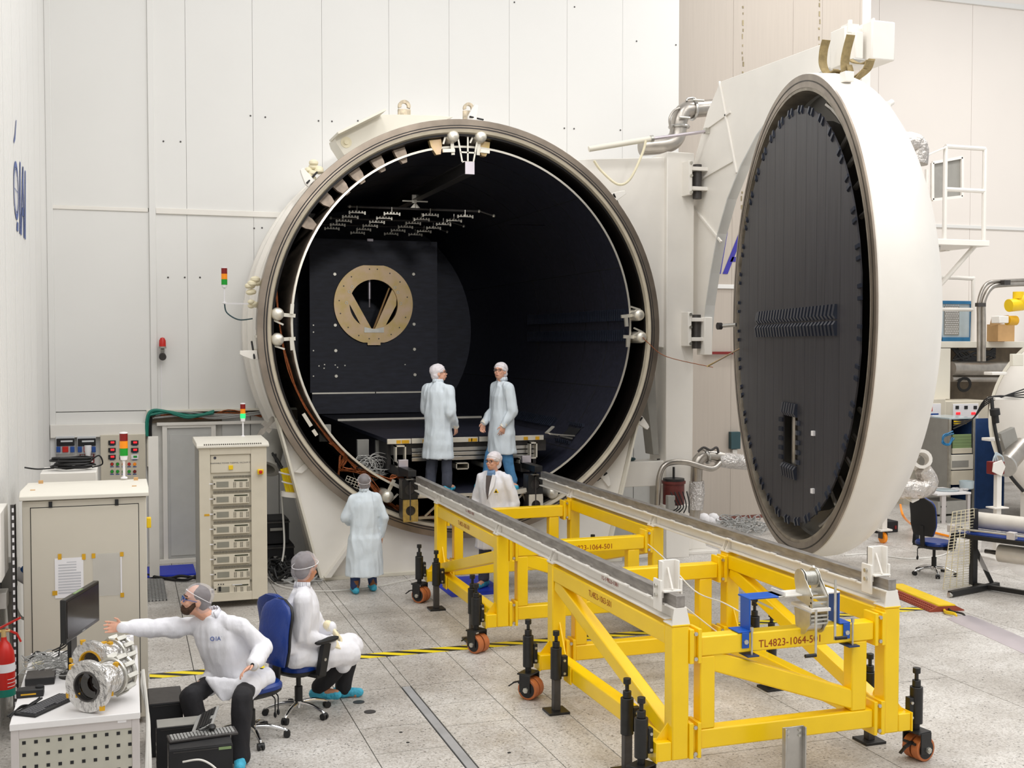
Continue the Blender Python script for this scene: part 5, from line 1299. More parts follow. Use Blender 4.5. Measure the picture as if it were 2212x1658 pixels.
m = B(); m.box(rx0, bx0, ry0, ry0+.04, .09, 2.06); m.box(bx1, rx1, ry0, ry0+.04, .09, 2.06); m.box(bx0, bx1, ry0, ry0+.04, 1.97, 2.06); m.box(bx0, bx1, ry0, ry0+.04, .09, .2); m.build('front_frame', 'rack_face', rk, .004)
zt = at(500,963,y=ry0).z
hp_ = B().box(bx0+.01, bx1-.01, ry0+.02, ry0+.04, 1.74, 1.965).build('header_panel', 'rack_face', rk)
text('PROGRAMMABLE POWER THERMAL VACUUM SYSTEM', .026, ((bx0+bx1)/2, ry0+.019, 1.86), (1,0,0), (0,0,1), 'ink', hp_)
B().cyl((bx0+.06,ry0+.018,1.93),(bx0+.06,ry0+.022,1.93),.018,n=16).build('maker_badge', 'ink', hp_)
B().box((bx0+bx1)/2-.025,(bx0+bx1)/2+.03,ry0+.005,ry0+.02,1.775,1.83).build('key_switch', 'yellow_plastic', hp_, .004)
for i in range(8):
    zu = 1.655 - .193*i; w_ = bx1-bx0-.05; x0_ = bx0+.025
    un = B().box(x0_, x0_+w_, ry0+.008, ry0+.04, zu-.125, zu).build('supply_unit', 'rack_face', rk, .003)
    B().box(x0_+.05, x0_+.2, ry0+.004, ry0+.008, zu-.1, zu-.03).build('lcd', 'lcd_grey', un)
    B().box(x0_+.27, x0_+w_-.02, ry0+.004, ry0+.008, zu-.028, zu-.012).build('readout', 'dark_green', un)
    m = B()
    for a_ in (.26, .28, .34, .36, .42, .44):
        for k in range(5): m.box(x0_+a_, x0_+a_+.012, ry0+.004, ry0+.008, zu-.05-.014*k, zu-.044-.014*k)
    o = m.build('key_rows', 'vent_dark', un); o['kind'] = 'stuff'
    B().cyl((x0_+.025,ry0+.0,zu-.055),(x0_+.025,ry0+.008,zu-.055),.009,n=10).build('knob', 'black_plastic', un)
    m = B(); m.tube([(x0_+.005,ry0+.01,zu-.015),(x0_+.005,ry0-.02,zu-.03),(x0_+.005,ry0-.02,zu-.1),(x0_+.005,ry0+.01,zu-.11)], .004, 6); m.build('unit_handle', 'zinc', un)
    m = B()
    for k in range(26): m.box(x0_+.015+k*.0185, x0_+.027+k*.0185, ry0+.014, ry0+.022, zu+.016, zu+.042)
    o = m.build('vent_grille', 'vent_dark', rk); o['kind'] = 'stuff'
    B().box(rx0+.02+.1, rx0+.02+.15, ry0-.002, ry0, zu-.06, zu-.045).build('white_tag', 'paper', rk)
zb_ = .27; lo = B().box(bx0+.025, bx1-.025, ry0+.01, ry0+.04, .2, .345).build('lower_panel', 'rack_face', rk, .003)
B().tube([(bx0+.26,ry0+.01,.30),(bx0+.26,ry0-.03,.30),(bx0+.38,ry0-.03,.30),(bx0+.38,ry0+.01,.30)], .007, 6).build('panel_handle', 'chrome', lo)
for k in range(3): B().cyl((bx0+.09+.03*k,ry0+.0,.31),(bx0+.09+.03*k,ry0+.01,.31),.007,n=8).build('terminal', 'black_plastic', lo)
B().box(bx0+.09, bx0+.12, ry0, ry0+.01, .22, .28).build('switch', 'black_plastic', lo)
q = at(562,1018,y=ry0); eb = B().cbox(q+V((0,-.025,0)), .075, .05, .065).build('emergency_stop', 'yellow_plastic', rk, .01); B().lathe([(0,-.085),(.02,-.08),(.024,-.06),(.018,-.05),(0,-.05)], q, (0,1,0), 16).build('red_knob', 'red', eb)
q = at(447,1112,y=ry0); B().cbox(q, .065, .006, .025).build('yellow_tag', 'tape_amber', rk)
for x in (rx0+.07, rx1-.07):
    for y in (ry0+.1, ry1-.1): B().cyl((x-.02,y,.045),(x+.02,y,.045),.045,n=16).build('caster', 'gunmetal', rk)
signal_tower(at(525,943,z=2.13), 'signal lamp with its green lens lit on top of the instrument rack', .95, 'green', .2)
# --- floor clutter by the rack: blue floor cover, drain grate, cables, grey cases
gr = thing('floor_grate', 'square black steel grate in the floor left of the instrument rack', 'floor grate', (.30, 16.4, 0))
m = B()
for i in range(10): m.box(.08+.044*i, .092+.044*i, 15.75, 17.2, .001, .02)
m.build('grate_bars', 'gunmetal', gr)
m = B()
for i in range(16): m.box(.08, .49, 15.75+.092*i, 15.77+.092*i, .001, .024)
m.build('cross_bars', 'cable_grey', gr)
tag(B().box(.25, .95, 17.35, 18.1, .001, .03).build('floor_cover', 'blue_mat', None, .004), 'blue floor cover in front of the white door', 'floor cover')
cable_run('cable', [(.2,17.5,.05),(.5,17.2,.05),(.75,16.9,.04),(1.0,17.0,.03),(1.3,17.4,.03)], .022, 'cable_black', 'thick black cable curving over the blue floor cover', 2, .05)
for i, (x0_, x1_, za, zb) in enumerate(((1.95, 2.35, .0, .42), (1.9, 2.28, .42, .8))):
    t = thing('equipment_case', ['black equipment case on the floor behind the instrument rack', 'black equipment case stacked on another behind the instrument rack'][i], 'case', ((x0_+x1_)/2, 17.5, za), group='cases behind the rack')
    B().box(x0_, x1_, 17.2, 17.8, za, zb-.02).build('case_body', 'soft_black', t, .01); B().box(x0_-.01, x1_+.01, 17.19, 17.81, zb-.07, zb-.05).build('lid_seam', 'gunmetal', t); B().box(x0_+.1, x0_+.28, 17.17, 17.19, za+.2, za+.24).build('handle', 'grey_panel', t)
m = B()
for i in range(36):
    q = V((random.uniform(1.9,2.6), random.uniform(16.45,17.1), 0)); R = random.uniform(.12,.28)
    m.tube([q+V((R*cos(t*PI/4), R*.8*sin(t*PI/4), .03+random.uniform(0,.22))) for t in range(8)], .016, 6, 3, True)
o = tag(m.build('cable_heap', 'cable_black'), 'heap of black cables on the floor between rack and chamber saddle', 'cables'); o['kind'] = 'stuff'
m = B()
for i in range(8):
    q = V((random.uniform(2.1,2.55), random.uniform(16.2,16.5), 0)); R = random.uniform(.08,.14)
    m.tube([q+V((R*cos(t*PI/4), R*sin(t*PI/4), .03+random.uniform(0,.05))) for t in range(8)], .013, 6, 3, True)
o = tag(m.build('cable_heap', 'cable_grey'), 'small heap of grey cable loops at the foot of the saddle', 'cables'); o['kind'] = 'stuff'
cable_run('cable', [at(608,1060,y=17.2), at(612,1120,y=17.0), at(614,1180,y=16.8), at(606,1225,y=16.7), at(596,1240,y=16.6)], .014, 'cable_white', 'white cable hanging down right of the instrument rack')
cable_run('cable', [at(578,1245,z=.02), at(610,1266,z=.02), at(690,1276,z=.02), at(800,1268,z=.02), at(880,1252,z=.02), at(960,1238,z=.02)], .008, 'cable_white', 'thin white cable running over the floor past the standing woman')
# port with grey pipe stub on the vessel, yellow hose bundle on its ring
po = thing('pipe_port', 'grey open pipe stub hanging on the left flank of the chamber', 'pipe', at(585,985,y=16.9))
B().lathe([(.14,-.25),(.17,-.25),(.17,.3),(.2,.3),(.2,.34),(.13,.34),(.13,-.2)], at(587,970,y=16.95), (-.3,-.55,-.75), 28).build('stub', 'grey_panel', po)
m = B()
for u, v_ in ((572,915),(580,928),(566,932),(588,905),(597,900)): m.cbox(at(u, v_, y=16.75), .07, .07, .07, Matrix.Rotation(.7,3,'Y'))
m.bar(at(558,940,y=16.75), at(598,898,y=16.75), .05, .05); m.build('flange_fittings', 'stainless', po)
yh = thing('hose_bundle', 'yellow and black hose bundle held by white rings below the pipe stub', 'hoses', at(628,1075,y=16.6))
for k in range(4): B().cyl(at(608+k*4,1012-k,y=16.6), at(622+k*4,1068-k,y=16.6), .022, n=10).build('hose', 'hazard' if k % 2 == 0 else 'yellow_plastic', yh)
for (u, v_) in ((616,1022),(622,1042)): B().tor(at(u, v_, y=16.6), (.25,0,1), .085, .012, 20, 6).build('ring', 'paper', yh)
B().cyl(at(630,1072,y=16.6), at(631,1062,y=16.6), .15, n=24).build('base_disc', 'white_paint', yh)
cable_run('cable_bundle', [at(608,1012,y=16.6), at(600,995,y=16.65), at(592,980,y=16.7)], .016, 'cable_black', 'short black cables running into the yellow hose bundle', 4, .03)
# --- perforated work table
tx0, tx1, ty0, ty1, tz = -.745, .07, 8.12, 9.95, .90
wt_ = thing('work_table', 'white workshop table with a perforated grey front panel', 'table', ((tx0+tx1)/2, (ty0+ty1)/2, 0))
B().box(tx0, tx1, ty0, ty1, tz-.045, tz).build('table_top', 'desk_white', wt_, .004)
for x in (tx0+.005, tx1-.055):
    for y in (ty0+.01, ty1-.06): B().box(x, x+.05, y, y+.05, .0, tz-.045).build('leg', 'desk_grey', wt_, .004)
B().box(tx0+.055, tx1-.055, ty0+.012, ty0+.04, tz-.105, tz-.045).build('front_rail', 'desk_grey', wt_, .002)
fp = B().box(tx0+.055, tx1-.055, ty0+.018, ty0+.026, .08, tz-.105).build('front_panel', 'perf_grey', wt_)
h0 = B().box(-.011,.011,-.002,.002,-.011,.011).build('punched_hole', 'soft_black', wt_, local=True); first = True
for r in range(8):
    for k in range(10):
        p = V((tx0+.085+k*.0735, ty0+.0175, tz-.135-.082*r)); M_ = Matrix.Translation(p-ORG[wt_].translation)
        if first: h0.matrix_local = M_; first = False
        else: copy_of(h0, M_)
pbox(B(), 254, 1548, 273, 1559, ty0+.011, .002).build('paper_tag', 'paper', wt_)
# monitor
a, b, c_, d_ = at(142,1293,y=8.95), at(214,1256,y=9.62), at(217,1345,y=9.62), at(146,1384,y=8.95)
mo = thing('monitor', 'black flat monitor on the work table turned towards the bearded man', 'monitor', V(((a.x+b.x)/2, (a.y+b.y)/2, tz)))
xd = (b-a); xd.z = 0; wd = xd.length; xd.normalize(); nn = V((xd.y, -xd.x, 0)); zt_, zb_ = (a.z+b.z)/2, (c_.z+d_.z)/2; o_ = V((a.x, a.y, 0))
if nn.x < 0: nn = -nn
def mq(x, z, n): return o_ + xd*x + V((0,0,z)) + nn*n
def mbox(x0, x1, za, zb, n0, n1): return B().add([mq(x0,za,n0),mq(x1,za,n0),mq(x1,za,n1),mq(x0,za,n1),mq(x0,zb,n0),mq(x1,zb,n0),mq(x1,zb,n1),mq(x0,zb,n1)], [(3,2,1,0),(4,5,6,7),(0,1,5,4),(1,2,6,5),(2,3,7,6),(3,0,4,7)])
mbox(0, wd, zb_, zt_, -.045, 0).build('housing', 'monitor_black', mo, .006)
mbox(.02, wd-.02, zb_+.03, zt_-.02, 0, .003).build('screen', 'screen', mo)
mbox(wd/2-.03, wd/2+.03, zb_+.008, zb_+.016, 0, .002).build('maker_mark', 'silver_print', mo)
m = mbox(wd*.25, wd*.42, tz+.02, zb_+.1, -.06, -.03); m.build('stand_neck', 'monitor_black', mo, .004)
q = mq(wd*.33, 0, -.02); B().lathe([(0,tz),(.12,tz),(.12,tz+.012),(0,tz+.02)], (q.x,q.y,0), (0,0,1), 28).build('stand_base', 'monitor_black', mo)
mbox(wd*.3, wd*.55, zt_, zt_+.004, -.03, -.01).build('sticker', 'green_panel', mo)
# foil wrapped instruments
def instrument(p, ax, R, L, label, lens):
    p = V(p); ax = V(ax).normalized(); t = thing('optical_instrument', label, 'instrument', (p.x, p.y, tz), group='foil wrapped instruments')
    m = B(); m.lathe([(R*.55,-.01),(R*.98,-.015),(R*1.0,.0),(R*.98,.03),(R*.6,.03)], p, ax, 40); dsc = m.build('sunshield_disc', 'foil', t)
    B().lathe([(R*.52,-.02),(R*.58,-.02),(R*.58,.02),(R*.52,.02)], p, ax, 36, closed=True).build('lens_ring', 'gunmetal' if lens else 'tape_amber', t)
    B().lathe([(.005,.05),(R*.3,.06),(R*.52,.04)], p, ax, 36).build('lens', 'lens_dark', t) if lens else None
    B().lathe([(R*.62,.02),(R*.66,.1),(R*.62,.2),(R*.64,L*.8),(R*.5,L),(.01,L)], p, ax, 32).build('barrel', 'foil', t)
    x = ax.orthogonal().normalized(); y = ax.cross(x)
    for i in range(14):
        an = random.uniform(0,2*PI); rr = random.choice((R*.62, R*.62, R*1.0)); q = p + (x*cos(an)+y*sin(an))*rr + ax*(.0 if rr == R else random.uniform(0,L*.7)) 
        B().cbox(q, .03, .035, .03, Matrix.Rotation(an,3,'Z')).build('tape_tab', 'tape_amber', t)
    M3 = Matrix((x, y, ax)).transposed()
    for k in range(2):
        q = p + ax*L*(.62+.25*k)
        B().tor(q, ax, R*.68, .014, 28, 6).build('clamp_ring', 'zinc', t)
    for k in range(10):
        an = 2*PI*k/10; q = p + (x*cos(an)+y*sin(an))*R*.72 + ax*L*.74
        B().cbox(q, .035, .03, .1, M3).build('clamp_bracket', 'zinc', t)
    return t
pf = at(190, 1487, y=8.22); pr_ = at(198, 1430, y=8.82)
iax = at(268, 1458, y=8.52) - pf; iax.z = 0
instrument((pf.x, pf.y, tz+.18), iax, .178, .40, 'silver foil wrapped optical instrument with dark lens at the front of the table', True)
instrument((pr_.x, pr_.y, tz+.172), iax, .17, .38, 'silver and amber foil wrapped instrument behind the other on the table', False)
q = at(282, 1395, y=9.6); tag(B().lathe([(.02,0),(.045,0),(.045,.12),(.02,.12)], (q.x-.02,9.78,tz), (0,0,1), 20, closed=True).build('paper_roll', 'paper'), 'small white paper roll standing at the back of the table', 'paper roll')
# keyboards, boxes, mouse
def keyboard(p, rz, label, mt='black_plastic', kmt='gunmetal', tilt=0, L=.44, W_=.15, group='computer keyboards'):
    p = V(p); t = thing('keyboard', label, 'keyboard', p, 0, group)
    M_ = Matrix.Translation(p) @ Matrix.Rotation(rz,4,'Z') @ Matrix.Rotation(tilt,4,'X')
    B().box(-L/2, L/2, -W_/2, W_/2, 0, .018).xf(M_).build('case', mt, t, .004)
    m = B()
    for r in range(5):
        for k in range(19):
            x = -L/2+.018+k*(L-.03)/19.2; y = -W_/2+.016+r*.025
            if r == 0 and 4 < k < 10: continue
            m.box(x, x+.017, y, y+.019, .018, .026)
    o = m.xf(M_).build('keys', kmt, t); o['kind'] = 'stuff'
    return t
keyboard(at(103,1525,z=tz), rad(55), 'black keyboard on the left front corner of the work table', 'black_plastic', 'key_grey', 0, .46, .17)
t = thing('switch_box', 'flat dark grey network box on the work table behind the black power strip', 'box', at(88,1468,z=tz)); q = at(88,1472,z=tz)
B().box(q.x-.1, q.x+.1, q.y-.1, q.y+.12, tz+.002, tz+.06).build('housing', 'gunmetal', t, .004); B().box(q.x-.1, q.x+.1, q.y-.103, q.y-.1, tz+.01, tz+.05).build('front', 'black_plastic', t)
t = thing('power_strip', 'black charger box with a switch beside the keyboard', 'charger', at(68,1500,z=tz)); q = at(66,1502,z=tz)
B().box(q.x-.09, q.x+.09, q.y-.05, q.y+.05, tz+.001, tz+.055).build('housing', 'black_plastic', t, .008); B().box(q.x-.06, q.x+.04, q.y-.052, q.y-.05, tz+.02, tz+.03).build('label_strip', 'tape_amber', t); B().ell((q.x+.06,q.y,tz+.06), .03,.025,.015,10).build('knob', 'soft_black', t)
m = B()
for i in range(26):
    q = at(random.uniform(70,150), random.uniform(1425,1465), z=tz); R = random.uniform(.04,.11)
    m.tube([q+V((R*cos(t_*PI/4), R*.8*sin(t_*PI/4), .01+random.uniform(0,.06))) for t_ in range(8)], .004, 5, 3, True)
o = tag(m.build('wire_tangle', 'cable_grey'), 'tangle of thin grey wires left of the foil instruments on the table', 'wires'); o['kind'] = 'stuff'
q = at(82,1443,z=tz); tag(B().cbox(q+V((0,0,.03)), .08, .05, .035, Matrix.Rotation(.3,3,'Z')).build('adapter', 'ivory', None, .006), 'small ivory adapter lying on the wire tangle', 'adapter')
cable_run('cable', [at(118,1410,y=9.6), at(140,1395,y=9.5), at(150,1372,y=9.4), at(147,1352,y=9.3)], .005, 'cable_black', 'black cables looping behind the monitor', 4, .03)
cable_run('cable', [at(60,1428,z=tz+.01), at(80,1412,z=tz+.02), at(110,1420,z=tz+.01), at(140,1408,z=tz+.01), at(165,1403,z=tz+.01)], .007, 'cable_black', 'black cable lying along the back of the work table', 2, .02)
cable_run('cable', [at(18,1548,z=tz+.01), at(40,1530,z=tz+.01), at(70,1518,z=tz+.02), at(88,1512,z=tz+.03), at(60,1522,z=tz+.02)], .006, 'cable_black', 'black cable coiled beside the charger on the table', 3, .02)
cable_run('cable_bundle', [(.085,9.0,tz+.05), (.1,8.95,tz-.06), (.12,8.85,.6), (.12,8.6,.3), (.09,8.5,.02)], .012, 'cable_white', 'white cables hanging down at the right edge of the table', 4, .02)
# --- computers on the floor
def tower(x0, x1, y0, y1, h, label, top='black_plastic'):
    t = thing('computer_tower', label, 'computer', ((x0+x1)/2, (y0+y1)/2, 0), group='computers under and beside the table')
    B().box(x0, x1, y0, y1, .01, h).build('case', 'soft_black', t, .004); B().box(x0+.005, x1-.005, y0+.01, y1-.01, h, h+.004).build('top_panel', top, t)
    m = B(); m.box(x0-.003, x0, y0+.04, y1-.04, .05, h-.05); m.build('rear_plate', 'gunmetal', t)
    for k in range(4): B().box(x0-.006, x0-.003, y0+.06, y1-.2, .08+.06*k, .095+.06*k).build('slot_cover', 'zinc', t)
    B().box(x0+.03, x1-.03, y0-.002, y0, h-.02, h-.016).build('front_seam', 'gunmetal', t)
    return t
tower(.15, .42, 9.78, 10.25, .44, 'black computer under the bearded man\'s right knee', 'gunmetal')
tower(.20, .55, 9.28, 9.5, .40, 'black computer with grey top between two others beside the table', 'grey_panel')
tower(.27, .72, 8.62, 8.98, .44, 'black computer in front carrying the long keyboard')
kb = keyboard((.52, 8.86, .446), rad(6), 'long grey keyboard lying on the front computer', 'gunmetal', 'cable_grey', 0, .5, .16)
B().box(.62, .71, 8.62-.004, 8.62-.002, .41, .43).build('green_tag', 'green_panel', kb)
keyboard((.56, 9.12, .47), rad(80), 'black keyboard leaning behind the front computer', 'cable_grey', 'black_plastic', rad(-25), .42, .18)
q = V((.59, 8.9, .475)); t = thing('mouse', 'black computer mouse lying on the long keyboard', 'mouse', q)
B().ell(q+V((0,0,.02)), .032, .055, .022, 14).build('shell', 'black_plastic', t); B().tube([q+V((-.02,-.04,.02)), q+V((-.06,-.07,.02)), q+V((-.1,-.03,.02)), q+V((-.08,.03,.02)), q+V((-.03,.0,.025)), q+V((-.08,-.05,.02))], .004, 6, 6).build('mouse_cable', 'cable_black', t)
cable_run('cable', [at(395,1645,y=8.55), at(430,1640,y=8.5), at(455,1650,y=8.5), at(475,1668,y=8.5)], .008, 'cable_white', 'white cable curling in front of the front computer')
# --- fire extinguisher and power point on the left wall
fe = thing('fire_extinguisher', 'red fire extinguisher with green base hung on the left wall', 'fire extinguisher', at(14,1520,x=-.97))
p = at(10,1500,x=-.97); r_ = .085
B().lathe([(0,.0),(r_,.0),(r_,.06),(0,.06)], p, (0,0,1), 28).build('base_band', 'cable_green', fe)
B().lathe([(r_*.98,.06),(r_*.98,.30),(r_*.9,.36),(r_*.6,.42),(.025,.45),(.022,.48),(0,.48)], p, (0,0,1), 28).build('cylinder', 'red', fe)
B().lathe([(r_*.99,.2),(r_*.995,.2),(r_*.995,.27),(r_*.99,.27)], p, (0,0,1), 28, closed=True).build('label_band', 'paper', fe)
for k in range(3): B().lathe([(r_*.99,.08+.03*k),(r_*.993,.08+.03*k),(r_*.993,.085+.03*k),(r_*.99,.085+.03*k)], p, (0,0,1), 28, closed=True, a0=-1.2, a1=.2).build('label_line', 'paper', fe)
m = B(); m.cyl(p+V((0,0,.47)), p+V((0,0,.54)), .02, n=12); m.cyl(p+V((-.04,0,.53)), p+V((.05,0,.53)), .014, n=8); m.build('valve', 'brass_zinc', fe)
m = B(); m.bar(p+V((-.06,0,.54)), p+V((.13,0,.63)), .03, .014); m.bar(p+V((.02,0,.54)), p+V((.1,0,.5)), .022, .014); m.bar(p+V((.1,0,.5)), p+V((.13,0,.43)), .022, .014); m.build('lever', 'red', fe)
B().box(p.x-.05, p.x-.03, p.y-.07, p.y-.06, p.z+.42, p.z+.5).build('inspection_tag', 'tape_amber', fe)
ps = thing('power_outlet', 'grey wall outlet with blue industrial plug and white cable', 'outlet', at(20,1270,x=WX+.02))
p = at(16,1240,x=WX+.05); B().box(WX+.005, WX+.12, p.y-.12, p.y+.16, p.z-.14, p.z+.13).build('outlet_box', 'grey_panel', ps, .008)
q = p+V((.12,-.05,-.02)); B().cyl(q+V((-.05,0,.05)), q+V((.05,-.02,-.02)), .055, n=16).build('socket_collar', 'paper', ps); B().cyl(q+V((.03,-.02,-.0)), q+V((.16,-.05,-.1)), .05, .04, n=16).build('plug', 'blue_plug', ps); B().ell(q+V((.04,-.03,.06)), .05,.03,.05,10).build('flap', 'blue_plug', ps)
B().tube([q+V((.16,-.05,-.1)), q+V((.2,-.05,-.22)), q+V((.12,-.05,-.36)), q+V((.0,-.05,-.36)), q+V((-.06,-.05,-.22)), q+V((-.07,-.02,-.14))], .014, 8, 6).build('supply_cable', 'cable_white', ps)
p = at(6,1292,x=WX+.04); tag(B().box(WX+.003, WX+.08, p.y-.12, p.y+.1, p.z-.07, p.z+.07).build('small_wall_box', 'white_paint', None, .006), 'small white wall box below the grey outlet', 'wall box')
p = at(4,1160,x=WX+.05); tag(B().box(WX+.003, WX+.09, p.y-.5, p.y+.12, p.z-.3, p.z+.28).build('wall_duct', 'white_paint', None, .006), 'white wall duct at the left picture edge above the outlet', 'duct')
cable_run('cable_bundle', [at(20,1272,x=WX+.06), at(22,1340,x=WX+.05), at(28,1420,x=WX+.05), at(30,1500,x=WX+.05), at(20,1600,x=WX+.05)], .013, 'cable_white', 'white cables running down the left wall behind the extinguisher', 3, .02)
# ================================================================ right side of the hall
# --- second, smaller chamber
c2 = thing('small_chamber', 'second smaller white vacuum chamber at the right edge', 'vacuum chamber', (16.3, 17.0, 0))
p = V((16.9, 16.6, 1.95)); ax = V((-.72, -.7, .0)).normalized()
R2 = 1.8
prof = [(.01, .62)] + [(R2*sin(a), .62*cos(a)) for a in [PI/2*i/14 for i in range(1, 15)]] + [(R2, -.25), (R2+.05, -.25), (R2+.05, -.4), (R2, -.4), (R2, -2.2), (.01, -2.2)]
B().lathe(prof, p, ax, 72).build('vessel', 'white_paint', c2)
B().lathe([(R2+.0, .02),(R2+.06,.02),(R2+.06,-.1),(R2,-.1)], p, ax, 72, closed=True).build('flange', 'cream_paint', c2)
tx = ax.cross(V((0,0,1))).normalized()
def c2p(a, b, h): return p + tx*a + V((0,0,b)) + ax*h
for u, v_, w_ in ((2150,806,.3),(2145,948,.3),(2170,860,.55)):
    q = at(u, v_, y=15.6); B().cbox(q, w_, .2, .05).build('flange_clamp', 'white_paint', c2, .008)
for u, v_, sx in ((2196,777,.22),):
    q = at(u, v_, y=15.5); B().cbox(q, .22, .08, .2).build('junction_box', 'cream_paint', c2, .008)
m = B(); q = at(2160, 690, y=16.2); m.cbox(q, .2, .2, .12); m.build('top_flange', 'white_paint', c2, .01)
for x in (16.2, 18.0): B().box(x-.12, x+.12, 16.6, 17.6, 0, .9).build('leg', 'white_paint', c2, .01)
q = at(2190, 985, y=15.4); m = B(); m.cyl(q+V((.25,.1,.15)), q+V((-.3,-.15,-.12)), .16, n=24); m.build('port_cylinder', 'stainless', c2)
B().cyl(q+V((-.3,-.15,-.12)), q+V((-.34,-.17,-.135)), .19, n=24).build('port_flange', 'steel', c2)
q = at(2150, 900, y=15.4); m = B(); m.cyl(q+V((.02,0,-.1)), q+V((0,0,.03)), .05, n=12); m.cyl(q+V((0,0,.03)), q+V((-.02,0,.13)), .08, n=16); m.build('gauge_head', 'black_plastic', c2)
q = at(2178, 950, y=15.5); B().cbox(q, .3, .1, .35, Matrix.Rotation(-.35,3,'Y')).build('terminal_box', 'grey_panel', c2, .006)
for k in range(4): B().tube([at(2060,925-k*6,y=17), at(2100,905,y=16), at(2135,870-k*4,y=15.6), at(2212,840+k*6,y=15.4)], .012, 6, 6).build('hanging_cable', 'cable_black', c2)
B().tube([at(2142,862,y=15.5), at(2150,930,y=15.4), at(2172,1010,y=15.3), at(2210,1060,y=15.3)], .03, 8, 6).build('edge_cable', 'cable_black', c2)
# yellow valve fittings and box above it
m = B(); q = at(2190, 662, y=17.5); m.cyl(q+V((-.12,0,.02)), q+V((.2,0,.05)), .12, n=16); m.ell(q+V((.2,0,.1)), .17, .15, .17, 12); m.cyl(q+V((.1,0,.15)), q+V((.1,0,.28)), .1, n=14)
tag(m.build('yellow_valve', 'yellow_plastic'), 'large yellow valve fitting above the small chamber at the right edge', 'valve')
m = B(); q = at(2185, 692, y=17.5); m.cyl(q+V((-.1,0,0)), q+V((.1,0,0)), .09, n=14); m.cyl(q+V((-.13,0,.0)), q+V((-.1,0,0)), .06, n=12)
tag(m.build('yellow_valve', 'tape_amber'), 'smaller yellow valve fitting below the large one at the right edge', 'valve')
# --- mezzanine with railings
mz = thing('mezzanine', 'white mezzanine ledge with railing behind the open door', 'mezzanine', (17.5, 21.4, 3.2))
MY = 20.9
a = at(2030, 742, y=MY)
B().box(16.0, 20.5, MY, RY, 3.28, 3.42).build('ledge', 'cream_paint', mz, .01)
m = B(); z0_, z1_ = 3.42, at(2060,600,y=MY).z; x1_ = at(2105,640,y=MY).x
m.tube([(16.0,MY+.05,z1_), (x1_-.15,MY+.05,z1_), (x1_,MY+.05,z1_-.15), (x1_,MY+.05,z0_-.1)], .045, 8, 5); m.build('railing', 'white_paint', mz)
z2_ = at(2060,668,y=MY).z; B().cyl((16.0,MY+.05,z2_), (x1_,MY+.05,z2_), .04, n=8).build('railing_bar', 'white_paint', mz)
a, b = at(2031,651,y=MY+.4), at(2099,735,y=MY+.4)
bc = thing('blue_framed_cabinet', 'blue framed glazed cabinet on the mezzanine behind the railing', 'cabinet', ((a.x+b.x)/2, MY+.5, b.z))
B().box(a.x, b.x, MY+.42, MY+.9, b.z, a.z).build('cabinet_body', 'glass_window', bc)
m = B(); t_ = .05
m.box(a.x-.02, b.x+.02, MY+.38, MY+.42, a.z-t_, a.z+.02); m.box(a.x-.02, b.x+.02, MY+.38, MY+.42, b.z-.02, b.z+t_+.02); m.box(a.x-.02, a.x+t_, MY+.38, MY+.42, b.z, a.z); m.box(b.x-t_, b.x+.02, MY+.38, MY+.42, b.z, a.z); m.build('frame', 'teal_frame', bc)
B().box(a.x+.12, a.x+.52, MY+.40, MY+.42, b.z+.12, a.z-.1).build('mesh_panel', 'grey_panel', bc)
m = B()
for r in range(16):
    for k in range(8): m.cyl((a.x+.15+.045*k+(.022 if r % 2 else 0), MY+.40, b.z+.16+.048*r), (a.x+.15+.045*k+(.022 if r % 2 else 0), MY+.396, b.z+.16+.048*r), .013, n=6)
o = m.build('mesh_holes', 'paper', bc); o['kind'] = 'stuff'
tag(B().box(at(1985,745,y=20.6).x, at(2054,745,y=20.6).x, 20.6, 20.75, at(2054,862,y=20.6).z, 3.27).build('hanging_panel', 'cream_paint', None, .01), 'cream cover panel hanging under the mezzanine beside the open door', 'panel')
# dark service recess under the ledge: pipes and cables
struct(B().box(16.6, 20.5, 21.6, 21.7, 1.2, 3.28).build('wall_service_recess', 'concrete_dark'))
for i, (v_, r) in enumerate(((796,.16),(818,.07))):
    a, b = at(2055, v_, y=20.9), at(2150, v_+1, y=20.9); tag(B().cyl((a.x, 20.9, a.z), (b.x+.6, 20.9, b.z), r, n=16).build('service_pipe', 'stainless'), ['thick grey service pipe under the mezzanine', 'thin grey service pipe below the thick one under the mezzanine'][i], 'pipe', 'service pipes')
m = B()
for i in range(16): m.tube([at(2056+random.uniform(0,15), 750+random.uniform(0,30), y=21), at(2080, 755+random.uniform(0,28), y=20.95), at(2110, 752+random.uniform(0,30), y=20.95), at(2150, 748+random.uniform(0,26), y=21)], .02, 6, 4)
o = tag(m.build('cable_bundle', 'cable_black'), 'mass of black cables under the mezzanine ledge', 'cables'); o['kind'] = 'stuff'
m = B(); q = at(2083,830,y=20.8)
for k in range(4): m.tor(q, (.2,1,.1), .12+.012*k, .014, 20, 6)
tag(m.build('cable_coil', 'cable_black'), 'coil of black cable hanging below the service pipes', 'cable')
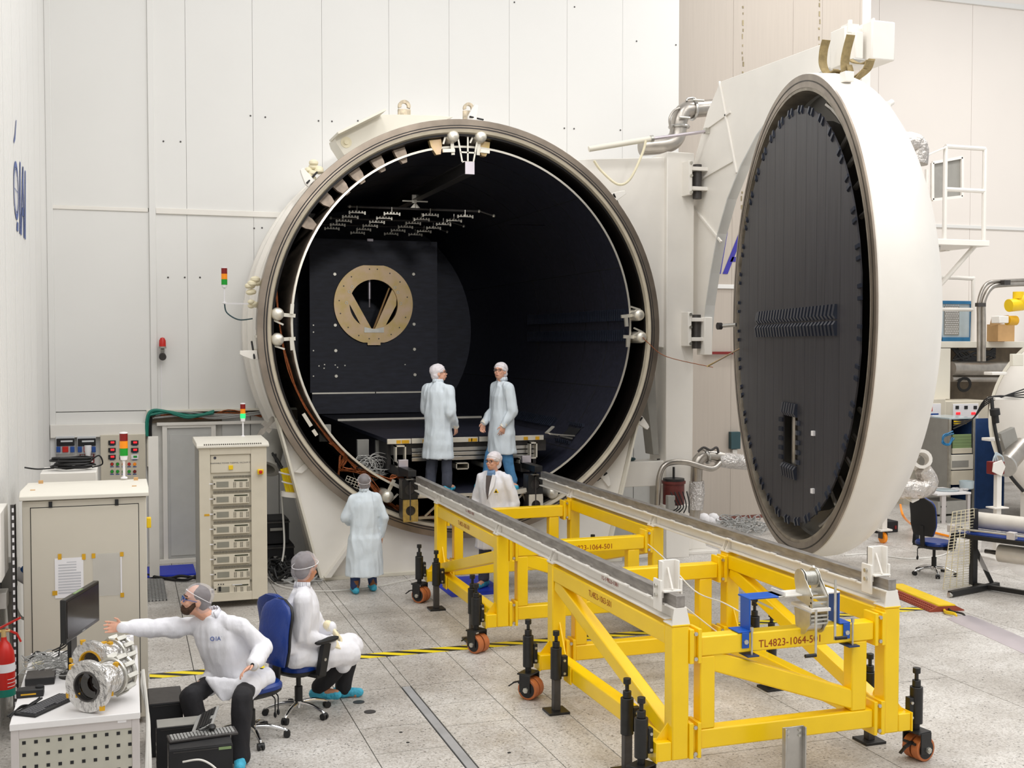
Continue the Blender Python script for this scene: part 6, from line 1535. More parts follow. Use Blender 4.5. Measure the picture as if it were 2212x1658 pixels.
# conduits bent over the small chamber
cd = thing('conduit_pair', 'pair of grey conduits rising and bending to the right above the small chamber', 'conduit', at(2122,742,y=20))
for k in range(2):
    o_ = k*9
    B().tube([at(2124-o_*1.1,780,y=20.2), at(2124-o_*1.1,690,y=20.2), at(2125-o_*1.1,650-o_*.3,y=20.2), at(2140-o_,622-o_,y=20.2), at(2165,615-o_*.9,y=20.2), at(2240,612-o_*.9,y=20.2)], .055 if k == 0 else .04, 10, 6).build('conduit', 'stainless', cd)
B().cbox(at(2172,610,y=20.1), .16, .12, .1).build('conduit_clip', 'gunmetal', cd); B().cbox(at(2118,658,y=20.1), .2, .1, .08).build('conduit_clip', 'gunmetal', cd)
q = at(2172,708,y=20.6); t = thing('cardboard_box', 'brown cardboard box on the mezzanine left of the yellow valves', 'box', (q.x,20.7,3.42)); B().box(q.x-.2,q.x+.25,20.6,20.95,3.42,at(2172,700,y=20.6).z).build('carton', 'cardboard', t, .004); zt_ = at(2172,700,y=20.6).z; B().bar((q.x-.2,20.6,zt_), (q.x-.24,20.5,zt_+.16), .02, .42, (1,0,0)).build('flap', 'cardboard', t)
# --- inspection balcony up high on the right
bl = thing('balcony', 'small white inspection balcony with tubular railing high on the right wall', 'balcony', at(2070,515,y=19.5))
BY = 19.5
q0, q1 = at(2022,515,y=BY), at(2138,515,y=BY); zf, ztop, zm = q0.z, at(2090,318,y=BY).z, at(2090,410,y=BY).z
B().box(q0.x, q1.x, BY, BY+1.2, zf-.12, zf).build('deck', 'white_paint', bl, .01)
for x in (q0.x+.1, q1.x-.2): B().box(x, x+.1, BY+1.1, RY, zf-.14, zf-.02).build('wall_beam', 'white_paint', bl)
xa, xb = at(2045,400,y=BY).x, at(2130,400,y=BY).x
for x in (xa, xb): B().cyl((x,BY+.05,zf), (x,BY+.05,ztop), .045, n=8).build('railing_post', 'white_paint', bl)
for z in (ztop, zm): B().cyl((xa,BY+.05,z), (xb,BY+.05,z), .045, n=8).build('railing_bar', 'white_paint', bl)
B().cyl((at(2078,400,y=BY).x, BY+1.1, zf), (at(2078,400,y=BY).x, BY+1.1, ztop-.3), .04, n=8).build('railing_post', 'white_paint', bl)
B().cyl((q1.x-.2,BY+.2,zf-.1), at(2027,620,y=BY+.6), .05, n=8).build('strut', 'white_paint', bl); B().cyl((q0.x+.3,BY+.3,zf-.1), at(2022,556,y=BY+.6), .05, n=8).build('strut', 'wall_grey', bl)
B().tube([at(1970,340,y=BY), at(1995,338,y=BY), at(2020,328,y=BY), at(2043,318,y=BY)], .02, 6, 5).build('safety_chain', 'white_paint', bl)
m = B(); pts = [at(2012,352,y=20.6), at(2076,340,y=20.6), at(2076,425,y=20.6), at(2012,432,y=20.6)]; m.prism(pts, (0,.04,0))
sg = tag(m.build('grey_window_panel', 'grey_panel'), 'grey glazed panel in a white frame beside the balcony', 'window panel')
m = B()
for a, b in zip(pts, pts[1:]+pts[:1]): m.bar(a+V((0,-.03,0)), b+V((0,-.03,0)), .06, .05, (0,1,0))
m.build('frame', 'white_paint', sg)
# --- control cabinets, instrument rack with blue side, small table
def pb(name, u0, v0, u1, v1, y, t, mt, par, bv=.006): return pbox(B(), u0, v0, u1, v1, y, t).build(name, mt, par, bv)
KC = thing('control_cabinet', 'beige control cabinet with a white panel of meters and red readouts behind the blue rack', 'cabinet', (16.2, 20.4, 0))
pbox(B(), 2041, 866, 2132, 1100, 20.2, -.7).build('body', 'rack_face', KC, .02)
f_ = pb('control_face', 2058, 872, 2112, 912, 20.2, .02, 'paper', KC)
for u in (2064,2083,2103): pb('meter', u, 876, u+7, 883, 20.18, .01, 'black_plastic', f_, .002)
for u in (2065,2098): pb('readout', u, 890, u+9, 895, 20.18, .01, 'led_red', f_, .002)
KD = thing('control_cabinet', 'beige control cabinet with a blue and white screen panel close to the door edge', 'cabinet', (15.0, 20.2, 0))
pbox(B(), 1955, 862, 2040, 1105, 20.2, -.7).build('body', 'rack_face', KD, .02)
f_ = pb('control_face', 1985, 872, 2030, 980, 20.2, .02, 'paper', KD)
pb('red_mark', 2008, 878, 2014, 888, 20.18, .006, 'red', f_, .001); pb('blue_band', 1990, 893, 2027, 905, 20.18, .006, 'blue_box', f_, .001); pb('grey_band', 1995, 908, 2018, 922, 20.18, .006, 'grey_panel', f_, .001)
pb('screen', 1994, 928, 2014, 950, 20.18, .012, 'screen', f_, .003)
for u, mt in ((2001,'blue_box'),(2021,'amber')): q = at(u, 968, y=20.17); B().cyl(q, q+V((0,-.04,0)), .025, n=10).build('knob', mt, f_)
pb('dark_door', 1992, 985, 2028, 1080, 20.2, .015, 'bracket_dark_blue', KD)
ir = thing('open_rack', 'open instrument rack with green modules and a blue side wall', 'equipment rack', (16.4, 19.4, 0))
IY = 18.9
x0_, x1_ = at(2050,1000,y=IY).x, at(2106,1000,y=IY).x; zt_ = at(2078,905,y=IY).z
for x in (x0_, x1_-.05): B().box(x, x+.05, IY, IY+.05, 0, zt_).build('rack_post', 'zinc', ir, .003)
B().box(x1_, x1_+.03, IY, IY+.9, 0, zt_).build('blue_side', 'blue_cloth', ir, .004)
B().box(x0_, x1_+.03, IY, IY+.9, zt_, zt_+.03).build('rack_top', 'glass_window', ir, .004); B().box(x0_, x0_+.02, IY+.05, IY+.9, 0, zt_).build('far_side', 'grey_panel', ir)
B().box(x0_+.02, x1_, IY+.85, IY+.88, 0, zt_).build('rack_back', 'soft_black', ir)
pb('yellow_label', 2060, 908, 2087, 915, IY-.002, .006, 'yellow_plastic', ir, .001)
for i in range(5): pb('green_module', 2056, 938+i*6.2, 2096, 942.5+i*6.2, IY+.03, .03, 'green_panel', ir, .001)
pb('grey_module', 2055, 968, 2097, 978, IY+.03, .04, 'rack_face', ir); pb('instrument', 2052, 982, 2096, 1012, IY+.03, .08, 'beige_light', ir); pb('instrument_face', 2056, 995, 2092, 1008, IY-.05, .006, 'grey_panel', ir)
pb('instrument', 2052, 1016, 2096, 1044, IY+.03, .08, 'rack_face', ir)
B().box(x1_+.06, x1_+1.0, IY+.3, IY+.34, 0, zt_-.02).build('blue_curtain', 'blue_cloth', ir)
cable_run('cable', [at(2056,935,y=IY-.05), at(2040,940,y=IY-.1), at(2036,955,y=IY-.1), at(2048,958,y=IY-.08), at(2058,945,y=IY-.05)], .015, 'teal_frame', 'teal patch cable looping out of the open rack', 3, .04)
tt = thing('side_table', 'small white table with drawers holding a glass dish', 'table', at(2060,1130,z=0))
TYY = 17.85; a, b = at(2025,1066,y=TYY), at(2098,1070,y=TYY)
B().box(a.x, b.x, TYY, TYY+.8, a.z-.04, a.z).build('table_top', 'desk_white', tt, .004); tzz = a.z
B().box(at(2036,1100,y=TYY).x, at(2045,1100,y=TYY).x, TYY+.02, TYY+.08, 0, tzz-.04).build('leg', 'desk_grey', tt); B().box(b.x-.06, b.x, TYY+.02, TYY+.08, 0, tzz-.04).build('leg', 'desk_grey', tt)
for k in range(2):
    d_ = B().box(at(2044,1,y=TYY).x, b.x-.07, TYY+.04, TYY+.6, tzz-.4-.28*k, tzz-.16-.28*k).build('drawer', 'grey_panel', tt, .006)
    B().box(at(2050,1,y=TYY).x, at(2062,1,y=TYY).x, TYY+.03, TYY+.04, tzz-.27-.28*k, tzz-.24-.28*k).build('drawer_grip', 'soft_black', d_)
q = at(2048,1058,y=TYY+.3); tag(B().lathe([(0,0),(.22,0),(.24,.015),(.22,.02),(0,.01)], (q.x,TYY+.35,tzz), (0,0,1), 30).build('round_plate', 'glass_window'), 'flat round pale plate on the small white table', 'plate')
q = at(2088,1052,y=TYY+.4); tag(B().lathe([(.1,0),(.13,.02),(.14,.16),(.13,.16),(.12,.03),(.09,.01)], (q.x,TYY+.4,tzz), (0,0,1), 24).build('glass_bowl', 'glass_window'), 'glass bowl on the right of the small white table', 'bowl')
m = B()
for k in range(9): m.ell((at(2066+random.uniform(-8,14),1060,y=TYY+.3).x, TYY+.25+random.uniform(-.1,.1), tzz+.03), .06, .04, .03, 8)
o = tag(m.build('crumpled_film', 'film_clear'), 'crumpled clear film lying on the small white table', 'film')
# stand with boxed sensor
sn = thing('sensor_stand', 'white pole stand carrying a red and white sensor box', 'sensor stand', at(2155,1098,y=15.0)); SYY = 14.8
x_ = at(2155,1050,y=SYY).x; B().box(x_-.045, x_+.045, SYY-.04, SYY+.04, 0, at(2155,1000,y=SYY).z).build('pole', 'white_paint', sn, .004)
zz = at(2155,1094,y=SYY).z; B().box(x_-.14, x_+.14, SYY-.1, SYY+.1, zz-.02, zz).build('foot_flange', 'white_paint', sn, .003)
B().box(x_-.25, x_+.25, SYY-.25, SYY+.25, 0, .03).build('base_plate', 'white_paint', sn, .004)
q = at(2150,1010,y=SYY); B().prism([q+V((-.12,-.08,-.05)), q+V((-.1,-.08,.09)), q+V((.06,-.08,.13)), q+V((.13,-.08,.02)), q+V((.06,-.08,-.13))], (0,.02,0)).build('white_cover', 'white_paint', sn, .006)
B().box(q.x-.09, q.x+.13, SYY-.06, SYY+.1, q.z-.1, q.z+.1).build('red_box', 'red_dark', sn, .01)
for k in range(3): B().tube([q+V((-.05+.05*k,0,.1)), q+V((-.0,.0,.2+.02*k)), q+V((.18,.05,.16)), q+V((.2,.05,.02))], .012, 6, 5).build('sensor_cable', 'glass_window', sn)
# --- black roll stand with film, wire grid leaning on it
rs = thing('roll_stand', 'black steel roll stand with a blue table and film rolls at the right edge', 'roll stand', (11.2, 12.5, 0))
Pt = lambda u, v_, y: at(u, v_, y=y)
def gl(u, v_): return at(u, v_, z=.05)
f1, f2, f3 = gl(2052,1282), gl(2155,1262), gl(2212+40,1315)
m = B(); m.bar(f1, f2, .07, .07); m.build('foot_beam', 'black_paint', rs, .004)
mid = (f1+f2)/2
px = at(2102,1262,z=.05); B().bar(px, px+(V((11.9,11.2,.05))-px), .06, .06).build('long_beam', 'black_paint', rs, .004)
pole_t = at(2102,1098,y=px.y).z; B().box(px.x-.04, px.x+.04, px.y-.04, px.y+.04, .05, pole_t).build('upright', 'black_paint', rs, .004)
B().bar(px+V((0,0,.55)), px+(f2-px)*.75+V((0,0,.03)), .05, .05).build('brace', 'black_paint', rs, .004)
y_t = px.y; ztb = at(2102,1150,y=y_t).z
d_ = (V((11.9,11.2,0))-V((px.x,px.y,0))).normalized(); e_ = V((d_.y,-d_.x,0)) 
if e_.x > 0: e_ = -e_
T0 = V((px.x,px.y,ztb)) + e_*.22
def tq(a, b, h=0): return T0 + d_*a - e_*b + V((0,0,h))
def tbox(a0, a1, b0, b1, h0, h1): return B().add([tq(a0,b0,h0),tq(a1,b0,h0),tq(a1,b1,h0),tq(a0,b1,h0),tq(a0,b0,h1),tq(a1,b0,h1),tq(a1,b1,h1),tq(a0,b1,h1)], [(3,2,1,0),(4,5,6,7),(0,1,5,4),(1,2,6,5),(2,3,7,6),(3,0,4,7)])
tbox(-.2, 1.6, 0, .55, -.06, 0).build('table_frame', 'black_paint', rs, .004); tbox(-.15, 1.6, .03, .5, .0, .012).build('blue_sheet', 'blue_vinyl', rs)
B().cyl(tq(-.25,.04,.06), tq(1.6,.04,.06), .015, n=8).build('guide_rod', 'zinc', rs); tbox(-.28,-.18,-.0,.1,.0,.1).build('rod_block', 'desk_grey', rs, .006); tbox(.55,.66,-.0,.1,.0,.1).build('rod_block', 'desk_grey', rs, .006)
t = thing('film_roll', 'large roll of clear film lying on top of the black roll stand', 'film roll', tq(.6,.42,.0)); B().cyl(tq(-.05,.42,.15), tq(1.7,.42,.15), .115, n=28).build('roll', 'film_roll', t) if 'film_roll' in MATS else None
if 'film_roll' not in MATS:
    mat('film_roll', c(214, 208, 198), .18, var=.06, spec=.8); B().cyl(tq(-.05,.42,.15), tq(1.7,.42,.15), .115, n=28).build('roll', 'film_roll', t)
B().cyl(tq(-.055,.42,.15), tq(-.06,.42,.15), .04, n=16).build('core', 'cardboard', t)
t = thing('film_roll', 'short wide roll of yellowish film hanging under the black roll stand', 'film roll', tq(.6,.2,-.3)); B().cyl(tq(.35,.25,-.24), tq(1.0,.25,-.24), .12, n=28).build('roll', 'film_roll', t); B().cyl(tq(.15,.25,-.24), tq(1.4,.25,-.24), .03, n=12).build('core', 'gunmetal', t); B().cyl(tq(.98,.25,-.24), tq(1.01,.25,-.24), .14, n=24).build('end_disc', 'grey_panel', t)
m = B()
for i in range(9):
    a_ = .1+.12*i; m.add([tq(a_,.25,-.1), tq(a_+.12,.25,-.1), tq(a_+.14,.18+.05*sin(i),-.46-.05*cos(i*1.7)), tq(a_+.02,.18+.05*sin(i-1),-.46-.05*cos((i-1)*1.7))], [(0,1,2,3)])
tag(m.build('plastic_sheet', 'film_clear'), 'clear plastic sheet hanging from the roll under the black stand', 'plastic sheet')
for q in (f1, f2):
    B().cyl((q.x-.02,q.y,.035),(q.x+.02,q.y,.035),.035,n=14).build('caster', 'zinc', rs)
wg = thing('wire_grid', 'cream wire grid shelf leaning upright against the black roll stand', 'wire grid', at(2070,1270,z=0))
A0, A1, B0, B1 = at(2037,1272,z=.02), at(2108,1262,z=.02), at(2058,1105,y=12.75), at(2104,1098,y=12.95)
m = B()
for i in range(30): 
    t_ = (i/29)**1.15; m.bar(A0.lerp(B0, t_), A1.lerp(B1, t_), .006, .006)
m.build('cross_wires', 'ivory', wg)
m = B()
for i in range(6): t_ = i/5; m.bar(A0.lerp(A1, t_), B0.lerp(B1, t_), .01, .01)
m.build('long_wires', 'ivory', wg)
# --- cable ramp, cables and aluminium cover on the floor
cr = thing('cable_ramp', 'brown rubber cable ramp with a yellow lid on the floor right of the near cart', 'cable ramp', (9.85, 12.5, 0))
A_, B_ = V((10.0, 13.25, 0)), V((9.82, 11.97, 0)); d_ = (B_-A_).normalized(); n_ = V((d_.y, -d_.x, 0)); L = (B_-A_).length
if n_.x > 0: n_ = -n_
def crq(a, b, z): return A_ + d_*a + n_*b + V((0,0,z))
m = B()
for a0 in (0, L):
    pass
sec = [(-.24,0),(.24,0),(.24,.012),(.12,.07),(-.12,.07),(-.24,.012)]
m.v = [crq(a, b, z) for a in (0, L) for b, z in sec]; m.f = [[0,1,2,3,4,5],[11,10,9,8,7,6]] + [[i, (i+1) % 6, 6+(i+1) % 6, 6+i] for i in range(6)]
m.build('ramp_body', 'brown_rubber', cr)
m = B(); m.v = [crq(a, b, z) for a in (0, L) for b, z in ((-.12,.07),(.12,.07),(.11,.085),(-.11,.085))]; m.f = [[0,1,2,3],[7,6,5,4]] + [[i, (i+1) % 4, 4+(i+1) % 4, 4+i] for i in range(4)]
m.build('yellow_lid', 'yellow_plastic', cr)
m = B()
for i in range(26):
    for b in (.145, .18, .215):
        q = crq(.03+i*L/26.5, b, .012+(.24-b)/.12*.058); m.cbox(q, .03, .02, .012)
o = m.build('grip_studs', 'brown_rubber', cr); o['kind'] = 'stuff'
cable_run('cable', [(9.86,12.0,.03), (9.80,11.85,.03), (9.84,11.72,.03), (9.78,11.6,.03)], .014, 'cable_black', 'black cable running out of the cable ramp to the aluminium cover')
cable_run('cable', [(9.80,12.0,.03), (9.70,11.85,.03), (9.72,11.72,.03), (9.66,11.6,.03)], .014, 'yellow_plastic', 'yellow cable running out of the cable ramp to the aluminium cover', 2, .012)
m = B(); A_, B_ = V((9.75, 11.62, 0)), V((9.40, 9.6, 0)); d_ = (B_-A_).normalized(); n_ = V((-d_.y, d_.x, 0))
sec = [(-.2,0),(-.1,.03),(.1,.03),(.2,0),(.2,.003),(.1,.034),(-.1,.034),(-.2,.003)]
m.v = [A_ + d_*a + n_*b + V((0,0,z)) for a in (0, (B_-A_).length) for b, z in sec]; m.f = [list(range(8)), list(range(15,7,-1))] + [[i, (i+1) % 8, 8+(i+1) % 8, 8+i] for i in range(8)]
tag(m.build('cable_cover', 'aluminium'), 'flat bent aluminium cable cover on the floor at the right edge', 'cable cover')
# black case and orange hose on the floor behind the open door
q = at(1920,1150,z=0); t = thing('tool_case', 'black tool case on the floor behind the open door', 'case', q); B().box(q.x-.25, q.x+.2, q.y, q.y+.4, 0, .2).build('case_body', 'soft_black', t, .012); B().box(q.x+.12, q.x+.16, q.y-.01, q.y, .06, .12).build('latch', 'red_dark', t)
cable_run('hose', [at(1945,1090,y=16.5), at(1952,1115,y=16), at(1975,1135,z=.03), at(2020,1150,z=.03), at(2060,1160,z=.03)], .02, 'amber', 'orange hose running over the floor behind the open door', cat='hose')
cable_run('cable', [at(1825,1199,z=.01), at(1880,1196,z=.01), at(1960,1206,z=.01), at(2030,1200,z=.01), at(2060,1185,z=.01)], .012, 'cable_white', 'white cable lying across the floor behind the right end stop')
# thin red wires / probes held by the door: hose clamp left of the door
hs = thing('hose_fitting', 'steel hose fitting pointing at the door from the hinge column', 'fitting', at(1560,704,y=15.6))
B().cyl(at(1556,704,y=15.6), at(1590,701,y=15.4), .03, n=10).build('nipple', 'steel', hs); B().cyl(at(1550,704,y=15.6), at(1558,704,y=15.6), .055, n=12).build('knob', 'gunmetal', hs)
# ================================================================ office chairs
def sqring(m, ct, rx, ry, e=3.2, n=28):
    out = []
    for k in range(n):
        t = 2*PI*k/n; cx_, sy_ = cos(t), sin(t)
        out.append(V(ct) + V((rx*math.copysign(abs(cx_)**(2/e), cx_), ry*math.copysign(abs(sy_)**(2/e), sy_), 0)))
    return out
def sqloft(m, rings, e=3.2, n=28):
    o = len(m.v)
    for ct, rx, ry in rings: m.v += sqring(m, ct, rx, ry, e, n)
    for i in range(len(rings)-1):
        for k in range(n): j = (k+1) % n; m.f.append([o+i*n+k, o+i*n+j, o+(i+1)*n+j, o+(i+1)*n+k])
    m.f.append([o+k for k in range(n)][::-1]); m.f.append([o+(len(rings)-1)*n+k for k in range(n)]); return m
def office_chair(loc, rz, label, arms=False, brz=0, shell='black_plastic'):
    t = thing('office_chair', label, 'chair', loc, rz, 'blue office chairs')
    Bd = lambda m, nm, mt, par=t, **k: m.build(nm, mt, par, local=True, **k)
    seat = sqloft(B(), [((0,.0,.425),.17,.16),((0,0,.43),.215,.205),((0,0,.455),.24,.23),((0,.005,.485),.243,.233),((0,.005,.505),.225,.215),((0,.0,.513),.15,.14)])
    Bd(seat, 'seat', 'blue_vinyl'); Bd(sqloft(B(), [((0,0,.40),.2,.19),((0,0,.43),.235,.225),((0,0,.45),.236,.226)]), 'seat_shell', 'black_plastic')
    rings = []
    for i in range(13):
        f = i/12; z = .60 + .56*f; w_ = .21*min(1, .75+.9*f)*(1 if f < .75 else max(.28, math.sqrt(max(0, 1-((f-.75)/.262)**2)))); y = -.235 - .06*f + .03*sin(f*PI)
        rings.append(((0, y, z), w_, .036 if 0 < i < 12 else .02))
    Bd(sqloft(B(), rings, 2.6), 'backrest', 'blue_vinyl')
    Bd(sqloft(B(), [((x, y-.03, z), w_*1.02, r*.8) for (x, y, z), w_, r in rings], 2.6), 'backrest_shell', shell)
    m = B(); m.bar((0,-.15,.42),(0,-.27,.46),.07,.025); m.bar((0,-.265,.44),(0,-.29,.75),.07,.02,(0,1,0)); Bd(m, 'back_bracket', 'black_plastic')
    m = B(); m.cyl((0,0,.11),(0,0,.26),.036,n=16); m.cyl((0,0,.26),(0,0,.41),.022,n=14); m.box(-.1,.1,-.1,.1,.395,.415); Bd(m, 'column', 'black_plastic')
    m = B(); m.cyl((0,0,.07),(0,0,.13),.045,n=18); Bd(m, 'hub', 'chrome')
    for k in range(5):
        a = brz + 2*PI*k/5; d = V((cos(a), sin(a), 0))
        Bd(B().tube([d*.03+V((0,0,.11)), d*.15+V((0,0,.105)), d*.26+V((0,0,.075)), d*.3+V((0,0,.055))], [.024,.02,.017,.014], 10, 4), 'base_arm', 'chrome')
        cs = B(); q = d*.3; s_ = V((-d.y, d.x, 0))
        for sg in (-1, 1): cs.cyl(q+s_*sg*.008+V((0,0,.03)), q+s_*sg*.028+V((0,0,.03)), .03, n=16)
        cs.ell(q+V((0,0,.042)), .026, .026, .02, 10); Bd(cs, 'caster', 'black_plastic')
    for x, y in ((-.2,-.1),(-.16,-.16)): 
        lv = Bd(B().tube([(x*.4,y,.40),(x,y,.38),(x*1.05,y,.32),(x*1.05,y,.25)], .006, 6, 4), 'lever', 'black_plastic'); Bd(B().ell((x*1.05,y,.235),.018,.012,.028,10), 'lever_knob', 'black_plastic', lv)
    if arms:
        for sg in (-1, 1):
            am = Bd(B().bar((sg*.31,-.02,.42),(sg*.325,.03,.70),.05,.085,(0,1,0)).bar((sg*.1,-.02,.41),(sg*.32,-.02,.415),.1,.03), 'armrest', 'black_plastic')
            Bd(sqloft(B(), [((sg*.325,.04,.705),.035,.12),((sg*.325,.04,.720),.05,.14),((sg*.325,.04,.735),.05,.14),((sg*.325,.04,.743),.03,.11)], 2.4), 'arm_pad', 'black_plastic', am)
            Bd(B().cyl((sg*.34,.005,.56),(sg*.348,.005,.56),.014,n=12), 'arm_bolt', 'zinc', am)
    return t
office_chair((.99, 9.98, 0), rad(118), 'blue office chair under the bearded man', False, .3)
office_chair((1.47, 10.52, 0), rad(-55), 'blue office chair with black armrests under the person in gloves', True, .1, 'blue_vinyl')
office_chair((11.2, 13.95, 0), rad(-75), 'empty blue office chair at the right behind the wire grid', True, .5)

# ================================================================ people
TEX = bpy.data.textures.new('cloth_folds', 'CLOUDS'); TEX.noise_scale = .11; TEX.noise_depth = 2
TEX2 = bpy.data.textures.new('fine_folds', 'CLOUDS'); TEX2.noise_scale = .045
def blob(m, name, mt, parent, vox=.012, smooth=4, disp=0, tex=None, local=False, label=None):
    """one continuous skin grown over overlapping shapes"""
    if not local: inv = ORG[parent].inverted(); m.v = [inv @ p for p in m.v]
    me = m.mesh(name, mt); o = bpy.data.objects.new(name, me); COL.objects.link(o)
    r = o.modifiers.new('r', 'REMESH'); r.mode = 'VOXEL'; r.voxel_size = vox; r.use_smooth_shade = True
    s = o.modifiers.new('s', 'SMOOTH'); s.factor = .5; s.iterations = smooth
    if disp and tex is not None:
        d = o.modifiers.new('d', 'DISPLACE'); d.texture = tex; d.strength = disp; d.mid_level = .5; d.texture_coords = 'LOCAL'
        s = o.modifiers.new('s2', 'SMOOTH'); s.factor = .5; s.iterations = 2
    dg = bpy.context.evaluated_depsgraph_get(); ev = o.evaluated_get(dg)
    nm = bpy.data.meshes.new_from_object(ev); o.modifiers.clear(); o.data = nm; bpy.data.meshes.remove(me); nm.name = name
    if disp and tex is None:                      # long hanging folds
        sd = random.uniform(0, 50)
        n_ = len(nm.vertices); co_ = [0.0]*(3*n_); no_ = [0.0]*(3*n_); nm.vertices.foreach_get('co', co_); nm.vertex_normals.foreach_get('vector', no_)
        for k in range(n_):
            p = V(co_[3*k:3*k+3]); a = noise.noise((p.x*8+sd, p.y*8, p.z*1.7)); b_ = 1-abs(noise.noise((p.x*11, p.y*11+sd, p.z*2.6)))*2
            c_ = noise.noise((p.x*4, p.y*4+sd, p.z*9))
            p = p + V(no_[3*k:3*k+3])*disp*(.55*a + .35*max(0, b_) - .15 + .25*c_); co_[3*k:3*k+3] = p[:]
        nm.vertices.foreach_set('co', co_); nm.update()
    nm.shade_smooth()
    o.parent = parent; ORG[o] = ORG[parent]
    if label: o['label'] = label
    return o
def loft2(m, rings, n=28):                     # rings: (centre, xvec, yvec) full half-axis vectors
    o = len(m.v)
    for ct, xv, yv in rings:
        for k in range(n): t = 2*PI*k/n; m.v.append(V(ct) + V(xv)*cos(t) + V(yv)*sin(t))
    for i in range(len(rings)-1):
        for k in range(n): j = (k+1) % n; m.f.append([o+i*n+k, o+i*n+j, o+(i+1)*n+j, o+(i+1)*n+k])
    m.f.append([o+k for k in range(n)][::-1]); m.f.append([o+(len(rings)-1)*n+k for k in range(n)]); return m
def hand(m, w_, d, nrm, th, s=1.0, curl=.35, r=.0084):
    """palm, four unequal bent fingers and a thumb leaving the side of the palm. nrm: palm side, th: thumb side"""
    w_, d, nrm, th = V(w_), V(d).normalized(), V(nrm), V(th)
    th = (th - d*th.dot(d)).normalized(); nrm = (nrm - d*nrm.dot(d)); nrm = (nrm - th*nrm.dot(th)).normalized()
    M3 = Matrix((th, nrm, d)).transposed()
    m.ell(w_ + d*.05*s, .041*s, .017*s, .056*s, 14, M3)
    m.cap(w_ - d*.03*s, w_ + d*.02*s, .025*s, .024*s)
    for i, (off, L) in enumerate(((.035,.07),(.0118,.08),(-.0118,.075),(-.035,.058))):
        a = w_ + d*.088*s + th*off*s; b = a + (d + nrm*curl*.6 + th*off*5).normalized()*L*.45*s; e = b + (d*.8 + nrm*curl*1.6).normalized()*L*.35*s; g_ = e + (d*.5 + nrm*curl*2.2).normalized()*L*.25*s
        m.cap(a - d*.03*s, b, r*1.1*s, r*s, 8); m.cap(b, e, r*s, r*.92*s, 8); m.cap(e, g_, r*.92*s, r*.8*s, 8)
    a = w_ + d*.025*s + th*.03*s; b = a + (d*.6 + th*.75 + nrm*.3).normalized()*.042*s; e = b + (d*.9 + th*.25 + nrm*.35).normalized()*.032*s
    m.cap(a, b, r*1.35*s, r*1.15*s, 8); m.cap(b, e, r*1.15*s, r*.95*s, 8)
def head_frame(ctr, az, pitch=0, roll=0):
    """matrix of a head: x right, y forward, z up"""
    return Matrix.Translation(V(ctr)) @ Matrix.Rotation(-az, 4, 'Z') @ Matrix.Rotation(-pitch, 4, 'X') @ Matrix.Rotation(roll, 4, 'Y')
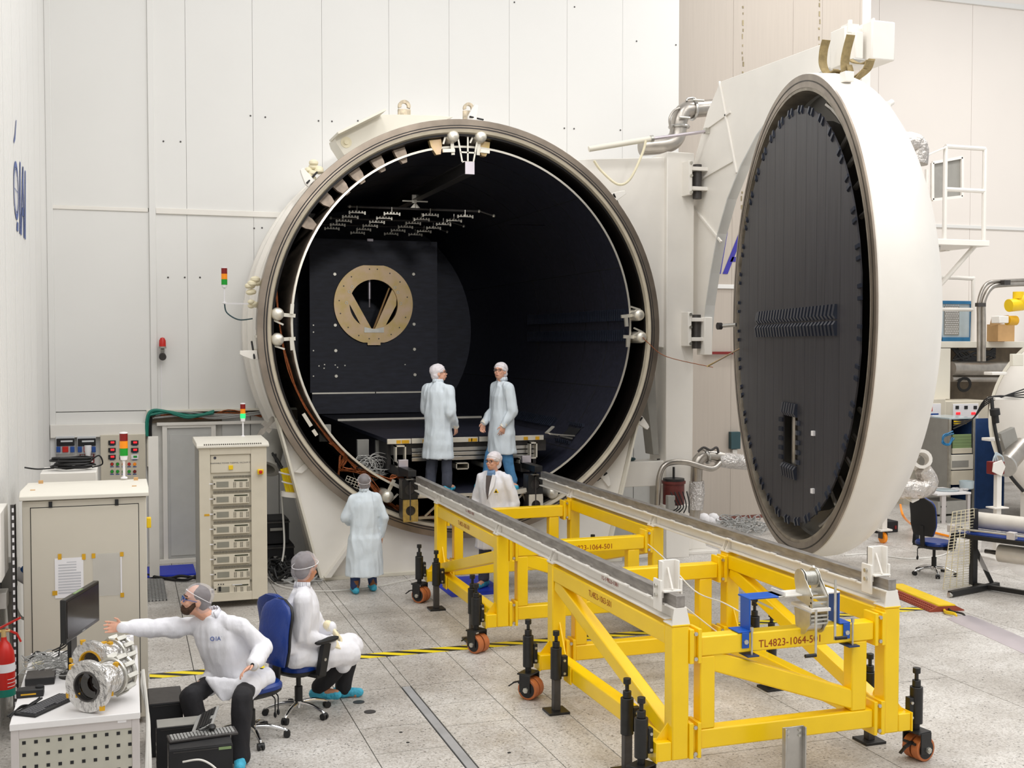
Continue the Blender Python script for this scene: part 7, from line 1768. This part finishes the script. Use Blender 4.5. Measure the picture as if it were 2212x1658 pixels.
def person(label, base, J, HM, skin='skin', coat='coat_white', trousers='trouser_black', hair='hair_dark', cap='net_cap', glasses=None, beard=None, s=1.0, skirt=None, hands=(), gloves=(), shoes='shoe_cover', coat_extra=None, hem_rings=None, hair_vol=1.0, collar=True, puff=1.0, tw=1.0, folds=.036, girth=1.0):
    pr = thing('person', label, 'person', base)
    up = V((0,0,1)); ch_ = (J['shL']+J['shR'])/2; pel = (J['hipL']+J['hipR'])/2
    xr = (J['shR']-J['shL']).normalized(); xp = (J['hipR']-J['hipL']).normalized(); sp = (ch_-pel).normalized()
    yf = sp.cross(xr).normalized()*-1; yf = up.cross(xr).normalized() if abs(yf.z) > .9 else yf
    if yf.dot(J['fwd']) < 0: yf = -yf
    yp = V(J['fwd']).normalized()
    # ---- body
    m = B()
    loft2(m, [(pel-sp*.06*s, xp*.13*s, yp*.085*s), (pel+sp*.06*s, xp*.13*s, yp*.085*s), (pel.lerp(ch_,.45), xr*.11*s, yf*.08*s), (pel.lerp(ch_,.8), xr*.13*s, yf*.085*s), (ch_-sp*.03, xr*.11*s, yf*.07*s), (ch_+sp*.05*s, xr*.08*s, yf*.06*s)])
    hc = HM.translation; nk = ch_ + sp*.04*s
    m.cap(nk, hc - HM.to_3x3() @ V((0,.01,.06))*s, .056*s, .054*s)
    H_ = MB(); q = lambda x, y, z: (x*s, y*s, z*s)
    H_.ell(q(0,-.005,.02), .076*s, .096*s, .103*s, 20); H_.ell(q(0,.022,-.045), .062*s, .072*s, .073*s, 16); H_.ell(q(0,.05,-.085), .032*s, .03*s, .028*s, 12)
    H_.cap(q(0,.086,.005), q(0,.103,-.028), .008*s, .0125*s, 10); H_.ell(q(0,.096,-.034), .018*s,.011*s,.009*s,10)
    for sg in (-1, 1):
        H_.ell(q(sg*.079,-.005,-.012), .011*s, .023*s, .032*s, 10); H_.ell(q(sg*.034,.072,-.03), .024*s,.02*s,.022*s,10)
        H_.cap(q(sg*.012,.086,.026), q(sg*.052,.072,.026), .011*s, .01*s, 8)
    H_.ell(q(0,.085,-.062), .026*s,.014*s,.014*s,10)
    H_.xf(HM); m.add(H_.v, H_.f)
    for S in 'LR':
        m.cap(J['sh'+S]-sp*.035*s, J['el'+S], .038*s, .034*s); m.cap(J['el'+S], J['wr'+S], .034*s, .026*s)
        m.cap(J['hip'+S], J['kn'+S], .085*s, .06*s); m.cap(J['kn'+S], J['an'+S], .055*s, .04*s)
        m.cap(J['an'+S]-up*.02, J['an'+S]+J['toe'+S]*.14*s-up*.035*s, .042*s, .036*s)
    for (S, d, nrm, th, cu) in hands: hand(m, J['wr'+S], d, nrm, th, s, cu)
    blob(m, 'body', skin, pr, .0075, 2)
    # ---- face details
    def hd(mb, nm, mt): return mb.xf(HM).build(nm, mt, pr)
    for sg in (-1, 1):
        hd(B().ell(q(sg*.033,.083,.006), .0125*s, .008*s, .0065*s, 10), 'eye', 'eye_dark')
        hd(B().cap(q(sg*.015,.095,.03), q(sg*.05,.082,.031), .005*s, .004*s, 6), 'eyebrow', hair)
    hd(B().ell(q(0,.096,-.066), .022*s,.006*s,.006*s,10), 'mouth', 'lips')
    # ---- hair, beard, cap, glasses
    hm = B(); hm.ell(q(0,-.018,.032), .084*s*hair_vol, .095*s*hair_vol, .094*s*hair_vol, 18); hm.ell(q(0,-.05,-.02), .074*s, .058*s, .075*s, 14)
    hm.xf(HM); blob(hm, 'hair', hair, pr, .011, 3, .012, TEX2)
    if beard:
        bm_ = B(); bm_.ell(q(0,.055,-.082), .048*s,.05*s,.042*s,14); bm_.ell(q(0,.085,-.055), .034*s,.022*s,.014*s,10)
        for sg in (-1,1): bm_.cap(q(sg*.068,.01,-.01), q(sg*.05,.05,-.075), .015*s, .026*s, 10)
        bm_.xf(HM); blob(bm_, 'beard', beard, pr, .009, 2, .008, TEX2)
    cm = B(); cm.ell(q(0,-.022,.045), .097*s*puff, .112*s*puff, .092*s*puff, 20); cm.ell(q(0,-.055,-.025), .09*s*puff, .068*s*puff, .085*s, 16)
    cm.xf(HM); blob(cm, 'hair_net_cap', cap, pr, .012, 3, .02, TEX2)
    bnd = B(); bnd.tube([HM @ V(q(.094*puff*cos(t), -.015+.1*puff*sin(t), .035+.04*sin(t))) for t in [2*PI*k/24 for k in range(24)]], .003*s, 6, 0, True); bnd.build('cap_band', 'paper', pr)
    if glasses:
        g_ = B()
        for sg in (-1, 1):
            ring = [HM @ V(q(sg*.034+.024*cos(t), .106-.008*abs(cos(t)), .002+.018*sin(t))) for t in [2*PI*k/16 for k in range(16)]]; g_.tube(ring, .0028*s, 6, 0, True)
            g_.tube([HM @ V(q(sg*.058,.1,.006)), HM @ V(q(sg*.08,.06,.006)), HM @ V(q(sg*.084,-.01,.0))], .0028*s, 6)
        g_.tube([HM @ V(q(-.011,.108,.006)), HM @ V(q(.011,.108,.006))], .0028*s, 6); g_.build('glasses', glasses, pr)
    # ---- coat
    m = B()
    tr = [(pel-sp*(.02 if hem_rings else -.03)*s, xp*.225*s, yp*.175*s), (pel+sp*.08*s, xp*.215*s, yp*.165*s), (pel.lerp(ch_,.45), xr*.21*s, yf*.16*s), (pel.lerp(ch_,.75), xr*.215*s, yf*.155*s), (ch_-sp*.05*s, xr*.2*s, yf*.14*s), (ch_+sp*.02*s, xr*.15*s, yf*.11*s), (ch_+sp*.075*s, xr*.08*s, yf*.08*s), (ch_+sp*.1*s, xr*.072*s, yf*.074*s)]
    tr = [(a_, b_*girth, c_*girth) for a_, b_, c_ in tr]
    if hem_rings: tr = [(a_, b_*girth, c_*girth) for a_, b_, c_ in hem_rings] + tr
    loft2(m, tr)
    for S in 'LR':
        m.cap(J['sh'+S]-sp*.02*s, J['el'+S], .078*s, .074*s); m.cap(J['el'+S], J['wr'+S], .072*s, .05*s); m.cap(ch_+sp*.055*s, J['sh'+S]-sp*.012*s, .062*s, .07*s)
    if coat_extra: coat_extra(m)
    ct = blob(m, 'lab_coat', coat, pr, .012, 3, folds)
    for S in 'LR':
        d = (J['wr'+S]-J['el'+S]).normalized(); B().lathe([(.034*s,-.035),(.046*s,-.035),(.043*s,.035),(.036*s,.035)], J['wr'+S], d, 16, closed=True).build('cuff', 'cuff', pr)
    if collar:
        cl = B(); n = 20; R0 = .066*s
        pts = []
        for k in range(n+1):
            t = -2.5 + 5.0*k/n - PI/2
            dd_ = xr*cos(t) + yf*sin(t); pts.append((ch_+sp*.085*s+dd_*R0*1.12, ch_+sp*.135*s+dd_*R0*(1.0)))
        for (a, b), (c_, d_) in zip(pts, pts[1:]): cl.add([a, c_, d_, b], [(0,1,2,3)])
        col_ = cl.build('collar', coat, pr); md = col_.modifiers.new('t', 'SOLIDIFY'); md.thickness = .008
    # ---- trousers
    m = B()
    for S in 'LR':
        m.cap(J['hip'+S], J['kn'+S], .105*s*tw, .082*s*(1+tw)/2); m.cap(J['kn'+S], J['an'+S]+up*.03, .082*s, .076*s)
    m.cap(J['hipL'], J['hipR'], .11*s*tw); blob(m, 'trousers', trousers, pr, .014, 3, .028)
    # ---- shoes
    if shoes:
        for S in 'LR':
            a, t = J['an'+S], J['toe'+S]; m = B(); f0 = V((a.x, a.y, J['floor'])) if 'floor' in J else a - up*.08
            lift = max(0, a.z - f0.z - .09); f0 = f0 + up*lift
            m.cap(f0 - t*.05*s + up*.045, f0 + t*.15*s + up*.04, .052*s, .042*s); m.cap(f0 + up*.05, f0 + up*.1, .056*s, .06*s); m.ell(f0+t*.06*s+up*.03, .05*s, .05*s, .03, 10)
            blob(m, 'shoe_cover', shoes, pr, .012, 2, .022, TEX2)
    return pr
def stand_J(base, az, H, el, feet=((-.11,0),(.11,0)), lean=0):
    """joints of an upright figure; el: dict of local (x right, y forward, z) for elbows and wrists"""
    s = H/1.8; M_ = Matrix.Translation(V(base)) @ Matrix.Rotation(-az, 4, 'Z'); L = lambda x, y, z: M_ @ V((x, y, z))
    J = {'fwd': M_.to_3x3() @ V((0,1,0)), 'floor': base[2]}
    for S, sg in (('L', -1), ('R', 1)):
        J['sh'+S] = L(sg*.175*s, lean, 1.445*s); J['hip'+S] = L(sg*.09*s, 0, .92*s)
        fx, fy = feet[0 if S == 'L' else 1]
        J['an'+S] = L(fx, fy, .09*s); J['kn'+S] = L((sg*.09*s+fx)/2, fy*.5+.03, .5*s); J['toe'+S] = J['fwd'].copy()
        J['el'+S] = L(*el['el'+S]); J['wr'+S] = L(*el['wr'+S])
    return J, L, s
def skirt_rings(J, s, zs, base_z, flare=1.0):
    ch_ = (J['hipL']+J['hipR'])/2; xp = (J['hipR']-J['hipL']).normalized(); yp = J['fwd']
    return [(V((ch_.x, ch_.y, base_z+z)), xp*rx*s*flare, yp*ry*s*flare) for z, rx, ry in zs]
DOWN = V((0,0,-1))
# --- woman standing with her back to us
b = (3.06, 15.42, 0); J, L, s = stand_J(b, rad(-4), 1.62, dict(elL=(-.25,.05,1.02), wrL=(-.12,.22,.93), elR=(.265,-.02,1.0), wrR=(.25,.04,.76)), ((-.14,-.02),(.13,.06)))
pr = person('person seen from behind in a long pale blue coat by the chamber mouth', b, J, head_frame(L(0,.02,1.665*s), rad(6), rad(-6)), 'skin_tan', 'coat_blue', 'bracket_dark_blue', 'hair_dark', 'net_cap', None, None, s, hands=(('R', L(.02,.05,-1)-L(0,0,0), L(-1,0,0)-L(0,0,0), L(0,1,0)-L(0,0,0), .5),),
    hem_rings=skirt_rings(J, s, ((.24,.29,.25),(.5,.275,.23),(.75,.255,.205)), 0), puff=1.06)
for S in 'LR': B().cyl(J['an'+S]+V((0,0,.0)), J['an'+S]+V((0,0,.1)), .058, .055, n=16).build('boot', 'boot_brown', pr)
# --- man on the deck, left, back turned
b = (4.36, 16.42, 1.195); J, L, s = stand_J(b, rad(48), 1.9, dict(elL=(-.23,.03,1.2), wrL=(-.17,.2,1.06), elR=(.24,-.04,1.17), wrR=(.22,.13,.98)), ((-.12,-.02),(.13,.04)))
v3 = lambda x, y, z: L(x,y,z)-L(0,0,0)
person('person in a pale blue coat and grey trousers on the chamber deck, looking right', b, J, head_frame(L(0,.03,1.66*s), rad(104), rad(-8)), 'skin', 'coat_blue', 'trouser_grey', 'hair_grey', 'net_cap_dense', 'gunmetal', None, s, hands=(('R', v3(.0,.3,-1), v3(-1,0,0), v3(0,1,0), .6),),
    hem_rings=skirt_rings(J, s, ((.50,.26,.21),(.7,.25,.195),(.85,.24,.185)), b[2]), girth=.9, tw=.82)
# --- man on the deck, right, in jeans
b = (5.36, 16.45, 1.195); J, L, s = stand_J(b, rad(258), 1.92, dict(elL=(-.25,-.04,1.18), wrL=(-.22,.1,.98), elR=(.25,.0,1.17), wrR=(.2,.2,1.0)), ((-.13,-.1),(.12,.2)))
v3 = lambda x, y, z: L(x,y,z)-L(0,0,0)
J['toeL'] = V((.1,-1,0)).normalized(); J['toeR'] = V((-1,-.1,0)).normalized()
person('person in a pale blue coat and blue jeans on the chamber deck, facing us', b, J, head_frame(L(0,.03,1.66*s), rad(222), rad(-10)), 'skin', 'coat_blue', 'jeans', 'skin', 'net_cap_dense', 'gunmetal', None, s, hands=(('L', v3(.0,.25,-1), v3(1,0,0), v3(0,1,0), .5), ('R', v3(.0,.25,-1), v3(-1,0,0), v3(0,1,0), .5)),
    hem_rings=skirt_rings(J, s, ((.54,.26,.21),(.7,.25,.195),(.85,.24,.185)), b[2]), hair_vol=.9, girth=.9, tw=.82)
# --- man with glasses standing between the rails
b = (4.84, 15.2, 0); J, L, s = stand_J(b, rad(226), 1.9, dict(elL=(-.30,-.03,1.2), wrL=(-.28,.1,.95), elR=(.29,-.03,1.2), wrR=(.28,.1,.95)), ((-.12,.0),(.12,.08)))
v3 = lambda x, y, z: L(x,y,z)-L(0,0,0)
pr = person('person with glasses in an open white coat standing behind the far cart', b, J, head_frame(L(0,.03,1.66*s), rad(236), rad(-4)), 'skin', 'coat_white', 'trouser_grey', 'skin', 'net_cap_dense', 'gunmetal', None, s, hands=(('L', v3(.0,.2,-1), v3(1,0,0), v3(0,1,0), .4), ('R', v3(.0,.2,-1), v3(-1,0,0), v3(0,1,0), .4)),
    hem_rings=skirt_rings(J, s, ((.55,.26,.21),(.7,.25,.195),(.85,.24,.185)), 0), hair_vol=.9, collar=False)
F = lambda x, y, z: L(x*s, y*s, z*s)
B().prism([F(-.04,.13,1.485), F(.04,.13,1.485), F(.025,.165,1.33), F(.0,.178,1.18), F(-.02,.165,1.33)], (L(0,.02,0)-L(0,0,0))).build('sweater', 'sweater', pr)
for sg in (-1, 1):
    B().prism([F(sg*.045,.12,1.50), F(sg*.085,.1,1.48), F(sg*.085,.145,1.36), F(sg*.02,.185,1.22), F(sg*.03,.17,1.34)], (L(0,.018,0)-L(0,0,0))).build('lapel', 'coat_white', pr)
B().prism([F(-.06,.075,1.50), F(.06,.075,1.50), F(.045,.115,1.47), F(-.045,.115,1.47)], V((0,0,.06))).build('shirt_collar', 'shirt_blue', pr, .006)
tri = B().prism([F(-.15,.155,1.27), F(-.09,.175,1.27), F(-.12,.168,1.325)], L(0,.008,0)-L(0,0,0)).build('warning_badge', 'yellow_plastic', pr); 
B().prism([F(-.135,.168,1.275), F(-.105,.178,1.275), F(-.12,.174,1.305)], L(0,.006,0)-L(0,0,0)).build('badge_symbol', 'soft_black', pr)

# --- bearded man sitting, reaching for the monitor
G = lambda u, v_, y: at(u, v_, y=y)
J = dict(shR=G(412,1348,10.08), shL=G(521,1350,9.8), elR=G(338,1356,10.0), wrR=G(266,1354,9.88), elL=G(568,1398,9.8), wrL=G(549,1434,9.55), hipR=G(478,1462,10.08), hipL=G(540,1467,9.86), knR=G(410,1502,9.72), knL=G(523,1507,9.42), anR=G(436,1606,9.68), anL=G(521,1640,9.38), fwd=V((-.78,-.62,0)), floor=0, toeR=V((-.8,-.6,0)), toeL=V((-.2,-1,0)).normalized())
def ex1(m):                                     # skirt of the coat over the lap with its hanging corner
    m.cap(J['hipL'], J['hipL'].lerp(J['knL'], .5), .12, .11); m.cap(J['hipR'], J['hipR'].lerp(J['knR'], .35), .12, .105); m.cap(J['hipL'], J['hipR'], .12)
    p = G(482,1476,9.72); q_ = G(488,1518,9.6)
    m.prism([p+V((-.13,.02,.05)), p+V((.14,-.1,.04)), q_+V((.03,.0,.0)), q_+V((-.03,.0,.0))], (0,.05,0))
    m.cap(G(572,1464,9.9), G(560,1474,9.75), .09, .06)
pr = person('bearded seated person in a white coat reaching out towards the monitor', (.95, 9.9, 0), J, head_frame(G(423,1296,9.95), rad(262), rad(-12)), 'skin', 'coat_white', 'trouser_black', 'hair_dark', 'net_cap', 'blue_plug', 'beard_brown', 1.06,
    hands=(('R', G(212,1353,9.84)-J['wrR'], V((.2,-1,-.2)), V((-.2,.1,1)), .35), ('L', G(522,1452,9.5)-J['wrL'], V((0,.2,-1)), V((-.4,-.8,.1)), .35)), coat_extra=ex1, puff=1.05, tw=.78)
coat_ = [o for o in pr.children if o.name.startswith('lab_coat')][0]
def on_coat(u, v_):                              # where the view line of a photo point meets the coat
    inv = ORG[pr].inverted(); o_ = inv @ V((0,0,CH)); d_ = (inv.to_3x3() @ ray(u, v_)).normalized()
    ok, loc, nr, _ = coat_.ray_cast(o_, d_)
    return (ORG[pr] @ loc, nr) if ok else (G(u, v_, 9.6), V((0,-1,0)))
loc, nr = on_coat(468, 1379); xd = nr.cross(V((0,0,1))); xd = xd.normalized()
if xd.x < 0: xd = -xd
upv = xd.cross(-nr) ; upv = upv if upv.z > 0 else -upv
em = text('IAI', .05, loc + nr*.006 + xd*.02, xd, upv, 'blue_logo_wall', pr, 'coat_emblem', .0)
B().tor(loc + nr*.006 - xd*.035, nr, .015, .003, 16, 6).build('coat_emblem', 'blue_logo_wall', pr)
wch = thing('wrist_watch', 'steel wrist watch on the left wrist of the bearded person', 'watch', J['wrL']); d = (J['wrL']-J['elL']).normalized(); q_ = J['wrL']+d*.02
B().lathe([(.031,-.009),(.035,-.009),(.035,.009),(.031,.009)], q_, d, 20, closed=True).build('strap', 'zinc', wch); nn = V((-.3,-.85,.35)).normalized(); B().cyl(q_+nn*.03, q_+nn*.044, .02, n=18).build('case', 'chrome', wch); B().cyl(q_+nn*.044, q_+nn*.0445, .016, n=18).build('dial', 'soft_black', wch)
COATP = pr
# --- seated person in gloves, turned away
J = dict(shR=G(652,1292,10.18), shL=G(654,1288,10.6), elR=G(652,1372,10.2), wrR=G(712,1388,10.38), elL=G(690,1360,10.75), wrL=G(714,1356,10.62), hipR=G(640,1414,10.3), hipL=G(650,1407,10.5), knR=G(752,1412,10.6), knL=G(758,1396,10.85), anR=G(692,1488,10.8), anL=G(740,1490,10.9), fwd=V((.86,.5,0)), floor=0, toeR=V((.75,-.3,0)).normalized(), toeL=V((.9,-.2,0)).normalized())
def ex2(m):
    m.cap(J['hipR'], J['knR'], .12, .118); m.cap(J['hipL'], J['knL'], .12, .124); m.cap(J['hipL'], J['hipR'], .125); ch2 = (J['shL']+J['shR'])/2; pl2 = (J['hipL']+J['hipR'])/2; m.cap(pl2+V((-.03,0,.1)), ch2+V((-.03,0,-.18)), .165, .165)
    m.cap(J['knR']+V((-.02,-.02,.02)), J['knR']+V((-.05,-.03,-.09)), .085, .075); m.cap(J['hipR'].lerp(J['knR'],.5), J['hipR'].lerp(J['knR'],.5)+V((0,-.02,-.1)), .1, .06)
person('seated person in a white coat and cream gloves looking at the chamber', (1.6, 10.5, 0), J, head_frame(G(661,1227,10.4), rad(52), rad(8)), 'skin_tan', 'coat_white', 'trouser_black', 'hair_dark', 'net_cap', None, None, 1.06,
    hands=(), coat_extra=ex2, puff=1.12, tw=.7, folds=.028)
pr = [o for o in bpy.data.objects if o.get('label', '').startswith('seated person in a white coat and cream')][0]
for S, tip, nrm in (('R', G(742,1392,10.5), V((0,.2,-1))), ('L', G(734,1378,10.6), V((0,-.2,-1)))):
    m = B(); d = tip-J['wr'+S]; hand(m, J['wr'+S], d, nrm, V((0,.8,.5)) if S == 'R' else V((0,-.8,.5)), 1.12, .4, .0115); m.cap(J['wr'+S]-d.normalized()*.04, J['wr'+S]+d.normalized()*.02, .046, .04); blob(m, 'glove', 'glove', pr, .008, 2)
